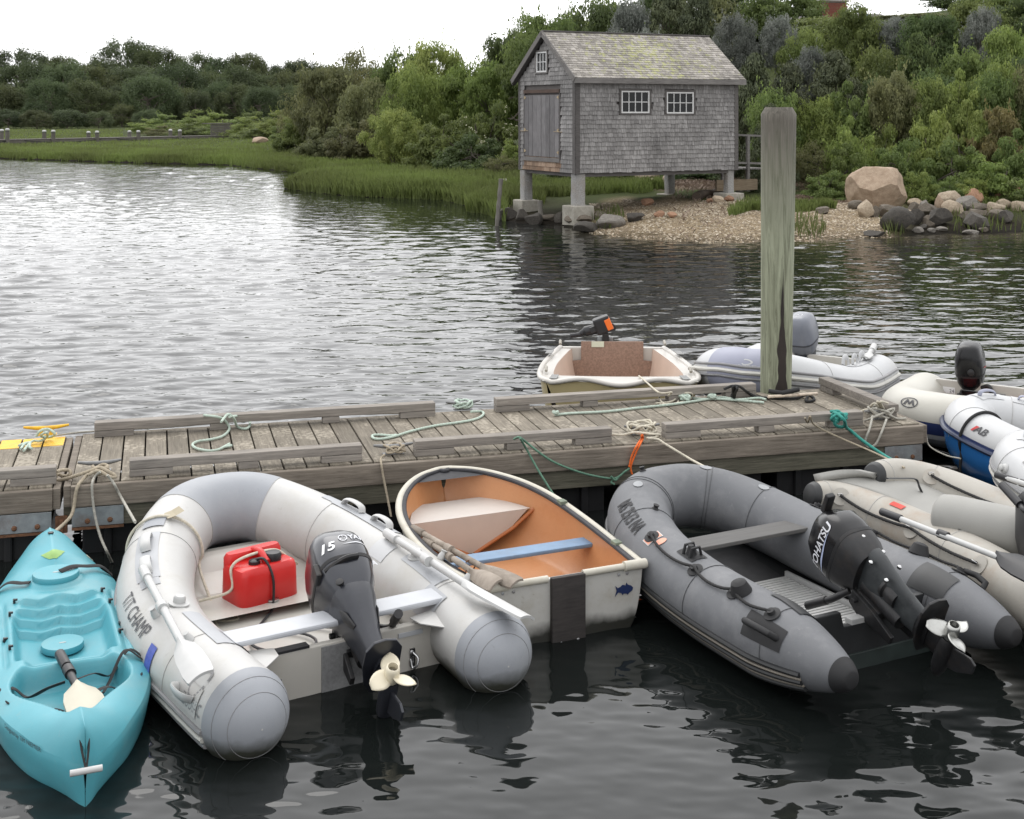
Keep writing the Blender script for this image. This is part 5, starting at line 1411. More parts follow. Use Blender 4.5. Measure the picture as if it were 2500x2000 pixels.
# ---- yellow-hulled dinghy behind the dock, bow towards the camera
bE = boat_root('rowing_dinghy', 'cream rimmed dinghy with pale yellow hull moored behind the dock', (.97, 12.72), (.90, 10.9), 'dinghy')
stE = stations([(0, .50, .40, .42, -.05), (.3, .56, .40, .47, -.06), (.8, .64, .405, .52, -.06), (1.2, .67, .42, .54, -.05), (1.5, .675, .435, .54, -.03), (1.68, .655, .44, .50, .0), (1.76, .62, .44, .46, .03)], 34)
YEL = M('pale_yellow_hull', (.44, .37, .20), .4, .08, 3, dirt=(.24, .18, .09), dirt_amt=.6, dirt_scale=2.5)
PALEIN = M('pale_pink_lining', (.56, .43, .35), .5, .06, 4)
WRIM = M('white_deck_gelcoat', (.48, .46, .425), .35, .04, 4, dirt=(.45, .40, .33), dirt_amt=.4)
ro = hull_rows(stE); ri = hull_rows(stE, .12, .03, .06)
bow_curve = lambda x: .10 * math.cos(x / .66 * PI / 2) + .02 * math.cos(x / .66 * PI * 2)
MB().grid(ro).build('hull', YEL, bE, smooth=True, angle=60)
MB().grid(ri).build('hull_lining', PALEIN, bE, smooth=True, angle=60)
fr = ro[-1]
front = []
for f_ in np.linspace(0, 1, 8):
    front.append([(x * (1 - .25 * f_), y + (bow_curve(x) + .02) * (1 - f_) ** .5 * (1 if True else 0) - .02, .44 - .36 * f_ ) for x, y, z in [((2 * t - 1) * .62, 1.76, 0) for t in np.linspace(0, 1, 25)]])
MB().grid(front).build('bow_panel', YEL, bE, smooth=True)
rl = [np.array((r[0][0], r[0][1], r[0][2])) for r in ro]; rr_ = [np.array(r[-1]) for r in ro]
rimx = [(-.62 + 1.24 * t) for t in np.linspace(0, 1, 25)]
rim = rl + [np.array((x, 1.74 + bow_curve(x) + .02, .445 - .018 * math.cos(x / .62 * PI * 2))) for x in rimx[1:-1]] + rr_[::-1]
MB().tube(resample(rim, .03), .026, n=12, flat=.8).build('rub_rail', WRIM, bE, smooth=True)
deck = MB()
deck.grid([[np.array(a), np.array((b[0], b[1], a[2] - .005))] for a, b in zip(rl, [r[0] for r in ri])])
deck.grid([[np.array(a), np.array((b[0], b[1], a[2] - .005))] for a, b in zip(rr_, [r[-1] for r in ri])])
deck.grid([[(x, 1.52 + .02 * math.cos(x * 4), .43), (x * 1.02, 1.62, .438), (x * 1.05, 1.74 + bow_curve(x) + .02, .442)] for x in rimx])
deck.build('side_deck', WRIM, bE, smooth=True, angle=30)
MB().box((0, 1.10, .25), (1.02, .46, .03)).build('bow_seat', WRIM, bE, bevel=.012)
MB().box((0, .02, .20), (.96, .05, .42)).build('transom', WRIM, bE, bevel=.01)
BRN = M('brown_speckled_board', (.27, .175, .13), .7, .25, 60)
MB().prism([(-.40, .06), (.40, .06), (.40, .28), (.30, .29), (.30, .47), (-.30, .47), (-.30, .29), (-.40, .28)], .05, .075, Matrix(((1, 0, 0, 0), (0, 0, 1, 0), (0, 1, 0, 0), (0, 0, 0, 1)))).build('transom_board', BRN, bE, bevel=.004)
MB().box((.14, .08, .445), (.12, .004, .055)).build('registration_sticker', M('pale_green_sticker', (.62, .64, .50), .6), bE)
SQ = M('grey_pads', (.22, .22, .215), .7, .1)
for x, y, z in ((-.36, 1.14, .268), (-.26, 1.14, .268), (.17, 1.17, .268), (.27, 1.17, .268)):
    MB().box((-x if False else x, y, z), (.07, .08, .006)).build('grip_pad', SQ, bE)
for x, y in ((-.60, .52), (.60, .52), (-.55, 1.66), (.55, 1.66)):
    MB().box((x, y, .45), (.06, .16, .006), rz=R(-8 if x > 0 else 8)).build('grip_pad', SQ, bE)
for x, y in ((-.62, 1.40), (.62, 1.40), (-.5, .1), (.5, .1)):
    MB().tube([(x, y - .07, .46), (x, y - .03, .475), (x, y + .03, .475), (x, y + .07, .46)], .014, n=8).build('deck_cleat', M('dull_grey_cleat', (.30, .28, .24), .6, .2), bE, smooth=True)
# electric outboard on its transom, tilted across
em_p = P(1478, 836, .5)
mo = W_(bE, (0, .0, 0))
eo = thing('outboard_motor', 'small electric outboard with orange battery end on the yellow dinghy', 'outboard motor', (mo.x, mo.y, .45), 0, 'outboard motors')
e_ = lambda u, v: rel(eo, PY(u, v, mo.y))
MB().bar(e_(1452, 800), e_(1490, 786), .13, .16).build('battery_case', BLACK_PL, eo, bevel=.02)
MB().bar(e_(1478, 793), e_(1492, 787), .14, .11).build('battery_latch', M('bright_orange_plastic', (.80, .16, .02), .4, .05), eo, bevel=.01)
MB().tube(catmull([e_(1392, 820), e_(1418, 816), e_(1424, 811), e_(1455, 803)], 5), [.022] * 6 + [.03] * 5 + [.05] * 5, n=12).build('tiller_arm', BLACK_PL, eo, smooth=True)
MB().bar(e_(1440, 806), e_(1456, 799), .10, .06).build('display', M('dark_screen', (.03, .032, .036), .2), eo, bevel=.006)
MB().tube(catmull([e_(1493, 800), e_(1500, 806), e_(1502, 798), e_(1494, 790)], 5), .008, n=8).build('kill_cord', BLACK_PL, eo, smooth=True)
MB().bar(e_(1478, 812), e_(1478, 842), .10, .06, up=(1, 0, 0)).build('swivel_head', BLACKM, eo, bevel=.01)
for u in (1464, 1491):
    MB().bar(e_(u, 822), e_(u, 848), .035, .04, up=(1, 0, 0)).build('clamp', STEEL, eo, bevel=.006)
    MB().bar(e_(u + 1, 845), e_(u + 2, 858), .03, .03, up=(1, 0, 0)).build('clamp_screw', MATS['bright_orange_plastic'], eo, bevel=.006)
MB().tube([e_(1478, 842) + np.array((0, .08, 0)), e_(1478, 930) + np.array((0, .10, 0))], .025, n=10).build('shaft', BLACKM, eo, smooth=True)

# ================================================================== further inflatables
def simple_rib(label, stern, bow, hw, Rr, z0, zb, mat, bow_len=None, cap=.13, tip=.0, capexp=2.3):
    b = boat_root('inflatable_boat', label, stern, bow)
    L = (Vector(bow) - Vector(stern)).length
    t = Tube([(-hw, 0, z0), (-hw, L * .30, z0), (-hw * .99, L * .52, z0 + (zb - z0) * .12), (-hw * .90, L * .74, z0 + (zb - z0) * .45), (-hw * .62, L * .92, z0 + (zb - z0) * .82), (-hw * .25, L * .99, zb), (0, L, zb)], Rr, cap=cap, capexp=capexp, tip=tip)
    t.skin().build('air_tube', mat, b, smooth=True, angle=180)
    hull_mesh(t, L * .18, L * .95, -.15, zb - .28).build('hull_bottom', M('hull_grey', (0.17, 0.17, 0.17), 0.5, .1), b, smooth=True)
    floor_mesh(t, L * .18, L * .86, .05, zb - .2).build('floor', GELCOAT, b, smooth=True)
    tm, w = transom_mesh(t, L * .18, -.1, z0 + Rr * .9, .04)
    tr_ = tm.build('transom', GELCOAT, b, bevel=.006)
    return b, t, L, tr_
def strakes(b, t, spec, q0=.15):
    for th, mt, r_ in spec:
        MB().tube([t.at(q, R(th), .003) for q in np.linspace(q0, t.L - q0, 120)], r_, n=8, flat=.8).build('rub_strake', mt, b, smooth=True)
def seam_set(b, t, qs, mat):
    for q in qs:
        t.ring(q, .0018, off=.002).build('seam', mat, b, smooth=True, fix=False)

LAV = M('lavender_grey_pvc', (.26, .27, .34), .5, .06, 3)
bF, tF, LF, trF = simple_rib('white inflatable with grey bow moored behind the mooring pile', (3.02, 12.72), (2.02, 11.08), .56, .21, .20, .47, CLEAN_PVC)
qm = tF.L / 2
tF.skin(qm - .22, qm + .26, .003).build('bow_patch', LAV, bF, smooth=True, angle=180)
strakes(bF, tF, ((26, STRAKE, .015), (13, STRAKE_W, .024), (0, STRAKE, .015)))
seam_set(bF, tF, (.6, qm - .6, qm + .6, tF.L - .6), SEAM)
for k, y in enumerate((1.05, .78, .55)):
    strap_handle(bF, tF, tF.s_of_y(y, -1), R(95), .15, CLEAN_PVC, CLEAN_PVC, rise=.075, wid=.05)
o_ = tF.skin(qm - .05, qm + .10, .004, n=8, th0=R(-62), th1=R(-42), step=.02).build('bow_handle', CLEAN_PVC, bF, smooth=True)
em = MB(); v, f = ring_poly(.05, .028, .01, 20, R(60), R(330)); em.add([tuple(tF.at(qm - .02 + x, R(38) + y / .2, .005)) for x, y, _ in v], f); em.build('emblem', CLEAN_PVC, bF)
warp(text_mesh('ZODIAC', .035), lambda x, y: tF.at(qm - .02 + x, R(27) + y / .2, .005)).build('lettering', CLEAN_PVC, bF)
oar('white oar stowed on the stern tube behind the dock end', W_(bF, (-.50, .02, .46)), W_(bF, (-.55, .30, .44)), W_(bF, (-.56, .55, .44)), PLASTIC_W, PLASTIC_W, r=.024, bw=.05, group='white oars')
mF = outboard('slate grey outboard head rising behind the mooring pile', bF, (.10, LF * .18 - .10, .30), 14, dict(cowl=M('slate_grey_paint', (.13, .14, .165), .3, .05, 10, coat=.3), leg=NAVY_L, dark=M('dark_slate_plastic', (.04, .042, .05), .45), prop=BLACKM, ang=20, hw=.14, hd=.19, top=.52), scale=.92)
v, f = ring_poly(.025, .025, .005, 20); MB().add([(x * 1.0, y * 1.0 + .02, .5215) for x, y, _ in v], f).build('emblem', SILVER_TXT, mF)

bG, tG, LG, trG = simple_rib('cream inflatable with navy stripe and black outboard off the dock end', (4.05, 11.1), (3.39, 10.12), .50, .205, .24, .30, CREAM_PVC)
NAVYP = M('navy_pvc', (.018, .030, .10), .45, .1, 5)
tG.skin(.3, tG.L - .3, .004, n=6, th0=R(-22), th1=R(4), step=.04).build('navy_band', NAVYP, bG, smooth=True)
tG.skin(.2, tG.L - .2, .005, n=6, th0=R(-34), th1=R(-23), step=.04).build('white_band', CLEAN_PVC, bG, smooth=True)
tG.skin(.1, tG.L - .1, .002, n=10, th0=R(-120), th1=R(-35), step=.04).build('grey_underside', GREY_PVC, bG, smooth=True)
qm = tG.L / 2
em = MB(); fn = lambda x, y: tG.at(qm + .23 + x, R(40) + y / .205, .005)
v, f = ring_poly(.060, .045, .008, 26); em.add([tuple(fn(x, y)) for x, y, _ in v], f)
v, f = flat_poly([(-.04, -.022), (-.022, .024), (-.010, .024), (0, .0), (.012, .024), (.024, .024), (.040, -.022), (.026, -.022), (.016, .006), (.004, -.016), (-.004, -.016), (-.016, .006), (-.026, -.022)], 1); em.add([tuple(fn(x, y)) for x, y, _ in v], f)
em.build('emblem', INK, bG)
MB().box((.28, LG * .18 + .022, .34), (.10, .004, .05)).build('capacity_label', WHITE_TXT, trG)
warp(text_mesh('24', .04), planar((.255, LG * .18 + .026, .335), (-1, 0, 0), (0, 0, 1))).build('lettering', INK, trG)
MB().box((0, LG * .18 + .024, .27), (.36, .012, .18)).build('motor_pad', M('ribbed_grey_pad', (0.20, 0.20, 0.20), .6, .2, 60), trG)
MB().box((0, LG * .35, .10), (.5, .3, .05)).build('red_mat', M('red_mat_fabric', (.45, .03, .03), .7), bG, bevel=.01)
mG = outboard('black outboard standing upright off the right dock end', bG, (.12, LG * .18 - .09, .27), 10, dict(cowl=BLACKG, leg=BLACKM, dark=BLACKM, prop=BLACKM, hw=.115, hd=.16, top=.49, lw=.8, latch=False, tiller=[(-.10, .10, .14), (-.17, .13, .16), (-.19, .16, .0)]), steer=6)
MB().lathe([(.028, 0), (.028, .012), (.012, .018)], (-.03, .163, .29), 16, (0, 1, .1)).build('start_knob', BLACKM, mG, smooth=True)
v, f = flat_poly([(-.06, 0), (.06, .03), (.06, .036), (-.06, .008)], 1); warp((v, f), lambda x, y: cowl_surf(mG, -1, 0, .27)(x, y)).build('red_stripe', M('red_print', (.45, .03, .03), .4), mG)

bH, tH, LH, trH = simple_rib('white rigid inflatable with blue hull and black mooring cord', (4.9, 8.32), (3.50, 9.93), .45, .18, .20, .36, CLEAN_PVC)
tH.skin(.2, tH.L - .2, .004, n=5, th0=R(-6), th1=R(13), step=.04).build('navy_band', NAVYP, bH, smooth=True)
MB().tube([tH.at(q, R(2), .006) for q in np.linspace(.2, tH.L - .2, 100)], .024, n=8, flat=.8).build('rub_strake', M('navy_rubber', (.02, .03, .07), .3, .1), bH, smooth=True)
BLUEH = M('blue_fibreglass', (.03, .16, .44), .25, .08, 5, coat=.3)
rows = []
hh = len(tH.p)
for fz in np.linspace(0, 1, 7):
    rows.append([np.array(tH.at(q, R(-5), .002)) * np.array((1 - .40 * fz ** 2.6, 1 - .06 * fz ** 2, 1)) * np.array((1, 1, 1 - fz)) - np.array((0, 0, .06 * fz)) for q in np.linspace(.3, tH.L - .3, 60)])
MB().grid(rows).build('blue_hull', BLUEH, bH, smooth=True, angle=80)
qm = tH.L / 2
qa = qm - .42
MB().tube(catmull([tH.at(qa + .0, t, .010) for t in np.linspace(R(-30), R(150), 16)] + [], 3), .011, n=8).build('mooring_cord', ROPE['black'], bH, smooth=True)
p0 = np.array(tH.at(qa, R(-30), .01))
MB().tube(catmull([p0, p0 + np.array((-.02, 0, -.16)), p0 + np.array((-.01, -.0, -.36))], 6), .011, n=8).build('hanging_cord', ROPE['black'], bH, smooth=True)
fa = lambda x, y: tH.at(qa - .13 - x, R(38) + y / .2, .005)
warp(text_mesh('AB', .085, shear=.3, bold=.002), fa).build('lettering', INK, bH)
warp(flat_poly([(-.075, -.026), (-.058, -.026), (-.022, .026), (-.05, .026)], 1), fa).build('red_bar', M('red_print', (.45, .03, .03), .4), bH)
tH.skin(qa - .95, qa - .36, .004, n=3, th0=R(24), th1=R(35), step=.04).build('stripe', NAVYP, bH, smooth=True)
warp(text_mesh('N', .10), lambda x, y: tH.at(qa - .58 - x, R(55) + y / .2, .005)).build('lettering', NAVYP, bH)
seam_set(bH, tH, (qa - .34, qa + .12, qm + .3), SEAM)
for q in (qm + .10, qm + .42):
    strap_handle(bH, tH, q, R(100), .14, CLEAN_PVC, LAV, rise=.04)
strap_handle(bH, tH, qa - .50, R(95), .16, CLEAN_PVC, LAV, rise=.06)

bI, tI, LI, trI = simple_rib('white inflatable bow with grey rubbing strakes at the right edge', (4.42, 7.10), (3.53, 8.90), .42, .18, .18, .35, CLEAN_PVC)
strakes(bI, tI, ((2, STRAKE, .012), (-9, STRAKE_W, .018), (-19, STRAKE, .012), (-30, STRAKE_W, .016), (-40, STRAKE, .012)))
qm = tI.L / 2
seam_set(bI, tI, (qm - .35, qm + .3), SEAM)
tI.skin(qm - .80, qm - .50, .004, n=8, th0=R(55), th1=R(95), step=.02).build('handle_patch', STRAKE, bI, smooth=True)
strap_handle(bI, tI, qm - .65, R(74), .15, STRAKE, CLEAN_PVC, rise=.06)
strap_handle(bI, tI, qm - .10, R(100), .16, CLEAN_PVC, CLEAN_PVC, rise=.06)
c0 = np.array(tI.at(qm - .42, R(22), 0)); ax = np.array(tI.at(qm - .42, R(22), 1)) - c0
MB().lathe([(.034, 0), (.032, .012), (.02, .02), (.022, .036), (.01, .042)], c0, 18, ax).build('tow_fitting', PLASTIC_W, bI, smooth=True)
oar('black gripped oar resting on the white bow at the right edge', P(2434, 1160, .47), P(2560, 1200, .44), P(2680, 1240, .44), PLASTIC_W, PLASTIC_W, BLACK_PL, r=.016)
# ================================================================== sit-on-top kayak
kn, kf = P(208, 1908, .10), P(122, 1292, .33)
bK = boat_root('kayak', 'turquoise sit-on-top kayak with black straps nosed against the dock', (kn.x, kn.y), (kf.x, kf.y), 'kayak')
LK = (Vector((kf.x, kf.y)) - Vector((kn.x, kn.y))).length
TURQ = M('turquoise_plastic', (.075, .315, .375), .42, .05, 4, bump=.06, bscale=220, dirt=(.17, .33, .35), dirt_amt=.7, dirt_scale=3.5, fine=(.20, .30, .30))
ky = np.array([0, .04, .10, .20, .40, .62, .90, 1.2, 1.5, 1.8, 2.05, 2.3, 2.5, 2.62, LK])
kw = np.array([.0015, .040, .075, .135, .235, .305, .350, .365, .362, .340, .300, .235, .160, .095, .0015])
_kc = catmull([np.array(p) for p in zip(ky, kw)], 8); _kc = _kc[np.argsort(_kc[:, 0])]
def kwid(y):
    return np.interp(y, _kc[:, 0], _kc[:, 1])
def kz(x, y):
    w = kwid(y); t = np.clip(x / w, -1, 1); at_ = np.abs(t)
    e = np.abs(y - 1.30) / 1.40
    zr = .215 + .10 * e ** 2.4 * (y > 1.3) + .045 * e ** 2.2 * (y <= 1.3)
    z = zr - .07 * at_ ** 3.2
    ridge = smooth01((y - 2.08) / .15) + smooth01((.40 - y) / .2)
    z = z + .055 * ridge * (1 - at_) ** 1.1 - .02 * ridge * at_
    def sbox(a, lo, hi, s): return smooth01((a - lo) / s) * smooth01((hi - a) / s)
    hw1 = .235 - .04 * smooth01((y - 1.55) / .25)
    m1 = sbox(y, 1.02, 1.80, .07) * smooth01((hw1 - np.abs(x)) / .045)
    fl = .075 + .03 * smooth01((np.abs(x) - .05) / .15)
    for yy in (1.54, 1.60, 1.66, 1.72):                          # moulded foot steps
        fl = fl + .034 * smooth01((y - yy - .55 * np.maximum(0, .11 - np.abs(x))) / .010)
    z = z * (1 - m1) + fl * m1
    z = z - .055 * np.exp(-((y - 1.0) / .045) ** 2) * smooth01((.20 - np.abs(x)) / .06)
    hw2 = .045 + .215 * smooth01((y - .24) / .55) - .05 * smooth01((y - .8) / .2)
    m2 = sbox(y, .27, .96, .06) * smooth01((hw2 - np.abs(x)) / .04)
    z = z * (1 - m2) + .085 * m2
    rr_ = np.hypot(x, (y - 1.965))
    m3 = smooth01((.150 - rr_) / .03)
    z = z * (1 - m3) + (.245) * m3
    groove = .018 * np.exp(-((np.abs(x) - .265) / .012) ** 2) * sbox(y, .95, 1.85, .1)
    return z - groove
yy = np.unique(np.concatenate([np.linspace(0, .3, 20), np.linspace(.3, 2.2, 220), np.linspace(2.2, LK, 30)]))
tt = np.sin(np.linspace(-PI / 2, PI / 2, 71))
tt = tt * .45 + np.linspace(-1, 1, 71) * .55
rows = []
for y in yy:
    x = tt * kwid(y)
    rows.append(np.stack([x, np.full(71, y), kz(x, np.full(71, y))], 1))
deck_rows = np.array(rows)
MB().grid(deck_rows).build('deck', TURQ, bK, smooth=True, angle=180)
rows = []
for i, y in enumerate(yy):
    w = float(kwid(y)); ze = deck_rows[i, 0, 2]
    end = smooth01((.35 - y) / .35) + smooth01((y - (LK - .35)) / .35)
    kb = -.10 + .16 * end
    if y < .12: kb = -.06
    half = [(w, ze), (w * 1.015 + .004, ze - .03), (w * 1.0, .07), (w * (.9 - .3 * end), -.01), (w * (.5 - .25 * end), kb * .75), (0, kb)]
    q = catmull([np.array(p) for p in half], 3)
    rows.append([(-a, y, b) for a, b in q] + [(a, y, b) for a, b in q[::-1][1:]])
MB().grid(rows).build('hull', TURQ, bK, smooth=True, angle=180)
def kdisc(x, y, z, r, h, nm):
    o = MB().lathe([(r * .98, 0), (r, .006), (r, h - .006), (r * .975, h), (r * .5, h + .002), (.02, h + .002)], (x, y, z), 40).build(nm, TURQ, bK, smooth=True, angle=40)
    MB().loft([((x, y - .012, z + h), .018, .006, 2), ((x, y - .012, z + h + .004), .016, .005, 2)], 14).build('finger_tab', PLASTIC_W, o, smooth=True)
    return o
kdisc(0, 1.965, .243, .118, .03, 'hatch_cover')
kdisc(0, 1.40, .085, .100, .03, 'seat_hatch_cover')
WEB = M('black_webbing', (.014, .014, .015), .8, .2, 30)
def webb(pts, w=.018, nm='deck_strap'):
    c = [np.array((x, y, float(kz(np.array([x]), np.array([y]))[0]) + h)) for x, y, h in pts]
    return MB().tube(catmull(c, 6), w, n=8, flat=.22).build(nm, WEB, bK, smooth=True)
webb([(-.31, 2.02, .008), (-.24, 2.00, .03), (-.17, 1.95, .02), (-.13, 1.93, .01)], .018)
webb([(.295, 2.08, .008), (.24, 2.08, .03), (.16, 2.04, .03), (.09, 1.98, .04), (.02, 1.94, .036)], .018)
webb([(-.31, .80, .008), (-.24, .82, .02), (-.18, .80, .04), (-.10, .72, .10), (-.03, .72, .115)], .02)
webb([(.33, .93, .008), (.26, .94, .02), (.18, .90, .04), (.10, .80, .10), (.02, .72, .12)], .012)
webb([(.32, .90, .008), (.24, .90, .03), (.17, .84, .04), (.13, .74, .03)], .012)
webb([(-.27, .64, .008), (-.20, .66, .02), (-.14, .62, .05), (-.08, .56, .07), (-.02, .50, .06)], .018)
webb([(.30, .74, .008), (.22, .74, .03), (.14, .66, .09), (.06, .58, .10), (-.02, .52, .09)], .014)
for x, y in ((-.21, 1.77), (-.235, 1.62), (-.265, 1.36), (-.245, 1.20), (.215, 1.77), (.24, 1.62), (.265, 1.36), (.25, 1.22)):
    z = float(kz(np.array([x]), np.array([y]))[0])
    MB().box((x, y, z + .008), (.012, .034, .016)).box((x + .006, y - .012, z + .018), (.02, .012, .01)).build('pad_eye', BLACK_PL, bK, bevel=.003)
MB().lathe([(.016, 0), (.016, .006), (.008, .008)], (0, LK - .08, float(kz(np.array([0.]), np.array([LK - .08]))[0]) - .002), 12).build('drain_hole', BLACK_PL, bK, smooth=True)
MB().tube([(-.06, -.05, .165), (.06, -.05, .165)], .0125, n=12).build('carry_toggle', PLASTIC_W, bK, smooth=True, bevel=.002)
MB().tube(catmull([(0, -.05, .165), (-.015, .02, .24), (-.008, .10, .285), (.008, .10, .285), (.015, .02, .24), (0, -.05, .165)], 6), .0045, n=6).build('toggle_loop', ROPE['black'], bK, smooth=True)
def kd(x, y, dz=.003): return (x, y, float(kz(np.array([x]), np.array([y]))[0]) + dz)
GRN = M('green_print', (.22, .38, .10), .5, .15, 20)
bird = [(-.085, .03), (-.03, .035), (.02, .05), (.085, .045), (.055, .0), (.02, -.03), (-.03, -.028), (-.06, -.005)]
warp(flat_poly(bird, 2), lambda x, y: kd(x * .75, 2.19 + y * .9)).build('wave_emblem', GRN, bK)
warp(text_mesh('Malibu', .075, shear=.2), lambda x, y: (float(kwid(1.45 - x)) * 1.012 + .006, 1.45 - x, .125 + y * .6)).build('lettering', GRN, bK)
warp(text_mesh('Designed by TIM NIEMIER', .026), lambda x, y: (lambda yy_, zz_: (-(float(kwid(yy_)) * 1.02 + .004), yy_, zz_))(.36 - x, .150 + y)).build('lettering', INK, bK)
warp(flat_poly([(-.03, -.018), (.03, -.018), (.03, .018), (-.03, .018)], 1), lambda x, y: kd(.20 + y, 2.33 - x, .004)).build('registration_sticker', M('faded_sticker', (.60, .62, .50), .6, .15, 40), bK)
pk = oar('cream bladed kayak paddle strapped in the turquoise kayak', W_(bK, (-.035, .98, .22)), W_(bK, (.015, .66, .20)), W_(bK, (.05, .38, .185)), BLACK_PL, M('cream_paddle', (.46, .43, .34), .45, .06, 6), BLACK_PL, r=.018, bw=.085, name='paddle')

# ================================================================== boathouse on granite posts
SB = R(27.5)
sc_, ss_ = math.cos(SB), math.sin(SB)
SX, SY = 1.48, 30.5
def x_of_u(u, y=0.0):
    k = (u - CX) / FOC
    x0, y0 = SX - y * ss_, SY + y * sc_
    return (k * y0 - x0) / (sc_ - k * ss_)
def y_of_u(u, x=0.0):
    k = (u - CX) / FOC
    x0, y0 = SX + x * sc_, SY + x * ss_
    return (k * y0 - x0) / (-ss_ - k * sc_)
def z_of_v(v, x, y=0.0):
    Y = SY + x * ss_ + y * sc_
    return CAMH - (v - HZ) * Y / FOC
LS, WS = x_of_u(1800), y_of_u(1268)
ZB0, EO = 1.235, .17
ZRG = z_of_v(77, 0, WS / 2)
RISE = (ZRG - 3.45) / (WS / 2 + EO) * WS / 2
ZE = ZRG - .06 - RISE
shed = thing('boathouse', 'small grey shingled boathouse standing on granite posts at the shore', 'boathouse', (SX, SY, 0), SB)
def shingle_mat(name, lo, hi, lichen=False, warm=None):
    m, nt, b = _node_mat(name)
    N, L = nt.nodes, nt.links
    info = N.new('ShaderNodeObjectInfo'); geo = N.new('ShaderNodeNewGeometry')
    ad = N.new('ShaderNodeMath'); ad.operation = 'ADD'; L.new(info.outputs['Random'], ad.inputs[0]); L.new(geo.outputs['Random Per Island'], ad.inputs[1])
    fr = N.new('ShaderNodeMath'); fr.operation = 'FRACT'; L.new(ad.outputs[0], fr.inputs[0])
    rp = N.new('ShaderNodeValToRGB'); e = rp.color_ramp.elements
    e[0].position = 0; e[0].color = (*lo, 1); e[1].position = 1; e[1].color = (*hi, 1)
    L.new(fr.outputs[0], rp.inputs[0]); cur = rp.outputs[0]
    mp = N.new('ShaderNodeMapping'); mp.inputs['Scale'].default_value = (26, 26, 3.0); L.new(geo.outputs['Position'], mp.inputs['Vector'])
    n1 = N.new('ShaderNodeTexNoise'); n1.inputs['Scale'].default_value = 1.5; n1.inputs['Detail'].default_value = 5; L.new(mp.outputs[0], n1.inputs['Vector'])
    ov = N.new('ShaderNodeMixRGB'); ov.blend_type = 'OVERLAY'; ov.inputs[0].default_value = .75; L.new(cur, ov.inputs[1]); L.new(n1.outputs[0], ov.inputs[2]); cur = ov.outputs[0]
    n0 = N.new('ShaderNodeTexNoise'); n0.inputs['Scale'].default_value = 1.3; n0.inputs['Detail'].default_value = 4; L.new(geo.outputs['Position'], n0.inputs['Vector'])
    ov2 = N.new('ShaderNodeMixRGB'); ov2.blend_type = 'OVERLAY'; ov2.inputs[0].default_value = .5; L.new(cur, ov2.inputs[1]); L.new(n0.outputs[0], ov2.inputs[2]); cur = ov2.outputs[0]
    if lichen:
        n2 = N.new('ShaderNodeTexNoise'); n2.inputs['Scale'].default_value = 7.0; n2.inputs['Detail'].default_value = 5; n2.inputs['Roughness'].default_value = .7; L.new(geo.outputs['Position'], n2.inputs['Vector'])
        n3 = N.new('ShaderNodeTexNoise'); n3.inputs['Scale'].default_value = .45; n3.inputs['Detail'].default_value = 1; L.new(geo.outputs['Position'], n3.inputs['Vector'])
        at = N.new('ShaderNodeVectorMath'); at.operation = 'DISTANCE'; L.new(geo.outputs['Position'], at.inputs[0])
        c = Matrix.Rotation(SB, 4, 'Z') @ Vector((LS * .52, WS * .22, 0)); at.inputs[1].default_value = (SX + c.x, SY + c.y, 3.75)
        mr = N.new('ShaderNodeMapRange'); mr.inputs[1].default_value = 2.6; mr.inputs[2].default_value = .5; mr.inputs[3].default_value = -.06; mr.inputs[4].default_value = .085; L.new(at.outputs['Value'], mr.inputs[0])
        sm = N.new('ShaderNodeMath'); sm.operation = 'ADD'; L.new(n2.outputs[0], sm.inputs[0]); L.new(mr.outputs[0], sm.inputs[1])
        r2 = N.new('ShaderNodeValToRGB'); r2.color_ramp.elements[0].position = .56; r2.color_ramp.elements[1].position = .66
        r2.color_ramp.elements[0].color = (0, 0, 0, 1); r2.color_ramp.elements[1].color = (.8, .8, .8, 1); L.new(sm.outputs[0], r2.inputs[0])
        mx = N.new('ShaderNodeMixRGB'); mx.inputs[2].default_value = (.37, .375, .16, 1); L.new(r2.outputs[0], mx.inputs[0]); L.new(cur, mx.inputs[1]); cur = mx.outputs[0]
    L.new(cur, b.inputs['Base Color']); b.inputs['Roughness'].default_value = .88; b.inputs['Specular IOR Level'].default_value = .2
    return m
SHW = shingle_mat('wall_shingle', (.185, .178, .173), (.268, .259, .252))
SHR = shingle_mat('roof_shingle', (.20, .185, .165), (.36, .335, .305), lichen=True)
SHC = shingle_mat('fresh_cedar_shingle', (.19, .125, .085), (.34, .25, .185))
TRIM = wood_mat('grey_trim', (.115, .108, .102), (.225, .213, .203), grain=(2, 20, 20))
TRIM_D = wood_mat('dark_trim', (.070, .065, .063), (.135, .126, .121), grain=(2, 20, 20))
WHITEP = M('white_window_paint', (.58, .58, .57), .45, .05, 10)
wallbox = MB()
wallbox.box((LS / 2, WS / 2, (ZB0 + ZE) / 2 + .01), (LS - .06, WS - .06, ZE - ZB0 - .02))
wall = wallbox.build('wall', M('wall_sheathing', (.10, .09, .085), .9), shed)
gab = MB().add([(.03, .03, ZE), (.03, WS - .03, ZE), (.03, WS / 2, ZE + RISE - .12), (LS - .03, .03, ZE), (LS - .03, WS - .03, ZE), (LS - .03, WS / 2, ZE + RISE - .12)], [(0, 1, 2), (3, 5, 4), (0, 2, 5, 3), (1, 4, 5, 2)])
gab.build('gable', MATS['wall_sheathing'], shed)
unit_sh = MB().add([(-.5, -.026, 0), (.5, -.026, 0), (.5, -.0015, .152), (-.5, -.0015, .152), (-.5, .004, 0), (.5, .004, 0), (.5, .004, .152), (-.5, .004, .152)],
                   [(0, 1, 2, 3), (4, 7, 6, 5), (0, 4, 5, 1), (1, 5, 6, 2), (2, 6, 7, 3), (3, 7, 4, 0)])
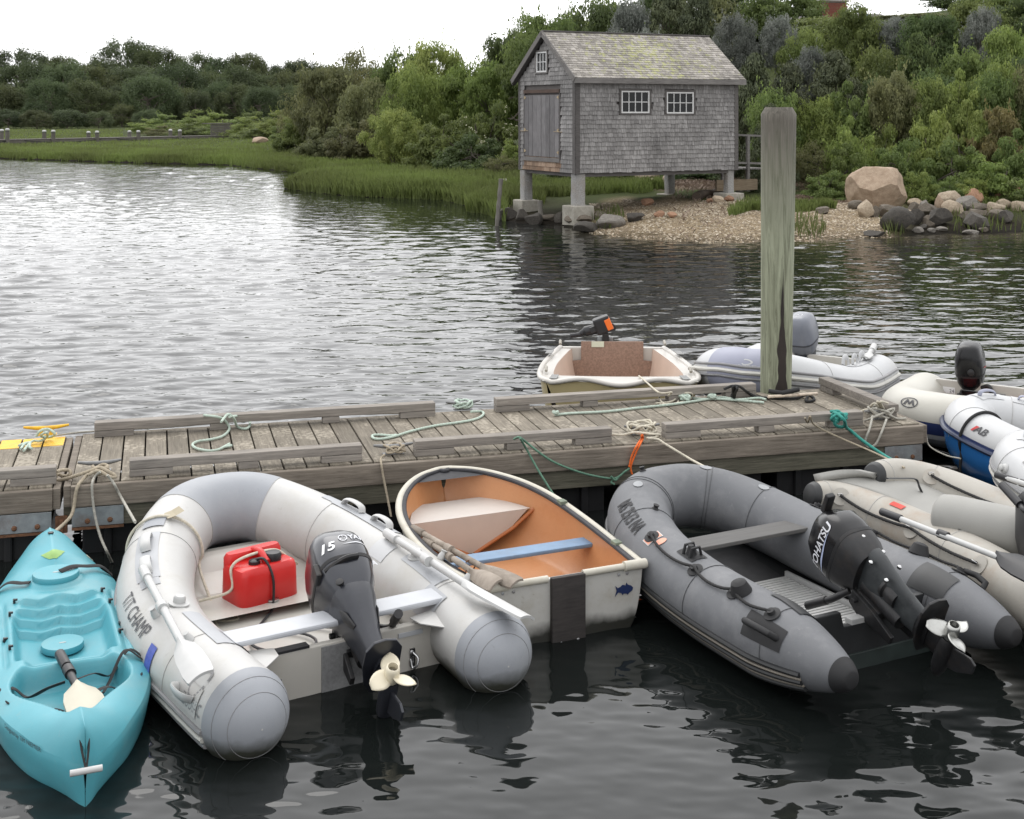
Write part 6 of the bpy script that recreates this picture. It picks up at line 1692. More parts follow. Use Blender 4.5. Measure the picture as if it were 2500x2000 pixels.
unit_mesh = unit_sh.mesh('shingle'); unit_mesh.materials.append(SHW)
unit_v = np.concatenate(unit_sh.v); unit_f = unit_sh.f
wins = []
for u0, u1, v0, v1 in ((1515.5, 1584, 222, 276.5), (1626, 1692, 225, 277.5)):
    xa, xb = x_of_u(u0), x_of_u(u1); xm = (xa + xb) / 2
    wins.append((xa, xb, z_of_v(v1, xm), z_of_v(v0, xm)))
COURSE = .1045
nrow_ = int(round((ZE - ZB0) / COURSE))
g = random.Random(3)
indiv = 0; rest = MB()
for i in range(nrow_):
    z = ZB0 + i * COURSE
    x = .10
    while x < LS - .10:
        w = g.uniform(.075, .155)
        if x + w > LS - .10 - .05: w = LS - .095 - x
        xm = x + w / 2
        hidden = any(xa - .07 < xm < xb + .07 and zb_ - .075 < z + .05 < zt + .08 for xa, xb, zb_, zt in wins)
        if not hidden:
            dz = g.uniform(-.009, .009)
            if x < 1.78 and indiv < 300:
                o = place(unit_mesh, 'shingle', SHW, wall, (xm, .0 + g.uniform(-.002, .002), z + dz)); o.scale = (w - .005, 1, 1); indiv += 1
            else:
                rest.add(unit_v * np.array((w - .005, 1, 1)) + np.array((xm, 0, z + dz)), unit_f)
        x += w
# gable end shingles (x = 0 plane)
gy0, gy1 = y_of_u(1367), y_of_u(1283)
door_z0, door_z1 = z_of_v(387, 0, WS / 2), z_of_v(224, 0, WS / 2)
gwy0, gwy1 = y_of_u(1337), y_of_u(1312)
gwz0, gwz1 = z_of_v(176, 0, WS / 2), z_of_v(126, 0, WS / 2)
fresh = MB()
for i in range(int((ZE + RISE - ZB0) / COURSE)):
    z = ZB0 + i * COURSE
    ylim = 0 if z < ZE - .02 else (z - ZE + .1) / RISE * WS / 2
    y = .09 + ylim
    while y < WS - .09 - ylim:
        w = min(g.uniform(.075, .15), WS - .085 - ylim - y)
        if w < .02: break
        ym_ = y + w / 2
        indoor = gy0 - .05 < ym_ < gy1 + .05 and z + .08 > door_z0 and z + .03 < door_z1 + .10
        inwin = gwy0 - .06 < ym_ < gwy1 + .06 and gwz0 - .06 < z + .06 < gwz1 + .04
        if not (indoor or inwin):
            vv = unit_v * np.array((w - .005, 1, 1)); vv = np.stack([vv[:, 1], vv[:, 0], vv[:, 2]], 1)
            tgt = fresh if (gy0 - .05 < ym_ < gy1 + .08 and z + .05 < door_z0) else rest
            tgt.add(vv + np.array((0, ym_, z)), [f_[::-1] for f_ in unit_f])
        y += w
o = rest.build('wall_shingles', SHW, wall, fix=False); o['kind'] = 'stuff'
o = fresh.build('fresh_shingles', SHC, wall, fix=False); o['kind'] = 'stuff'; o['label'] = 'newer orange cedar shingles below the door'
# roof
OV = .12
slope = math.atan2(RISE, WS / 2)
sl_len = (WS / 2 + EO) / math.cos(slope)
roof = MB()
for sgn in (0, 1):
    e_y = -EO if sgn == 0 else WS + EO
    e_z = ZE + .06 - EO * math.tan(slope)
    pts = [(-OV, e_y, e_z), (LS + OV, e_y, e_z), (LS + OV, WS / 2, ZE + .06 + RISE), (-OV, WS / 2, ZE + .06 + RISE)]
    roof.add(pts + [(x, y, z - .03) for x, y, z in pts], [(0, 1, 2, 3), (7, 6, 5, 4), (0, 4, 5, 1), (1, 5, 6, 2), (2, 6, 7, 3), (3, 7, 4, 0)])
roof_o = roof.build('roof', MATS['wall_sheathing'], shed)
rot_r = (slope, 0, 0)
RC = .095
n_r = int(sl_len / RC)
rs = MB().add([(-.5, 0, .022), (.5, 0, .022), (.5, .17, .004), (-.5, .17, .004), (-.5, 0, .002), (.5, 0, .002), (.5, .17, -.004), (-.5, .17, -.004)], [(0, 1, 2, 3), (4, 7, 6, 5), (0, 4, 5, 1), (1, 5, 6, 2), (2, 6, 7, 3), (3, 7, 4, 0)])
rs_mesh = rs.mesh('roof_shingle'); rs_mesh.materials.append(SHR)
rs_v = np.concatenate(rs.v)
Rm = np.array(Matrix.Rotation(slope, 3, 'X'))
rest = MB(); cnt = 0
e_z = ZE + .06 - EO * math.tan(slope)
for i in range(n_r):
    base = np.array((0, -EO, e_z)) + Rm @ np.array((0, i * RC, .002))
    x = -OV - .01 + g.uniform(-.03, 0)
    while x < LS + OV:
        w = g.uniform(.08, .17); w = min(w, LS + OV + .01 - x)
        if w < .02: break
        off_ = g.uniform(-.006, .006)
        p = base + np.array((x + w / 2, 0, 0)) + Rm @ np.array((0, off_, g.uniform(0, .004)))
        if x < 1.55 and cnt < 300:
            o = place(rs_mesh, 'roof_shingle', SHR, roof_o, tuple(p), rot_r); o.scale = (w - .005, 1, 1); cnt += 1
        else:
            rest.add((rs_v * np.array((w - .005, 1, 1))) @ Rm.T + p, rs.f)
        x += w
o = rest.build('roof_shingles', SHR, roof_o, fix=False); o['kind'] = 'stuff'
MB().box((LS / 2, WS / 2 - .02, ZE + .06 + RISE + .012), (LS + 2 * OV + .02, .10, .03)).build('ridge_cap', TRIM_D, roof_o, bevel=.004)
MB().box((LS / 2, -EO - .012, e_z - .055), (LS + 2 * OV + .03, .025, .12)).build('fascia', TRIM, roof_o, bevel=.003)
MB().box((LS / 2, -EO * .45, e_z - .03), (LS + .1, EO * .9, .02)).build('soffit', TRIM_D, roof_o)
for sgn in (-1, 1):
    a = np.array((-OV - .014, WS / 2 + sgn * (WS / 2 + EO + .01), e_z - .035)); b_ = np.array((-OV - .014, WS / 2 - sgn * .01, ZE + .06 + RISE - .035))
    MB().bar(a, b_, .028, .13, up=(0, 0, 1)).build('rake_board', TRIM, roof_o)
    a2, b2 = a + np.array((.06, 0, -.07)), b_ + np.array((.06, 0, -.07))
    MB().bar(a2, b2, .09, .03, up=(0, 0, 1)).build('rake_soffit', TRIM_D, roof_o)
# corner boards
for x, y, sx, sy in ((.045, -.016, .115, .028), (-.016, .045, .028, .115), (LS - .05, -.016, .10, .028), (-.016, WS - .045, .028, .09), (LS + .015, .045, .028, .11)):
    MB().box((x, y, (ZB0 + ZE) / 2 - .01), (sx, sy, ZE - ZB0 + .02)).build('corner_board', TRIM_D, shed, bevel=.003)
MB().box((LS / 2, -.014, ZE - .02), (LS - .2, .022, .09)).build('frieze_board', TRIM, shed)
GLASS = M('dark_window_glass', (.004, .005, .005), .05, .2, 2, spec=.3)
def window(parent, at_fn, a0, a1, z0, z1, na, nz, casing=.055, case_mat=TRIM_D):
    """at_fn(a, depth, z) -> local point; depth grows outwards"""
    ew = bpy.data.objects.new('window', None); C.objects.link(ew); ew.parent = parent
    def bx_(a_0, a_1, d0, d1, z_0, z_1, nm, mt, par, bev=.003):
        p, q = np.array(at_fn(a_0, d0, z_0)), np.array(at_fn(a_1, d1, z_1))
        return MB().box((p + q) / 2, np.abs(q - p)).build(nm, mt, par, bevel=bev)
    for a_0, a_1, z_0, z_1 in ((a0 - casing, a1 + casing, z1, z1 + casing), (a0 - casing, a1 + casing, z0 - .035, z0), (a0 - casing, a0, z0, z1), (a1, a1 + casing, z0, z1)):
        bx_(a_0, a_1, .0, .026, z_0, z_1, 'casing', case_mat, ew)
    fw = .035
    for a_0, a_1, z_0, z_1 in ((a0, a1, z1 - fw, z1), (a0, a1, z0, z0 + fw), (a0, a0 + fw, z0 + fw, z1 - fw), (a1 - fw, a1, z0 + fw, z1 - fw)):
        bx_(a_0, a_1, -.01, .022, z_0, z_1, 'sash', WHITEP, ew)
    ca = np.linspace(a0 + fw, a1 - fw, na + 1); cz = np.linspace(z0 + fw, z1 - fw, nz + 1)
    for a_ in ca[1:-1]: bx_(a_ - .009, a_ + .009, -.008, .016, z0 + fw, z1 - fw, 'muntin', WHITEP, ew, 0)
    for z_ in cz[1:-1]: bx_(a0 + fw, a1 - fw, -.006, .013, z_ - .009, z_ + .009, 'muntin', WHITEP, ew, 0)
    for i in range(na):
        for j in range(nz):
            bx_(ca[i] + .006, ca[i + 1] - .006, -.012, -.006, cz[j] + .006, cz[j + 1] - .006, 'pane', GLASS, ew, 0)
for xa, xb, zb_, zt in wins:
    window(shed, lambda a, d, z: (a, -.012 - d, z), xa, xb, zb_, zt, 4, 2)
window(shed, lambda a, d, z: (-.012 - d, a, z), gwy0, gwy1, gwz0, gwz1, 3, 2, .04, TRIM)
# double plank door
dr = bpy.data.objects.new('door', None); C.objects.link(dr); dr.parent = shed
PLK = wood_mat('door_plank', (.115, .11, .112), (.235, .225, .225), grain=(20, 20, 2), rnd=.18)
nd = 8; dwp = (gy1 - gy0) / nd
for i in range(nd):
    MB().box((-.022 - (.006 if i in (2, 4) else 0), gy0 + (i + .5) * dwp, (door_z0 + door_z1) / 2 - .02), (.02, dwp - .014, door_z1 - door_z0 - .12)).build('plank', PLK, dr, bevel=.002)
MB().box((-.03, (gy0 + gy1) / 2, door_z1 + .01), (.035, gy1 - gy0 + .06, .085)).build('door_header', wood_mat('rusty_brown_wood', (.06, .042, .034), (.12, .085, .07), grain=(20, 2, 20)), dr, bevel=.003)
MB().box((-.026, (gy0 + gy1) / 2, door_z0 - .03), (.03, gy1 - gy0 + .06, .10)).build('door_sill', TRIM, dr, bevel=.003)
BRS = M('brass_hinge_paint', (.34, .26, .15), .6, .2)
for yh in (gy0, gy1):
    for zh in (door_z1 - .14, (door_z0 + door_z1) / 2 - .12, door_z0 + .16):
        sg = 1 if yh == gy0 else -1
        MB().prism([(0, -.045), (sg * .09, -.004), (sg * .09, .004), (0, .045)], 0, .006, Matrix.Translation((-.036, yh, zh)) @ Matrix(((0, 0, -1, 0), (1, 0, 0, 0), (0, 1, 0, 0), (0, 0, 0, 1)))).build('hinge', BRS, dr)
    MB().box((-.012, yh + (-.03 if yh == gy0 else .03), (door_z0 + door_z1) / 2), (.03, .05, door_z1 - door_z0 + .02)).build('jamb', TRIM_D, dr, bevel=.003)
for sg, yh in ((1, gy0), (-1, gy1)):
    MB().tube([(-.05, yh - sg * .18, (door_z0 + door_z1) / 2 - .16), (-.05, yh + sg * .22, (door_z0 + door_z1) / 2 - .15)], .007, n=6).build('hook_bar', BRS, dr, smooth=True)
MB().box((LS / 2, WS / 2, ZB0 - .045), (LS - .1, WS - .1, .09)).build('floor_frame', TRIM_D, shed)
# granite posts on concrete footings
GRAN = M('granite', (.29, .285, .275), .85, .30, 40, bump=.7, bscale=30, dirt=(.20, .14, .08), dirt_amt=.5, dirt_scale=2)
CONC = M('concrete', (.33, .31, .265), .9, .18, 14, bump=.5, bscale=40, dirt=(.14, .13, .10), dirt_amt=.6, dirt_scale=3)
def gpost(cx, cy, zt, zf, fw_, fh, pw):
    n = 7; rows = []
    for i in range(n):
        z = zf - .02 + (zt - zf + .02) * i / (n - 1)
        th = np.linspace(0, 2 * PI, 16, endpoint=False)
        x = np.sign(np.cos(th)) * np.abs(np.cos(th)) ** .32 * pw / 2; y = np.sign(np.sin(th)) * np.abs(np.sin(th)) ** .32 * pw / 2
        j = rng.normal(0, .004, (16, 2))
        rows.append(np.stack([x + j[:, 0] + cx, y + j[:, 1] + cy, np.full(16, z)], 1))
    MB().grid(rows, close_v=True).build('granite_post', GRAN, shed, smooth=True, angle=30)
    MB().box((cx, cy, zf - fh / 2), (fw_, fw_, fh)).build('footing', CONC, shed, bevel=.02)
for cx, cy, vt, fw_, fh, pw in ((.16, .16, 503, .55, .55, .27), (.12, WS - .14, 489, .50, .55, .25), (LS - .16, .14, 472, .55, .45, .20), (LS - .22, WS - .16, 474, .5, .4, .22)):
    gpost(cx, cy, ZB0 - .02, z_of_v(vt, cx, cy - .2), fw_, fh, pw)

# ramp with hand rail behind the boathouse
rw = thing('ramp', 'grey wooden ramp with hand rail behind the boathouse', 'ramp', (SX + LS * sc_, SY + LS * ss_, 0), SB)
RW_ = TRIM
for z0, z1 in ((2.10, 2.02), (1.38, 1.30)):
    MB().bar((.05, 1.0, z0), (1.9, 1.0, z1), .05, .05).build('rail', RW_, rw)
for x, z in ((.3, 2.08), (1.1, 2.05), (1.75, 2.02)):
    MB().box((x, 1.0, (z + .6) / 2), (.08, .08, z - .6)).build('post', RW_, rw, bevel=.004)
for i in range(10):
    MB().box((.1 + i * .19, 1.55, 1.22 - i * .006), (.17, 1.1, .035)).build('plank', RW_, rw, bevel=.003)
MB().box((.7, .95, .78), (1.3, .06, .28)).build('retaining_board', wood_mat('tan_board', (.16, .12, .08), (.30, .24, .17)), rw)
# ================================================================== rocks
def rock_mat(name, c1, c2, c3=None):
    if name in MATS: return MATS[name]
    m, nt, b = _node_mat(name)
    N, L = nt.nodes, nt.links
    tc = N.new('ShaderNodeTexCoord'); info = N.new('ShaderNodeObjectInfo')
    mul = N.new('ShaderNodeMath'); mul.operation = 'MULTIPLY'; mul.inputs[1].default_value = 41.0; L.new(info.outputs['Random'], mul.inputs[0])
    off = N.new('ShaderNodeVectorMath'); off.operation = 'ADD'; L.new(tc.outputs['Object'], off.inputs[0]); L.new(mul.outputs[0], off.inputs[1])
    n1 = N.new('ShaderNodeTexNoise'); n1.inputs['Scale'].default_value = 5; n1.inputs['Detail'].default_value = 9; n1.inputs['Roughness'].default_value = .72; L.new(off.outputs[0], n1.inputs['Vector'])
    rp = N.new('ShaderNodeValToRGB'); e = rp.color_ramp.elements
    e[0].position = .32; e[0].color = (*c1, 1); e[1].position = .68; e[1].color = (*c2, 1); L.new(n1.outputs[0], rp.inputs[0])
    n2 = N.new('ShaderNodeTexNoise'); n2.inputs['Scale'].default_value = 60; n2.inputs['Detail'].default_value = 3; L.new(off.outputs[0], n2.inputs['Vector'])
    ov = N.new('ShaderNodeMixRGB'); ov.blend_type = 'OVERLAY'; ov.inputs[0].default_value = .5; L.new(rp.outputs[0], ov.inputs[1]); L.new(n2.outputs[0], ov.inputs[2])
    hs = N.new('ShaderNodeHueSaturation'); mr = N.new('ShaderNodeMapRange'); mr.inputs[3].default_value = .8; mr.inputs[4].default_value = 1.2
    L.new(info.outputs['Random'], mr.inputs[0]); L.new(mr.outputs[0], hs.inputs['Value']); L.new(ov.outputs[0], hs.inputs['Color'])
    L.new(hs.outputs[0], b.inputs['Base Color']); b.inputs['Roughness'].default_value = .85
    bp = N.new('ShaderNodeBump'); bp.inputs['Strength'].default_value = .6; bp.inputs['Distance'].default_value = .03
    L.new(n1.outputs[0], bp.inputs['Height']); L.new(bp.outputs[0], b.inputs['Normal'])
    MATS[name] = m
    return m
RK = {'pink': rock_mat('pink_granite', (.26, .185, .125), (.42, .325, .235)), 'tan': rock_mat('tan_stone', (.235, .18, .125), (.42, .35, .26)),
      'dark': rock_mat('wet_dark_stone', (.028, .025, .021), (.085, .075, .062)), 'grey': rock_mat('grey_stone', (.12, .108, .094), (.25, .23, .20)),
      'rust': rock_mat('rust_stone', (.20, .105, .06), (.34, .20, .125)), 'brown': rock_mat('brown_stone', (.075, .062, .047), (.16, .135, .105))}
def rock_mesh(seed, facets=9, rough=.14, sub=3, cut=.62):
    g = np.random.default_rng(seed)
    bm = bmesh.new(); bmesh.ops.create_icosphere(bm, subdivisions=sub, radius=1.0)
    P_ = np.array([tuple(v.co) for v in bm.verts])
    for _ in range(facets):                                           # flat broken faces
        n = g.normal(size=3); n /= np.linalg.norm(n); d = g.uniform(cut, .92)
        e = P_ @ n - d
        P_ = P_ - np.maximum(e, 0)[:, None] * n
    k = g.normal(size=(6, 3)) * 2.2; ph = g.uniform(0, 6, 6)
    dsp = sum(np.sin(P_ @ k[i] + ph[i]) for i in range(6)) / 6
    P_ = P_ * (1 + rough * dsp[:, None]) + g.normal(0, .006, P_.shape)
    P_ /= np.abs(P_).max(0)
    for v, p in zip(bm.verts, P_): v.co = p
    me = bpy.data.meshes.new('rock'); bm.to_mesh(me); bm.free()
    me.polygons.foreach_set('use_smooth', [True] * len(me.polygons)); me.set_sharp_from_angle(angle=R(24))
    return me
ROCKS = []
def rock(u, v0, w, h, kind, label, seed, zb=None, depth=.8, rz=None, cut=.55, facets=11, sub=4, name='rock', cat='rock', group='shore rocks', y=None):
    """u = centre column, v0 = foot row, w, h = size in photo pixels"""
    z = zb if zb is not None else .25
    if y is None:
        for _ in range(6):
            p = P(u, v0, z); zz = gz1(p.x, p.y)
            if zb is None: z = max(-.02, .5 * z + .5 * zz)
        Y = p.y; X = p.x
    else:
        Y = y; X = (u - CX) * Y / FOC; z = CAMH - (v0 - HZ) * Y / FOC
    s = FOC / Y
    W2, H = w / s / 2, h / s
    me = rock_mesh(seed, facets, sub=sub, cut=cut)
    o = place(me, name, RK[kind], None, (X, Y + W2 * depth * .6, z + H * .40), (0, 0, 0))
    o.scale = (W2, W2 * depth, H * .60)
    tag(o, label, cat, group)
    return o
bo = rock(2155, 512, 156, 114, 'pink', 'huge tan granite boulder on the beach', 101, depth=.85, cut=.9, facets=2, sub=5, name='boulder', cat='boulder', group=None)
gB = np.random.default_rng(8)
Pb = np.zeros(len(bo.data.vertices) * 3, np.float32); bo.data.vertices.foreach_get('co', Pb); Pb = Pb.reshape(-1, 3); Pb /= np.linalg.norm(Pb, axis=1)[:, None]
for nx, ny, nz_, dd in ((-.30, -.60, .72, .50), (.18, -.88, -.42, .52), (.88, -.35, .25, .66), (-.88, -.30, .05, .74), (.05, .0, 1, .70), (.50, -.55, .65, .66), (-.65, -.62, -.42, .62), (.75, -.45, -.5, .68), (-.55, 0, .85, .78), (.1, -.3, -.95, .72)):
    n_ = np.array((nx, ny, nz_)); n_ = n_ / np.linalg.norm(n_)
    Pb = Pb - np.maximum(Pb @ n_ - dd, 0)[:, None] * n_
kk = gB.normal(size=(14, 3)) * gB.uniform(3, 16, 14)[:, None]; pp = gB.uniform(0, 6, 14)
Pb = Pb * (1 + .035 * (sum(np.sin(Pb @ kk[i] + pp[i]) * 3 / np.linalg.norm(kk[i]) for i in range(14)))[:, None])
Pb /= np.abs(Pb).max(0); bo.data.vertices.foreach_set('co', Pb.astype(np.float32).ravel()); bo.data.set_sharp_from_angle(angle=R(18))
cx_, cy_ = 2000, 380; k_ = 1 / 4.312
RL = [  # (x, foot y, w, h) in the 4.312x crop from (2000,380)
    (1400, 545, 200, 150, 'tan', 'large pale cobble leaning on two smaller stones right of the boulder'),
    (1505, 480, 110, 95, 'rust', 'brown cobble behind the large pale cobble'),
    (1640, 530, 170, 145, 'rust', 'reddish split boulder under the bright shrub'),
    (1590, 570, 200, 110, 'grey', 'grey rounded cobble below the reddish boulder'),
    (1430, 640, 185, 130, 'tan', 'smooth sandy cobble above the grass blades'),
    (1290, 610, 95, 150, 'pink', 'upright splintered slab between the cobbles'),
    (1165, 630, 170, 110, 'brown', 'brown half-buried stone in the middle of the rock row'),
    (1120, 590, 85, 95, 'grey', 'small round stone right of the boulder foot'),
    (1025, 530, 130, 65, 'tan', 'flat pale stone wedged beside the boulder'),
    (1010, 605, 130, 90, 'brown', 'brown round stone below the flat pale stone'),
    (920, 620, 125, 45, 'tan', 'thin yellowish slab at the boulder foot'),
    (720, 640, 200, 95, 'brown', 'dark wedge stone under the boulder'),
    (500, 640, 150, 130, 'tan', 'pale pointed stone left of the boulder foot'),
    (600, 640, 70, 90, 'brown', 'thin leaning slab under the boulder'),
    (860, 790, 300, 185, 'dark', 'biggest wet black block at the waterline'),
    (1045, 730, 120, 125, 'dark', 'upright black stone beside the biggest black block'),
    (1270, 740, 240, 140, 'dark', 'broad black wet rock in the middle of the waterline'),
    (1160, 740, 110, 85, 'brown', 'small dark stone between two black blocks'),
    (1680, 770, 210, 130, 'dark', 'black wet rock standing in the grass by the water'),
    (1570, 700, 130, 90, 'brown', 'dark stone behind the rock in the grass'),
    (1860, 610, 185, 95, 'tan', 'sandy topped flat boulder right of the grass'),
    (1890, 660, 180, 70, 'brown', 'dark base stone under the sandy topped boulder'),
    (1990, 710, 150, 100, 'dark', 'black rock at the foot of the right rock heap'),
    (2020, 510, 230, 165, 'rust', 'big rounded brown boulder near the right edge'),
    (1960, 545, 130, 70, 'tan', 'pale stone leaning on the big brown boulder'),
    (2130, 530, 100, 70, 'tan', 'pale stone at the right edge, upper one'),
    (2110, 580, 120, 80, 'tan', 'pale stone at the right edge, lower one'),
    (1720, 590, 180, 80, 'brown', 'dark flat stone behind the grass blades'),
    (1680, 640, 150, 70, 'brown', 'dark flat slab behind the dark rock in the grass'),
    (400, 560, 130, 70, 'brown', 'dark low stone left of the boulder'),
    (60, 610, 130, 60, 'brown', 'brown mound stone on the beach left of the boulder'),
    (1050, 805, 90, 45, 'grey', 'small grey stone at the water in front of the black block'),
    (1190, 805, 70, 40, 'grey', 'second small grey stone at the water'),
    (1300, 790, 100, 40, 'grey', 'third small flat grey stone at the water'),
    (1610, 830, 130, 40, 'grey', 'flat stone awash below the black rock'),
    (1100, 770, 90, 40, 'dark', 'small dark stone above the grey water stones'),
    (1740, 800, 80, 40, 'brown', 'small brown stone at the right water edge'),
    (600, 850, 190, 60, 'dark', 'long dark slab tilting into the water beside the gravel spit'),
]
for i, (x, y_, w, h, kd_, lb) in enumerate(RL):
    rock(cx_ + x * k_, cy_ + (y_ + 8) * k_, w * k_ * 1.35, h * k_ * 1.4, kd_, lb, 200 + i, cut=.66 if kd_ in ('tan', 'rust', 'grey') else .5)
k_ = 1 / 4.312
RL2 = [  # crop from (1200,380)
    (180, 680, 220, 110, 'dark', 'dark weedy rock at the water left of the boathouse footing'),
    (320, 670, 130, 90, 'dark', 'dark rock under the rear left footing'),
    (440, 715, 190, 100, 'dark', 'dark rounded rock in front of the broken post'),
    (600, 690, 190, 60, 'brown', 'flat brown rock between the two left footings'),
    (720, 700, 110, 90, 'dark', 'dark stone at the corner of the front footing'),
    (950, 710, 330, 85, 'brown', 'long flat slab in front of the front footing'),
    (1160, 670, 160, 75, 'brown', 'brown slab right of the front footing'),
    (1250, 760, 310, 120, 'grey', 'grey domed rock with grass growing before it'),
    (1010, 810, 270, 95, 'dark', 'dark rock lying at the edge of the shallows'),
    (1510, 690, 200, 75, 'dark', 'dark pointed rock in the gravel'),
    (1640, 525, 135, 70, 'rust', 'rusty red rock on the gravel under the boathouse'),
    (1770, 645, 110, 55, 'rust', 'brown stone pair on the gravel, one nearer the footing'),
    (1910, 650, 105, 50, 'rust', 'brown stone pair on the gravel, one nearer the pile'),
    (1600, 330, 90, 70, 'tan', 'tan block stone behind the boathouse, leftmost'),
    (1710, 325, 150, 70, 'tan', 'tilted tan block stone behind the boathouse'),
    (1650, 285, 260, 110, 'tan', 'large tan stone behind the boathouse above the blocks'),
    (1860, 340, 110, 140, 'tan', 'tall tan stone beside the rear post'),
    (1040, 620, 60, 40, 'tan', 'small pale stone at the front footing'),
]
for i, (x, y_, w, h, kd_, lb) in enumerate(RL2):
    rock(1200 + x * k_, 380 + (y_ + 4) * k_, w * k_ * 1.1, h * k_ * 1.25, kd_, lb, 300 + i)
for i, (u, v, w, h, kd_, lb) in enumerate([(630, 351, 46, 17, 'pink', 'pink sloping rock on the far marsh edge'), (805, 388, 32, 18, 'pink', 'round pink rock at the foot of the far bushes'), (915, 389, 24, 17, 'tan', 'pale upright rock at the foot of the bright tree'),
        (1065, 402, 44, 24, 'brown', 'dark slab under the flowering bush'), (1090, 412, 16, 14, 'pink', 'small pink stone on the marsh below the flowering bush'), (950, 385, 12, 10, 'tan', 'small pale stone beside the upright rock'), (898, 390, 12, 8, 'tan', 'tiny pale stone left of the upright rock'),
        (1755, 496, 30, 18, 'tan', 'pale stone by the right footing of the boathouse'), (1780, 494, 28, 16, 'rust', 'brown stone by the right footing of the boathouse'), (1870, 505, 14, 9, 'tan', 'small stone by the pile on the beach'), (1735, 495, 20, 12, 'rust', 'small brown stone left of the right footing')]):
    rock(u, v, w, h, kd_, lb, 400 + i)

# stakes, driftwood
STK_ = wood_mat('grey_stake', (.10, .092, .08), (.24, .225, .20), grain=(20, 20, 2))
def stake(u0, v0, u1, v1, r, label, z0=-.15):
    a = P(u0, v0, 0.0); y = a.y
    b = PY(u1, v1, y)
    root = MB()
    path = resample([np.array((0, 0, -.2)), np.array((b.x - a.x, 0, b.z))], .08)
    root.tube(path, r * (1 + .12 * np.sin(np.arange(len(path)) * 1.7)), n=10)
    o = root.build('stake', STK_, None, smooth=True, angle=50, loc=(a.x, y, 0))
    tag(o, label, 'stake', 'old stakes at the shore'); return o
stake(1211, 552, 1223, 437, .05, 'thin leaning grey stake in the water left of the boathouse')
stake(1322, 543, 1318, 490, .06, 'short broken white topped post beside the left footing')
def log(u0, v0, u1, v1, r, label, z=.55, mat=None, name='driftwood', cat='driftwood'):
    a, b = P(u0, v0, z), P(u1, v1, z)
    a.z = gz1(a.x, a.y) + r * .6; b.z = gz1(b.x, b.y) + r * .6
    n = 12
    path = [np.array(a) + (np.array(b) - np.array(a)) * t + np.array((0, .03 * math.sin(t * 9), .03 * math.sin(t * 7))) - np.array(a) for t in np.linspace(0, 1, n)]
    o = MB().tube(path, r * (1 - .5 * np.linspace(0, 1, n)), n=9).build(name, mat or STK_, None, smooth=True, angle=60, loc=tuple(a))
    tag(o, label, cat, 'driftwood'); return o
log(1228, 414, 1266, 424, .09, 'pale driftwood log at the tree line left of the boathouse', z=.8, mat=wood_mat('pale_driftwood', (.22, .20, .17), (.42, .40, .36)))
log(1700, 474, 1760, 462, .12, 'dark log under the right end of the boathouse', z=.6, mat=wood_mat('dark_log', (.05, .038, .03), (.12, .095, .075)))
log(1800, 466, 1862, 458, .06, 'grey plank lying behind the right footing', z=.6)

# ================================================================== old pier across the marsh
PW = wood_mat('pier_wood', (.070, .064, .056), (.165, .152, .135))
pA, pB = PY(-260, 347, 82.0), PY(575, 331, 104.0)
pier = thing('pier', 'low grey plank pier crossing the marsh on the far left shore', 'pier', (pA.x, pA.y, 0), math.atan2(pB.y - pA.y, pB.x - pA.x))
LP = math.hypot(pB.x - pA.x, pB.y - pA.y)
zd = .72
npk = 150
pm = MB().box((0, 0, 0), (LP / npk - .012, 1.3, .05)).mesh('plank'); pm.materials.append(PW)
for i in range(npk):
    place(pm, 'plank', PW, pier, (LP * (i + .5) / npk, .65, zd))
for y_ in (.03, 1.27): MB().box((LP / 2, y_, zd - .15), (LP, .09, .22)).build('stringer', PW, pier)
CAPW = M('white_pile_cap', (.42, .42, .41), .6, .06)
def far_pile(u, vt, far):
    k = (u - CX) / FOC
    yl = 1.38 if far else -.08
    c, s_ = math.cos(pier.rotation_euler.z), math.sin(pier.rotation_euler.z)
    x0, y0 = pA.x - yl * s_, pA.y + yl * c
    a = (k * y0 - x0) / (c - k * s_)
    Y = y0 + a * s_
    zt = CAMH - (vt - HZ) * Y / FOC
    r = thing('pier_pile', '', 'pile', tuple(W_(pier, (a, yl, 0))), 0, 'piles of the far pier')
    MB().tube([(0, 0, -.6), (0, 0, zt - .16)], .14, n=14).build('pile_shaft', PW, r, smooth=True)
    MB().lathe([(.145, 0), (.145, .07), (.09, .12), (.02, .13)], (0, 0, zt - .14), 14).build('pile_cap', CAPW, r, smooth=True, angle=40)
    MB().lathe([(.148, 0), (.148, .05)], (0, 0, zt - .22), 14).build('cap_band', M('dark_band', (.04, .04, .04), .6), r, smooth=True, angle=40)
    return r
ordn = ['first', 'second', 'third', 'fourth', 'fifth']
for i, (un, vn, uf, vf) in enumerate(((18, 313, 4, 315), (130, 317, 108, 317), (237, 319, 216, 320), (338, 318, 316, 318), (439, 316, 416, 315))):
    far_pile(un, vn, False)['label'] = 'white capped pile on the near side of the far pier, %s from the left' % ordn[i]
    far_pile(uf, vf, True)['label'] = 'white capped pile on the back side of the far pier, %s from the left' % ordn[i]
cb = thing('storage_box', 'grey plank storage box at the end of the far pier', 'box', tuple(W_(pier, ((PY(523, 331, 100).x - pA.x) / math.cos(pier.rotation_euler.z), .65, zd + .025))), pier.rotation_euler.z)
for i in range(5):
    MB().box((0, -.45, .12 + i * .17), (2.1, .05, .155)).build('board', PW, cb, bevel=.006)
    MB().box((1.03, 0, .12 + i * .17), (.05, .86, .155)).build('board', PW, cb, bevel=.006)
MB().box((0, 0, .93), (2.25, 1.05, .07)).build('lid', PW, cb, bevel=.01)
mbh = MB(); k = 0
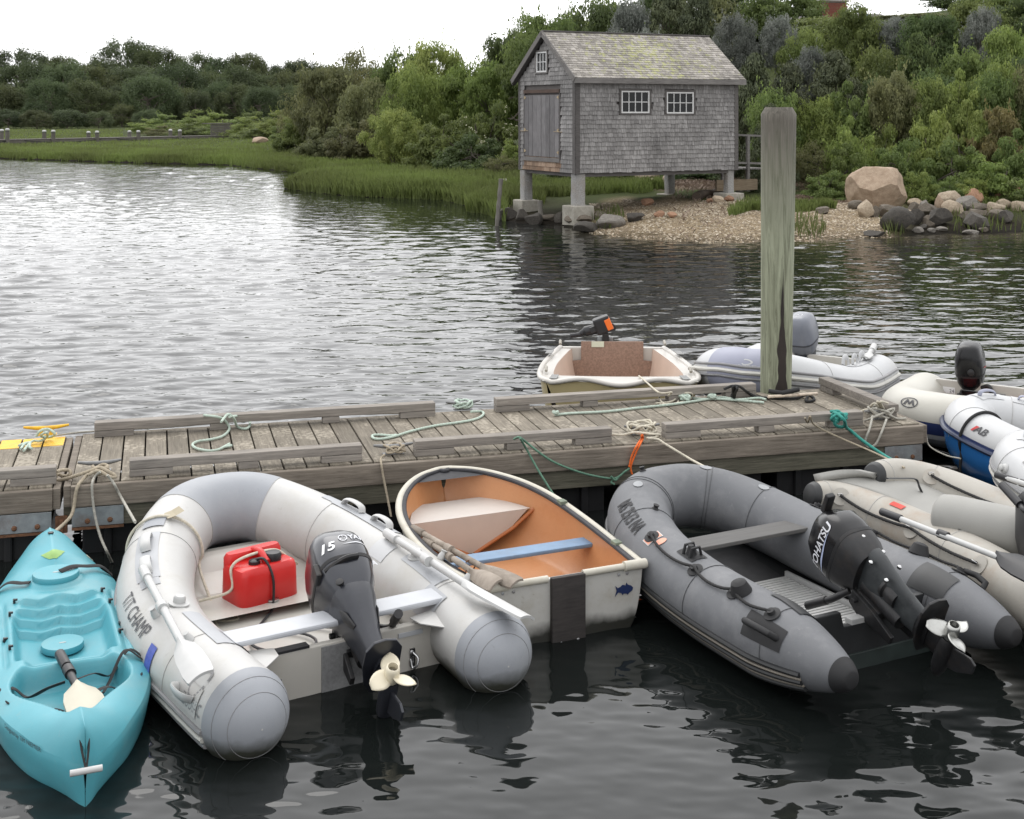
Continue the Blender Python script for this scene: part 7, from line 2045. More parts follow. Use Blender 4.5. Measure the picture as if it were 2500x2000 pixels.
for a in np.linspace(.06, .86, 4)[:-1]:
    x0, x1 = LP * a, LP * (a + .22)
    mbh.tube([(x0 + (x1 - x0) * t, -.12, zd - .06 - .35 * 4 * t * (1 - t) * .5) for t in np.linspace(0, 1, 12)], .025, n=6)
mbh.build('slung_rope', ROPE['black'], pier, smooth=True)
# ================================================================== foliage
def leaf_cloud(seed, n_clump, per, leaf, shape='round', clump_r=.30, aspect=1.7, needle=False, up=.35, hollow=.55, low=-.25, flat=.75):
    """crown of unit half-width and unit height (z 0..1): many leaf-sized folded quads gathered in clumps"""
    g = np.random.default_rng(seed)
    cs = []
    while len(cs) < n_clump:
        p = g.uniform(-1, 1, 3)
        r = np.linalg.norm(p)
        if r > 1 or r < hollow * g.uniform(.4, 1.0): continue
        if shape == 'round':
            q = np.array((p[0] * .86, p[1] * .86, .47 + .42 * p[2]))
        elif shape == 'ball':                                          # closed round crown
            p = p / r * g.uniform(.82, 1.0)
            if p[2] < -.55: continue
            q = np.array((p[0] * .82, p[1] * .82, .40 + .50 * p[2]))
        elif shape == 'dome':
            if p[2] < -.15: p[2] = -p[2] * .6
            q = np.array((p[0] * .88, p[1] * .88, .06 + .82 * max(0, p[2])))
        else:                                                         # cone
            z = g.uniform(0, 1) ** 1.2; a = g.uniform(0, 2 * PI); rr = (1 - z) ** .8 * g.uniform(.55, 1)
            q = np.array((math.cos(a) * rr, math.sin(a) * rr, z))
        cs.append(q)
    cs = np.array(cs)
    lump = 1 + .16 * np.sin(cs[:, 0] * 4 + seed) * np.cos(cs[:, 1] * 5 + 2 * seed)
    cs[:, :2] *= lump[:, None]
    V, T = [], []
    cr = clump_r * g.uniform(.6, 1.25, n_clump)
    ct = g.uniform(0, 1, n_clump)
    N_ = n_clump * per
    ci = np.repeat(np.arange(n_clump), per)
    d = g.normal(size=(N_, 3)); d /= np.linalg.norm(d, axis=1)[:, None]
    rad = cr[ci] * (g.uniform(0, 1, N_) ** .3)
    pos = cs[ci] + d * rad[:, None] * np.array((1, 1, flat * .5))
    pos[:, 2] = np.maximum(pos[:, 2], .01)
    nrm = d * np.array((.8, .8, .6)) + np.array((0, 0, up)) + g.normal(0, .30, (N_, 3)); nrm /= np.linalg.norm(nrm, axis=1)[:, None]
    ax = np.cross(nrm, g.normal(size=(N_, 3))); ax /= np.linalg.norm(ax, axis=1)[:, None]
    bx = np.cross(nrm, ax)
    L = leaf * g.uniform(.6, 1.35, N_)[:, None]; Wd = L / aspect
    zs = np.array((1, 1, 1.0))
    a = pos - ax * L * .5; b = pos + bx * Wd * .5 + nrm * L * .06; c = pos + ax * L * .5 - nrm * L * .08; e = pos - bx * Wd * .5 + nrm * L * .06
    V = np.stack([a, b, c, e], 1).reshape(-1, 3)
    F = np.arange(N_ * 4).reshape(-1, 4)
    tint = np.clip(.55 * ct[ci] + .45 * g.uniform(0, 1, N_), 0, 1)
    # leading shoots that break the outline
    ns, nl_ = max(8, n_clump // 2), 12
    si = g.choice(n_clump, ns); ctr = np.array((0, 0, .45))
    dr_ = cs[si] - ctr; dr_ /= np.linalg.norm(dr_, axis=1)[:, None]; dr_ = dr_ + np.array((0, 0, .5)) + g.normal(0, .35, (ns, 3)); dr_ /= np.linalg.norm(dr_, axis=1)[:, None]
    ln = clump_r * g.uniform(.9, 1.9, ns)
    tt_ = np.tile(np.linspace(.25, 1, nl_), ns); ri_ = np.repeat(np.arange(ns), nl_)
    pos2 = cs[si][ri_] + dr_[ri_] * (ln[ri_] * tt_)[:, None] * np.array((1, 1, .75)) + g.normal(0, leaf * .35, (ns * nl_, 3)); pos2[:, 2] = np.clip(pos2[:, 2], .01, 1.04)
    n2 = g.normal(size=(ns * nl_, 3)) + np.array((0, 0, .8)); n2 /= np.linalg.norm(n2, axis=1)[:, None]
    a2 = np.cross(n2, g.normal(size=(ns * nl_, 3))); a2 /= np.linalg.norm(a2, axis=1)[:, None]; b2 = np.cross(n2, a2)
    L2 = leaf * g.uniform(.6, 1.2, ns * nl_)[:, None]
    V2 = np.stack([pos2 - a2 * L2 * .5, pos2 + b2 * L2 / aspect * .5, pos2 + a2 * L2 * .5, pos2 - b2 * L2 / aspect * .5], 1).reshape(-1, 3)
    V = np.vstack([V, V2]); F = np.arange(len(V)).reshape(-1, 4)
    tint = np.r_[tint, np.clip(.6 + .4 * g.uniform(0, 1, ns * nl_), 0, 1)]
    return V, F, np.repeat(tint, 4), cs, cr

def fast_mesh(name, V, F, tint=None):
    me = bpy.data.meshes.new(name)
    me.vertices.add(len(V)); me.vertices.foreach_set('co', V.astype(np.float32).ravel())
    nl = F.shape[1]
    me.loops.add(F.size); me.loops.foreach_set('vertex_index', F.astype(np.int32).ravel())
    me.polygons.add(len(F)); me.polygons.foreach_set('loop_start', np.arange(0, F.size, nl, dtype=np.int32)); me.polygons.foreach_set('loop_total', np.full(len(F), nl, dtype=np.int32))
    me.update(calc_edges=True)
    if tint is not None:
        at = me.attributes.new('tint', 'FLOAT', 'POINT'); at.data.foreach_set('value', tint.astype(np.float32))
    return me

def wood_frame(seed, cs, n=14, h=1.0, r0=.035, stems=1):
    g = np.random.default_rng(seed + 99)
    mb = MB()
    idx = g.choice(len(cs), min(n, len(cs)), replace=False)
    tops = []
    for s_ in range(stems):
        a = g.uniform(0, 6.28); lean = .12 + .25 * (stems > 1)
        p0 = np.array((.06 * math.cos(a) * (stems > 1), .06 * math.sin(a) * (stems > 1), -.06)); p1 = np.array((lean * math.cos(a), lean * math.sin(a), .55 * h))
        path = catmull([p0, (p0 + p1) / 2 + g.normal(0, .03, 3), p1], 5)
        mb.tube(path, np.linspace(r0, r0 * .45, len(path)), n=7); tops.append(path)
    for k, i in enumerate(idx):
        path0 = tops[k % len(tops)]
        s0 = path0[int(g.uniform(.25, 1.0) * (len(path0) - 1))]
        e = cs[i]
        path = catmull([s0, (s0 + e) / 2 + g.normal(0, .05, 3), e], 4)
        mb.tube(path, np.linspace(r0 * .42, r0 * .08, len(path)), n=5)
    return mb.mesh('trunk', smooth=True, fix=False)

BARK = M('bark', (.10, .085, .068), .95, .3, 12, bump=.5)
BARK_P = M('pale_bark', (.20, .18, .155), .95, .3, 12, bump=.5)
PROTO = {}
def proto(kind, seed):
    key = (kind, seed)
    if key in PROTO: return PROTO[key]
    if kind == 'tree':      q = leaf_cloud(seed, 85, 190, .050, 'round', .25, 1.7, up=.55, hollow=.65)
    elif kind == 'oak':     q = leaf_cloud(seed, 80, 260, .036, 'ball', .22, 1.5, up=.6, flat=1.3)
    elif kind == 'shrub':   q = leaf_cloud(seed, 75, 170, .062, 'dome', .22, 1.7, up=.6)
    elif kind == 'cedar':   q = leaf_cloud(seed, 110, 150, .060, 'cone', .20, 3.2, up=.25, flat=.6)
    elif kind == 'airy':    q = leaf_cloud(seed, 75, 120, .048, 'round', .26, 2.0, hollow=.4, up=.4)
    elif kind == 'willow':  q = leaf_cloud(seed, 90, 180, .055, 'round', .22, 2.6, up=.45, flat=1.0, hollow=.6)
    elif kind == 'mound':   q = leaf_cloud(seed, 70, 170, .045, 'dome', .22, 1.7, up=.8)
    V, F, t, cs, cr = q
    PROTO[key] = (fast_mesh('crown', V, F, t), wood_frame(seed, cs, 16 if kind != 'cedar' else 8, r0=.03 if kind != 'oak' else .045, stems=3 if kind in ('shrub', 'mound', 'airy') else 1))
    return PROTO[key]

FOL = {
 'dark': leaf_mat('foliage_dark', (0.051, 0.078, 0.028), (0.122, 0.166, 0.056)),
 'far': leaf_mat('foliage_far', (0.050, 0.071, 0.032), (0.099, 0.130, 0.055)),
 'far2': leaf_mat('foliage_far_warm', (0.062, 0.078, 0.032), (0.118, 0.140, 0.055)),
 'mid': leaf_mat('foliage_mid', (0.088, 0.126, 0.036), (0.201, 0.251, 0.076)),
 'bright': leaf_mat('foliage_bright', (0.123, 0.171, 0.041), (0.254, 0.309, 0.087)),
 'lime': leaf_mat('foliage_lime', (0.138, 0.190, 0.048), (0.319, 0.365, 0.116)),
 'olive': leaf_mat('foliage_olive', (0.099, 0.111, 0.048), (0.201, 0.207, 0.092)),
 'silver': leaf_mat('foliage_silver', (0.102, 0.118, 0.097), (0.256, 0.267, 0.240)),
 'cedar': leaf_mat('foliage_cedar', (0.045, 0.058, 0.030), (0.113, 0.129, 0.060), trans=.12),
 'reddish': leaf_mat('foliage_reddish', (0.116, 0.115, 0.041), (0.261, 0.227, 0.094)),
}
def plant(kind, seed, fol, u, v_top, Y, width_px, label, cat='shrub', name='shrub', group=None, z_off=0.0, bark=None, depth=1.0, zbase=None):
    """stand a plant on the ground at distance Y; top row and width as the photo shows them"""
    X = (u - CX) * Y / FOC
    z0 = gz1(X, Y) + z_off if zbase is None else zbase
    H = (CAMH - (v_top - HZ) * Y / FOC) - z0
    W2 = width_px * Y / FOC / 2
    if H < .2: H = .2
    root = thing(name, label, cat, (X, Y, z0 - .05), random.uniform(0, 6.28), group)
    cm, tm_ = proto(kind, seed)
    o = place(cm, 'crown', None, root)
    if not cm.materials: cm.materials.append(FOL[fol])
    o.material_slots[0].link = 'OBJECT'; o.material_slots[0].material = FOL[fol]
    Hc = min(H, 2.3 * W2 + .6)                                       # tall trees carry their crown on a bare stem
    o.scale = (W2, W2 * depth, Hc); o.location = (0, 0, H - Hc)
    t = place(tm_, 'trunk' if cat == 'tree' else 'stem', bark or BARK, root)
    t.scale = (W2, W2 * depth, H)
    return root

def ordinal(n):
    return ['first', 'second', 'third', 'fourth', 'fifth', 'sixth', 'seventh', 'eighth', 'ninth', 'tenth', 'eleventh', 'twelfth', 'thirteenth', 'fourteenth', 'fifteenth', 'sixteenth', 'seventeenth', 'eighteenth', 'nineteenth', 'twentieth', 'twenty-first', 'twenty-second'][n]

# ---- far wood across the marsh: three rows of round crowned trees
rows_far = [
 ('back', 205, [(-120, 130, 190), (50, 108, 210), (165, 132, 150), (250, 140, 130), (310, 86, 170), (380, 104, 130), (470, 118, 150), (540, 135, 120), (602, 120, 130), (665, 152, 120), (735, 136, 150), (800, 150, 150), (880, 160, 160)]),
 ('middle', 180, [(-60, 160, 170), (60, 140, 150), (150, 140, 170), (240, 158, 150), (330, 155, 190), (430, 146, 150), (520, 168, 140), (590, 150, 150), (650, 178, 130), (710, 165, 130), (790, 178, 150)]),
 ('front', 158, [(-80, 190, 140), (0, 200, 120), (70, 205, 120), (120, 182, 130), (215, 186, 150), (300, 205, 120), (365, 176, 150), (440, 205, 110), (480, 215, 110), (530, 190, 110), (580, 200, 120), (640, 205, 110), (700, 200, 120), (760, 200, 120)]),
 ('edge', 146, [(-40, 250, 110), (20, 262, 90), (90, 266, 90), (165, 264, 90), (240, 268, 80), (300, 250, 90), (360, 262, 80)]),
]
for rn, Y, lst in rows_far:
    for i, (u, v, w) in enumerate(sorted(lst)):
        plant('oak', 1 + (i * 3 + len(rn)) % 5, 'far' if (i + len(rn)) % 3 else 'far2', u, v, Y + random.uniform(-6, 6), w * 1.15, 'round crowned tree in the %s row of the far wood, %s from the left' % (rn, ordinal(i)), 'tree', 'round_tree', 'trees of the far wood', depth=.9)

# ---- rounded thicket mound behind the far pier
for i, (u, v, Y, w, k) in enumerate(((360, 284, 108, 100, 'bright'), (420, 268, 110, 140, 'mid'), (480, 262, 106, 130, 'bright'), (470, 292, 98, 110, 'mid'), (545, 262, 104, 150, 'bright'), (560, 290, 97, 110, 'mid'), (610, 275, 94, 120, 'bright'), (640, 258, 100, 150, 'mid'), (620, 300, 90, 110, 'mid'), (690, 258, 90, 130, 'bright'), (395, 300, 100, 90, 'olive'), (710, 285, 84, 110, 'mid'))):
    plant('mound', 20 + i % 3, k, u, v, Y + (12 if u < 600 else 9), w * 1.15, 'low rounded bush of the thicket mound behind the far pier, %s of twelve' % ordinal(i), 'bush', 'low_bush', 'bushes of the thicket mound')

# ---- trees and bushes between the marsh and the boathouse
MIDS = [
 ('airy', 31, 'olive', 880, 95, 66, 190, 'tall thin-leaved tree at the left end of the middle thicket', 'tree'),
 ('tree', 32, 'olive', 800, 130, 62, 200, 'olive green tree left of the bright tree', 'tree'),
 ('airy', 33, 'olive', 760, 190, 58, 190, 'sparse olive scrub tree sloping to the marsh', 'tree'),
 ('shrub', 34, 'mid', 720, 268, 55, 120, 'green bush at the low left tip of the middle thicket', 'bush'),
 ('shrub', 35, 'olive', 790, 290, 53, 140, 'olive bush at the foot of the sparse scrub', 'bush'),
 ('shrub', 34, 'olive', 860, 270, 52, 160, 'dull green bush between scrub and bright tree', 'bush'),
 ('tree', 36, 'olive', 900, 170, 58, 180, 'dull green tree behind the bright tree', 'tree'),
 ('tree', 37, 'mid', 980, 100, 64, 170, 'middle green tree top behind the bright tree', 'tree'),
 ('willow', 38, 'lime', 1065, 76, 58, 210, 'tall bright yellow-green tree left of the boathouse', 'tree'),
 ('willow', 39, 'bright', 1010, 140, 52, 200, 'bright green spreading tree lower left of the tall one', 'tree'),
 ('willow', 38, 'lime', 960, 250, 49, 170, 'bright green low bough bush over the marsh edge', 'bush'),
 ('tree', 40, 'bright', 1140, 130, 54, 180, 'bright green tree between the tall tree and the boathouse', 'tree'),
 ('shrub', 41, 'mid', 1080, 260, 47, 190, 'dark leaved bush under the bright tree', 'bush'),
 ('shrub', 42, 'mid', 1190, 205, 46, 190, 'white flowering bush left of the boathouse', 'bush'),
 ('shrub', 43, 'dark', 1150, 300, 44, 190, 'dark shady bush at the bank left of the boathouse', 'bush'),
 ('shrub', 34, 'bright', 1255, 318, 42, 110, 'small bright bush at the boathouse corner', 'bush'),
 ('airy', 33, 'olive', 1225, 370, 41, 90, 'twiggy half-bare bush behind the driftwood', 'bush'),
 ('tree', 44, 'mid', 1235, 110, 58, 170, 'middle green tree rising behind the boathouse gable', 'tree'),
 ('tree', 45, 'bright', 1200, 135, 52, 150, 'light green bush crown touching the boathouse gable', 'tree'),
]
for kind, sd, fol, u, v, Y, w, lb, cat in MIDS:
    Y += 17 if u < 765 else (9 if u < 905 else 5)
    plant(kind, sd, fol, u, v, Y, w, lb, cat, 'leafy_tree' if cat == 'tree' else 'leafy_bush', 'trees and bushes left of the boathouse')
# ---- hillside behind the boathouse
HILL = [
 ('tree', 32, 'mid', 1330, 0, 56, 220, 'broad green tree directly above the boathouse roof end', 'tree'),
 ('tree', 36, 'mid', 1290, 55, 54, 160, 'green tree left above the boathouse ridge', 'tree'),
 ('tree', 37, 'dark', 1450, -30, 60, 240, 'dark green tree above the middle of the boathouse roof', 'tree'),
 ('willow', 38, 'silver', 1545, -20, 52, 150, 'silvery leaved tree above the boathouse roof', 'tree'),
 ('willow', 39, 'silver', 1580, 55, 44, 130, 'low silvery bush peeping over the roof ridge', 'bush'),
 ('willow', 38, 'silver', 1500, 62, 44, 110, 'second low silvery bush over the roof ridge', 'bush'),
 ('cedar', 50, 'cedar', 1630, -60, 52, 200, 'dark cedar above the right end of the roof', 'tree'),
 ('cedar', 51, 'cedar', 1700, -30, 50, 170, 'second dark cedar right of the roof end', 'tree'),
 ('willow', 39, 'silver', 1797, 18, 46, 120, 'round silver-green olive tree right of the roof, left one', 'tree'),
 ('willow', 38, 'silver', 1900, 20, 46, 110, 'round silver-green olive tree below the chimney, right one', 'tree'),
 ('cedar', 50, 'cedar', 1840, 140, 39, 220, 'dark drooping cedar behind the boathouse corner', 'tree'),
 ('cedar', 51, 'cedar', 1930, 165, 38, 220, 'dark cedar behind the mooring pile', 'tree'),
 ('cedar', 50, 'cedar', 2040, 130, 40, 240, 'wide dark cedar in the middle of the hillside', 'tree'),
 ('cedar', 51, 'cedar', 1880, 260, 35.5, 150, 'low dark cedar boughs by the ramp', 'tree'),
 ('tree', 44, 'mid', 1960, 50, 45, 130, 'green tree in front of the chimney', 'tree'),
 ('tree', 45, 'mid', 2085, -10, 50, 150, 'tall green tree right of the chimney', 'tree'),
 ('willow', 38, 'silver', 1985, 95, 41, 120, 'pale silvery bush in the middle of the hillside', 'bush'),
 ('willow', 39, 'silver', 2180, 30, 50, 160, 'grey-green tree below the house roof', 'tree'),
 ('tree', 32, 'dark', 2270, 10, 48, 170, 'dark green tree at the end of the house roof', 'tree'),
 ('tree', 36, 'mid', 2150, 90, 44, 170, 'leafy tree in the upper right hillside', 'tree'),
 ('cedar', 50, 'dark', 2240, 90, 42, 200, 'dark tree in the shade of the upper right hillside', 'tree'),
 ('tree', 37, 'mid', 2380, -20, 50, 190, 'green tree at the top right', 'tree'),
 ('willow', 38, 'silver', 2400, 0, 47, 120, 'silvery branch tree at the top right', 'tree'),
 ('tree', 44, 'bright', 2470, 40, 44, 170, 'light green tree at the right edge, upper', 'tree'),
 ('tree', 45, 'mid', 2360, 95, 41, 180, 'leafy green tree above the right thicket', 'tree'),
 ('tree', 40, 'bright', 2450, 130, 39, 170, 'light green tree at the right edge, lower', 'tree'),
 ('tree', 36, 'mid', 2445, -50, 55, 230, 'tall green tree behind the top right corner', 'tree'),
 ('tree', 44, 'dark', 2545, -60, 52, 230, 'tall dark tree beyond the right edge', 'tree'),
 ('tree', 32, 'dark', 2540, 100, 42, 200, 'dark tree cut by the right edge', 'tree'),
 ('shrub', 41, 'bright', 2085, 258, 34.5, 150, 'light green round bush left of centre in the thicket above the boulder', 'bush'),
 ('shrub', 42, 'bright', 2150, 262, 35.5, 140, 'light green bush above the boulder', 'bush'),
 ('shrub', 43, 'mid', 2060, 310, 33.8, 140, 'green bush beside the mooring pile', 'bush'),
 ('shrub', 34, 'bright', 2250, 225, 35, 190, 'big light green bush above the rocks', 'bush'),
 ('shrub', 41, 'lime', 2350, 215, 36, 170, 'yellow-green bush in the upper thicket', 'bush'),
 ('shrub', 35, 'reddish', 2440, 215, 35, 170, 'reddish tinged bush at the right', 'bush'),
 ('shrub', 42, 'mid', 2200, 300, 33.4, 170, 'green bush behind the boulder', 'bush'),
 ('shrub', 43, 'mid', 2320, 300, 33.6, 190, 'green bush over the middle of the rock row', 'bush'),
 ('shrub', 34, 'bright', 2420, 345, 32.8, 210, 'bright green bush over the right rock heap', 'bush'),
 ('shrub', 41, 'mid', 2490, 290, 33.5, 170, 'green bush at the right edge of the thicket', 'bush'),
 ('shrub', 42, 'mid', 2020, 395, 33.0, 130, 'low leafy bush left of the boulder', 'bush'),
 ('shrub', 43, 'bright', 2100, 385, 33.2, 120, 'low leafy bush touching the boulder', 'bush'),
 ('shrub', 35, 'bright', 2245, 398, 32.4, 110, 'low leafy bush right of the boulder', 'bush'),
 ('shrub', 34, 'mid', 2300, 410, 32.4, 110, 'low leafy bush above the flat pale stones', 'bush'),
 ('shrub', 42, 'bright', 2370, 415, 32.2, 120, 'low leafy bush above the sandy cobble', 'bush'),
 ('shrub', 41, 'mid', 2480, 420, 32.2, 130, 'low leafy bush above the brown boulder', 'bush'),
 ('airy', 33, 'olive', 1990, 330, 35.5, 150, 'bare twiggy scrub in the shade by the pile', 'bush'),
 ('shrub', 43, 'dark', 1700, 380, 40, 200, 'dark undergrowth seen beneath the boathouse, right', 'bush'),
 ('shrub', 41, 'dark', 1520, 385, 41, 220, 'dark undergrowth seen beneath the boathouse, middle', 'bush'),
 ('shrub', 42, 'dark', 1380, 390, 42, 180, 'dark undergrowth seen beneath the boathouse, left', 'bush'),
 ('cedar', 51, 'cedar', 1760, 150, 42, 220, 'dark cedar behind the right wall of the boathouse', 'tree'),
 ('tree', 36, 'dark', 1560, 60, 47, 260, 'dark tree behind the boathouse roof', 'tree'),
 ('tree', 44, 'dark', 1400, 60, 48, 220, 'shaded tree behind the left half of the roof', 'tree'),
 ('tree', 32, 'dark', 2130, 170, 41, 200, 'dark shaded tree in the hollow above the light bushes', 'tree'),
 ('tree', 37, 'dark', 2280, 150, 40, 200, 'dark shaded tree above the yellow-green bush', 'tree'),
]
for i in range(13):
    u = 1270 + i * 108
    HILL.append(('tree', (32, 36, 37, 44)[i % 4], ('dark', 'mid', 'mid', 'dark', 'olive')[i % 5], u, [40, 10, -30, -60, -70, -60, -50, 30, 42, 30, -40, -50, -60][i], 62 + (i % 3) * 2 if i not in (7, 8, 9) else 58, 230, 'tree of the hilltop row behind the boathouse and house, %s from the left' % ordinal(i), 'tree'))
for i in range(8):
    u = 1900 + i * 90
    HILL.append((('tree', 'willow', 'shrub')[i % 3], (40, 38, 41)[i % 3], ('mid', 'bright', 'mid', 'olive')[i % 4], u, [190, 215, 170, 150, 165, 140, 150, 120][i], 37.2, 170, 'leafy growth in the middle tier of the hillside, %s from the left' % ordinal(i), 'bush'))
for kind, sd, fol, u, v, Y, w, lb, cat in HILL:
    nm = {'cedar': 'cedar_tree'}.get(kind, 'leafy_tree' if cat == 'tree' else 'leafy_bush')
    plant(kind, sd, fol, u, v, Y, w, lb, cat, nm, 'trees and bushes on the hillside', bark=BARK_P if fol == 'silver' else None)

# white flower heads on the bush by the boathouse
g = np.random.default_rng(5)
fb = [o for o in bpy.data.objects if o.get('label', '').startswith('white flowering bush')][0]
V, F = [], []
cr_ = [c for c in fb.children if c.name.startswith('crown')][0]
co = np.zeros(len(cr_.data.vertices) * 3, np.float32); cr_.data.vertices.foreach_get('co', co); co = co.reshape(-1, 3)[::4] * np.array(cr_.scale)
cz_, sz_ = math.cos(fb.rotation_euler.z), math.sin(fb.rotation_euler.z)
wx = np.stack([co[:, 0] * cz_ - co[:, 1] * sz_, co[:, 0] * sz_ + co[:, 1] * cz_, co[:, 2] + cr_.location.z], 1) + np.array(fb.location)
rr2 = np.hypot(wx[:, 0] - fb.location.x, (wx[:, 1] - fb.location.y)) / cr_.scale[0]
cand = np.where((wx[:, 1] < fb.location.y - .2) & (rr2 > .5))[0]
for k in g.choice(cand, 150, replace=False):
    p = wx[k] + np.array((0, -.06, .03))
    for j in range(3):
        c = p + g.normal(0, .03, 3); s_ = .026
        a = g.uniform(0, 6.28)
        q = [(math.cos(a + t) * s_, g.uniform(-.01, .01), math.sin(a + t) * s_) for t in (0, 1.57, 3.14, 4.71)]
        V += [c + np.array(x) for x in q]; F.append([len(V) - 4, len(V) - 3, len(V) - 2, len(V) - 1])
me = fast_mesh('blossoms', np.array(V), np.array(F)); o = place(me, 'blossoms', M('cream_petals', (.50, .49, .34), .7), fb)
o.matrix_parent_inverse = (Matrix.Translation(fb.location) @ Matrix.Rotation(fb.rotation_euler.z, 4, 'Z')).inverted(); o['kind'] = 'stuff'
# dead wrack twigs at the tree line
# ================================================================== house on the hill
ch = PY(2030, 40, 66)
hs = thing('house', 'house with red brick chimney half hidden on the hilltop', 'house', (ch.x, ch.y, gz1(ch.x, ch.y)), R(8))
zr = lambda v, Y=66: CAMH - (v - HZ) * Y / FOC - hs.location.z
BRK = M('red_brick', (.20, .065, .045), .9, .25, 20)
MORT = M('mortar', (.23, .20, .18), .9, .1)
zc0, zc1 = zr(60), zr(6)
MB().box((0, 0, (zc0 + zc1) / 2), (1.26, .86, zc1 - zc0)).build('chimney_core', MORT, hs)
chm = bpy.data.objects.new('chimney', None); C.objects.link(chm); chm.parent = hs
bmsh = MB().box((0, 0, 0), (.205, .10, .062)).mesh('brick'); bmsh.materials.append(BRK)
nb = int((zc1 - zc0) / .075)
for i in range(nb):
    for j in range(6):
        x = -.53 + j * .2125 + (.05 if i % 2 else -.05)
        place(bmsh, 'brick', BRK, chm, (x, -.40, zc0 + i * .075 + .04))
for i in range(nb):
    for j in range(4):
        o = place(bmsh, 'brick', BRK, chm, (-.60, -.28 + j * .2125, zc0 + i * .075 + .04), (0, 0, R(90)))
MB().box((0, 0, zc1 + .04), (1.45, 1.05, .10)).build('chimney_cap', MORT, hs, bevel=.02)
RFM = M('roof_asphalt', (.13, .12, .115), .9, .15, 8)
MB().add([(-4.5, -1.2, zr(75)), (.9, -1.2, zr(75)), (1.3, 1.6, zr(30)), (-3.5, 1.6, zr(30)), (-4.5, 4.4, zr(75)), (.9, 4.4, zr(75))], [(0, 1, 2, 3), (3, 2, 5, 4), (0, 3, 4), (1, 5, 2)]).build('roof', RFM, hs)
MB().add([(1.6, 2.0, zr(60)), (5.2, 2.0, zr(60)), (4.6, 4.5, zr(16)), (2.0, 4.5, zr(16)), (1.6, 7, zr(60)), (5.2, 7, zr(60))], [(0, 1, 2, 3), (3, 2, 5, 4), (0, 3, 4), (1, 5, 2)]).build('roof', RFM, hs)
MB().bar((.62, -1.25, zr(66)), (1.35, -1.25, zr(38)), .06, .12).build('gable_trim', M('blue_trim_paint', (.16, .24, .38), .5), hs)
MB().box((-1.2, 1.6, zr(75) / 2 - .2), (6.0, 5.0, zr(75) - .1)).build('wall', M('grey_wall_shingles', (.17, .16, .16), .9, .2, 6), hs)
MB().box((3.4, 4.5, zr(60) / 2 - .2), (3.2, 4.6, zr(60) - .1)).build('wall', MATS['grey_wall_shingles'], hs)

# ================================================================== marsh grass, beach pebbles, wrack
GRASS = leaf_mat('marsh_grass', (.105, .122, .040), (.175, .230, .062), trans=.35, hue=.0)
def scatter_ground(n, u0, u1, v0, v1, seed):
    g = np.random.default_rng(seed)
    u = g.uniform(u0, u1, n); v = g.uniform(v0, v1, n)
    z = np.full(n, .38)
    for _ in range(4):
        s = (v - HZ) / (CAMH - z); X = (u - CX) / s; Y = FOC / s
        z = np.clip(gz(X, Y), .0, 2.2)
    return X, Y, z, u, v, g
def blades(name, label, n, u0, u1, v0, v1, keep, hgt, seed, wid=.012, mat=GRASS, bend=.35, lip=0):
    X, Y, z, u, v, g = scatter_ground(n, u0, u1, v0, v1, seed)
    if lip:                                                           # thick fringe along the waterline
        k_ = g.integers(0, len(SHORE) - 1, lip * 3); t_ = g.uniform(0, 1, lip * 3)[:, None]
        q_ = SHORE[k_] * (1 - t_) + SHORE[k_ + 1] * t_ + np.stack([g.normal(0, .15, lip * 3), g.uniform(-.15, .7, lip * 3)], 1)
        uu = q_[:, 0] / q_[:, 1] * FOC + CX; ok = (uu > u0) & (uu < 1235)
        X, Y, u = np.r_[X, q_[ok, 0]], np.r_[Y, q_[ok, 1]], np.r_[u, uu[ok]]
        z = np.r_[z, gz(q_[ok, 0], q_[ok, 1])]; v = HZ + (CAMH - z) * FOC / Y
    d = shore_dist(X, Y)
    m = keep(u, v, X, Y, d, g) & (d > (-.14 if lip else .02)) & (np.abs(z) < 2.1) & (Y < 150)
    X, Y, z, d = X[m], Y[m], z[m], d[m]; k = len(X)
    if not k: return
    sc = np.clip(Y / 34, .8, 3.2)
    h = hgt * g.uniform(.55, 1.25, k) * (1 + .25 * np.exp(-d / .6)) * np.clip(1.25 - Y / 130, .55, 1)
    patch = .5 + .5 * np.sin(X * .9 + 2 * np.sin(Y * .31)) * np.cos(Y * .52 + X * .2)
    w = wid * sc * g.uniform(.7, 1.3, k)
    a = g.uniform(0, 2 * PI, k); lx, ly = np.cos(a) * w, np.sin(a) * w
    b = g.uniform(0, 2 * PI, k); bx, by = np.cos(b) * h * bend * g.uniform(.2, 1, k), np.sin(b) * h * bend * g.uniform(.2, 1, k)
    z0 = np.maximum(gz(X, Y, d), 0) - .02
    V = np.stack([np.stack([X - lx, Y - ly, z0], 1), np.stack([X + lx, Y + ly, z0], 1), np.stack([X + lx * .6 + bx * .35, Y + ly * .6 + by * .35, z0 + h * .6], 1), np.stack([X + bx, Y + by, z0 + h], 1)], 1).reshape(-1, 3)
    t = np.clip(.75 * patch + .25 * g.uniform(0, 1, k), 0, 1)
    me = fast_mesh(name, V, np.arange(4 * k).reshape(-1, 4), np.repeat(t, 4))
    o = place(me, name, mat); tag(o, label, 'grass', None, 'stuff')
    return o
blades('grass', 'green marsh grass along the far and near shore', 170000, -60, 1330, 298, 536,
       lambda u, v, X, Y, d, g: ~((u > 690) & (u < 1330) & (v < 366 + (u - 690) * .10) ) & ~((u > 300) & (u < 700) & (v < 335)) & ~((u > 1236) & (v > 500)), .30, 71, lip=24000)
blades('grass', 'green grass growing behind and under the boathouse', 26000, 1240, 1640, 452, 500, lambda u, v, X, Y, d, g: (v < 486 - (u - 1300) * .07) | (u < 1290), .30, 72)
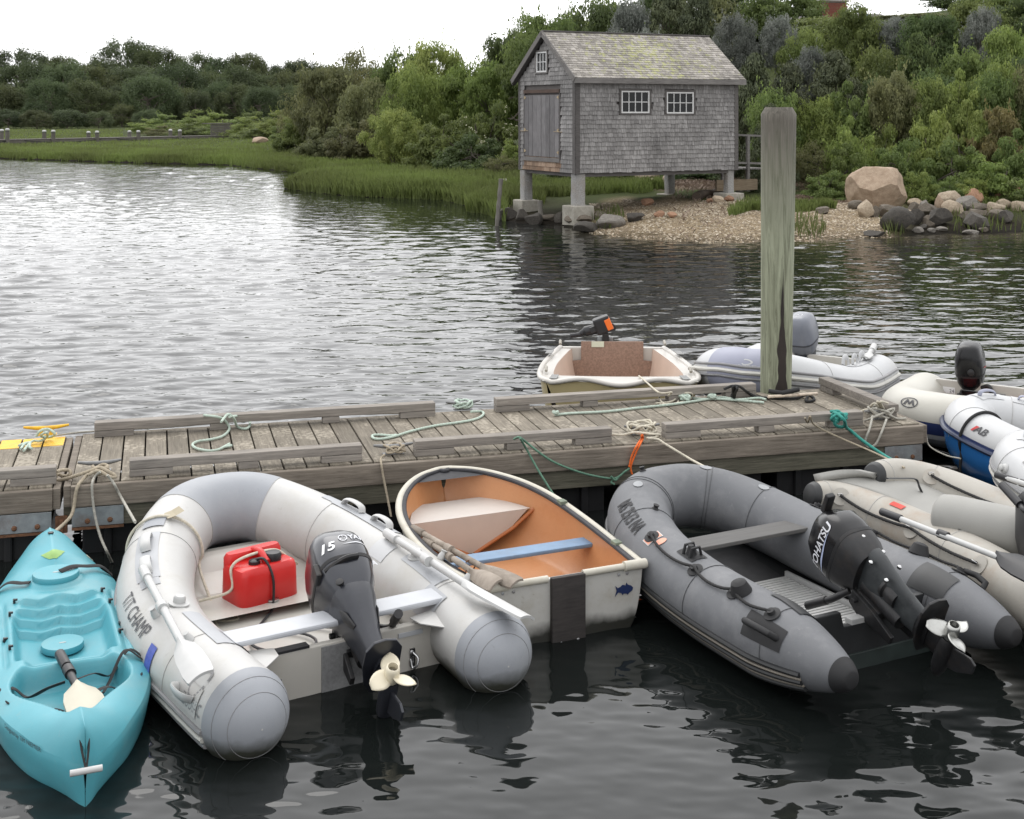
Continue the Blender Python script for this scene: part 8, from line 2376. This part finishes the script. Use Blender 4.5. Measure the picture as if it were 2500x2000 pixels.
blades('grass', 'grass patch on the gravel beside the mooring pile', 7000, 1780, 2040, 490, 522, lambda u, v, X, Y, d, g: ((u - 1910) / 130) ** 2 + ((v - 507) / 14) ** 2 < 1, .22, 73)
blades('grass', 'tufts of pale grass between the shore rocks', 9000, 1330, 2520, 520, 600, lambda u, v, X, Y, d, g: ((((u - 1485) / 40) ** 2 + ((v - 552) / 14) ** 2 < 1) | (((u - 1970) / 45) ** 2 + ((v - 575) / 13) ** 2 < 1) | (((u - 2178) / 30) ** 2 + ((v - 572) / 10) ** 2 < 1) | (((u - 2130) / 40) ** 2 + ((v - 535) / 10) ** 2 < 1) | ((u > 2310) & (v > 540) & (g.uniform(size=len(u)) < .45))), .26, 74)
# pebbles
X, Y, z, u, v, g = scatter_ground(24000, 1400, 2180, 488, 594, 81)
d = shore_dist(X, Y)
m = (d > -.15) & (u > 1440 + (v < 500) * 80) & (g.uniform(size=len(u)) < .8)
X, Y, d = X[m], Y[m], d[m]; k = len(X)
z0 = gz(X, Y, d)
base = np.array([(-1, -1, 0), (1, -1, 0), (1.2, .9, 0), (-.9, 1.1, 0), (0, 0, .9)])
sz = g.uniform(.010, .028, k)[:, None, None]
rot = g.uniform(0, 6.28, k); cs_, sn_ = np.cos(rot), np.sin(rot)
bb = base[None] * sz * np.array((1, 1, .8))
V = np.stack([bb[..., 0] * cs_[:, None] - bb[..., 1] * sn_[:, None] + X[:, None], bb[..., 0] * sn_[:, None] + bb[..., 1] * cs_[:, None] + Y[:, None], bb[..., 2] + z0[:, None]], 2).reshape(-1, 3)
F = (np.arange(k)[:, None, None] * 5 + np.array([(0, 1, 4), (1, 2, 4), (2, 3, 4), (3, 0, 4)])[None]).reshape(-1, 3)
me = fast_mesh('pebbles', V, F, np.repeat(g.uniform(0, 1, k), 5))
def pebble_mat():
    m, nt, b = _node_mat('pebble')
    at = nt.nodes.new('ShaderNodeAttribute'); at.attribute_name = 'tint'
    rp = nt.nodes.new('ShaderNodeValToRGB'); e = rp.color_ramp.elements
    e[0].color = (.09, .066, .042, 1); e[1].color = (.47, .41, .32, 1); q = e.new(.55); q.color = (.23, .172, .105, 1)
    nt.links.new(at.outputs['Fac'], rp.inputs[0]); nt.links.new(rp.outputs[0], b.inputs['Base Color']); b.inputs['Roughness'].default_value = .85
    return m
o = place(me, 'pebbles', pebble_mat()); tag(o, 'tan gravel and shell pebbles of the beach spit', 'pebbles', None, 'stuff')
# dry reed wrack line
WRK = leaf_mat('dry_reed', (.16, .115, .085), (.34, .26, .20), trans=.1, hue=0)
blades('dry_reeds', 'pinkish dry reed wrack along the foot of the bushes', 16000, 690, 1330, 366, 462, lambda u, v, X, Y, d, g: (v > 364 + (u - 690) * .09) & (v < 378 + (u - 690) * .115), .10, 75, wid=.02, mat=WRK, bend=1.6)
blades('dry_reeds', 'dry reed wrack behind and beneath the boathouse', 15000, 1240, 1780, 426, 470, lambda u, v, X, Y, d, g: v < 462 - .02 * (u - 1240) , .10, 76, wid=.018, mat=WRK, bend=1.6)
blades('dry_reeds', 'dry reed litter along the bank left of the boulder', 7000, 1900, 2110, 470, 496, lambda u, v, X, Y, d, g: v > 470, .08, 77, wid=.016, mat=WRK, bend=1.6)
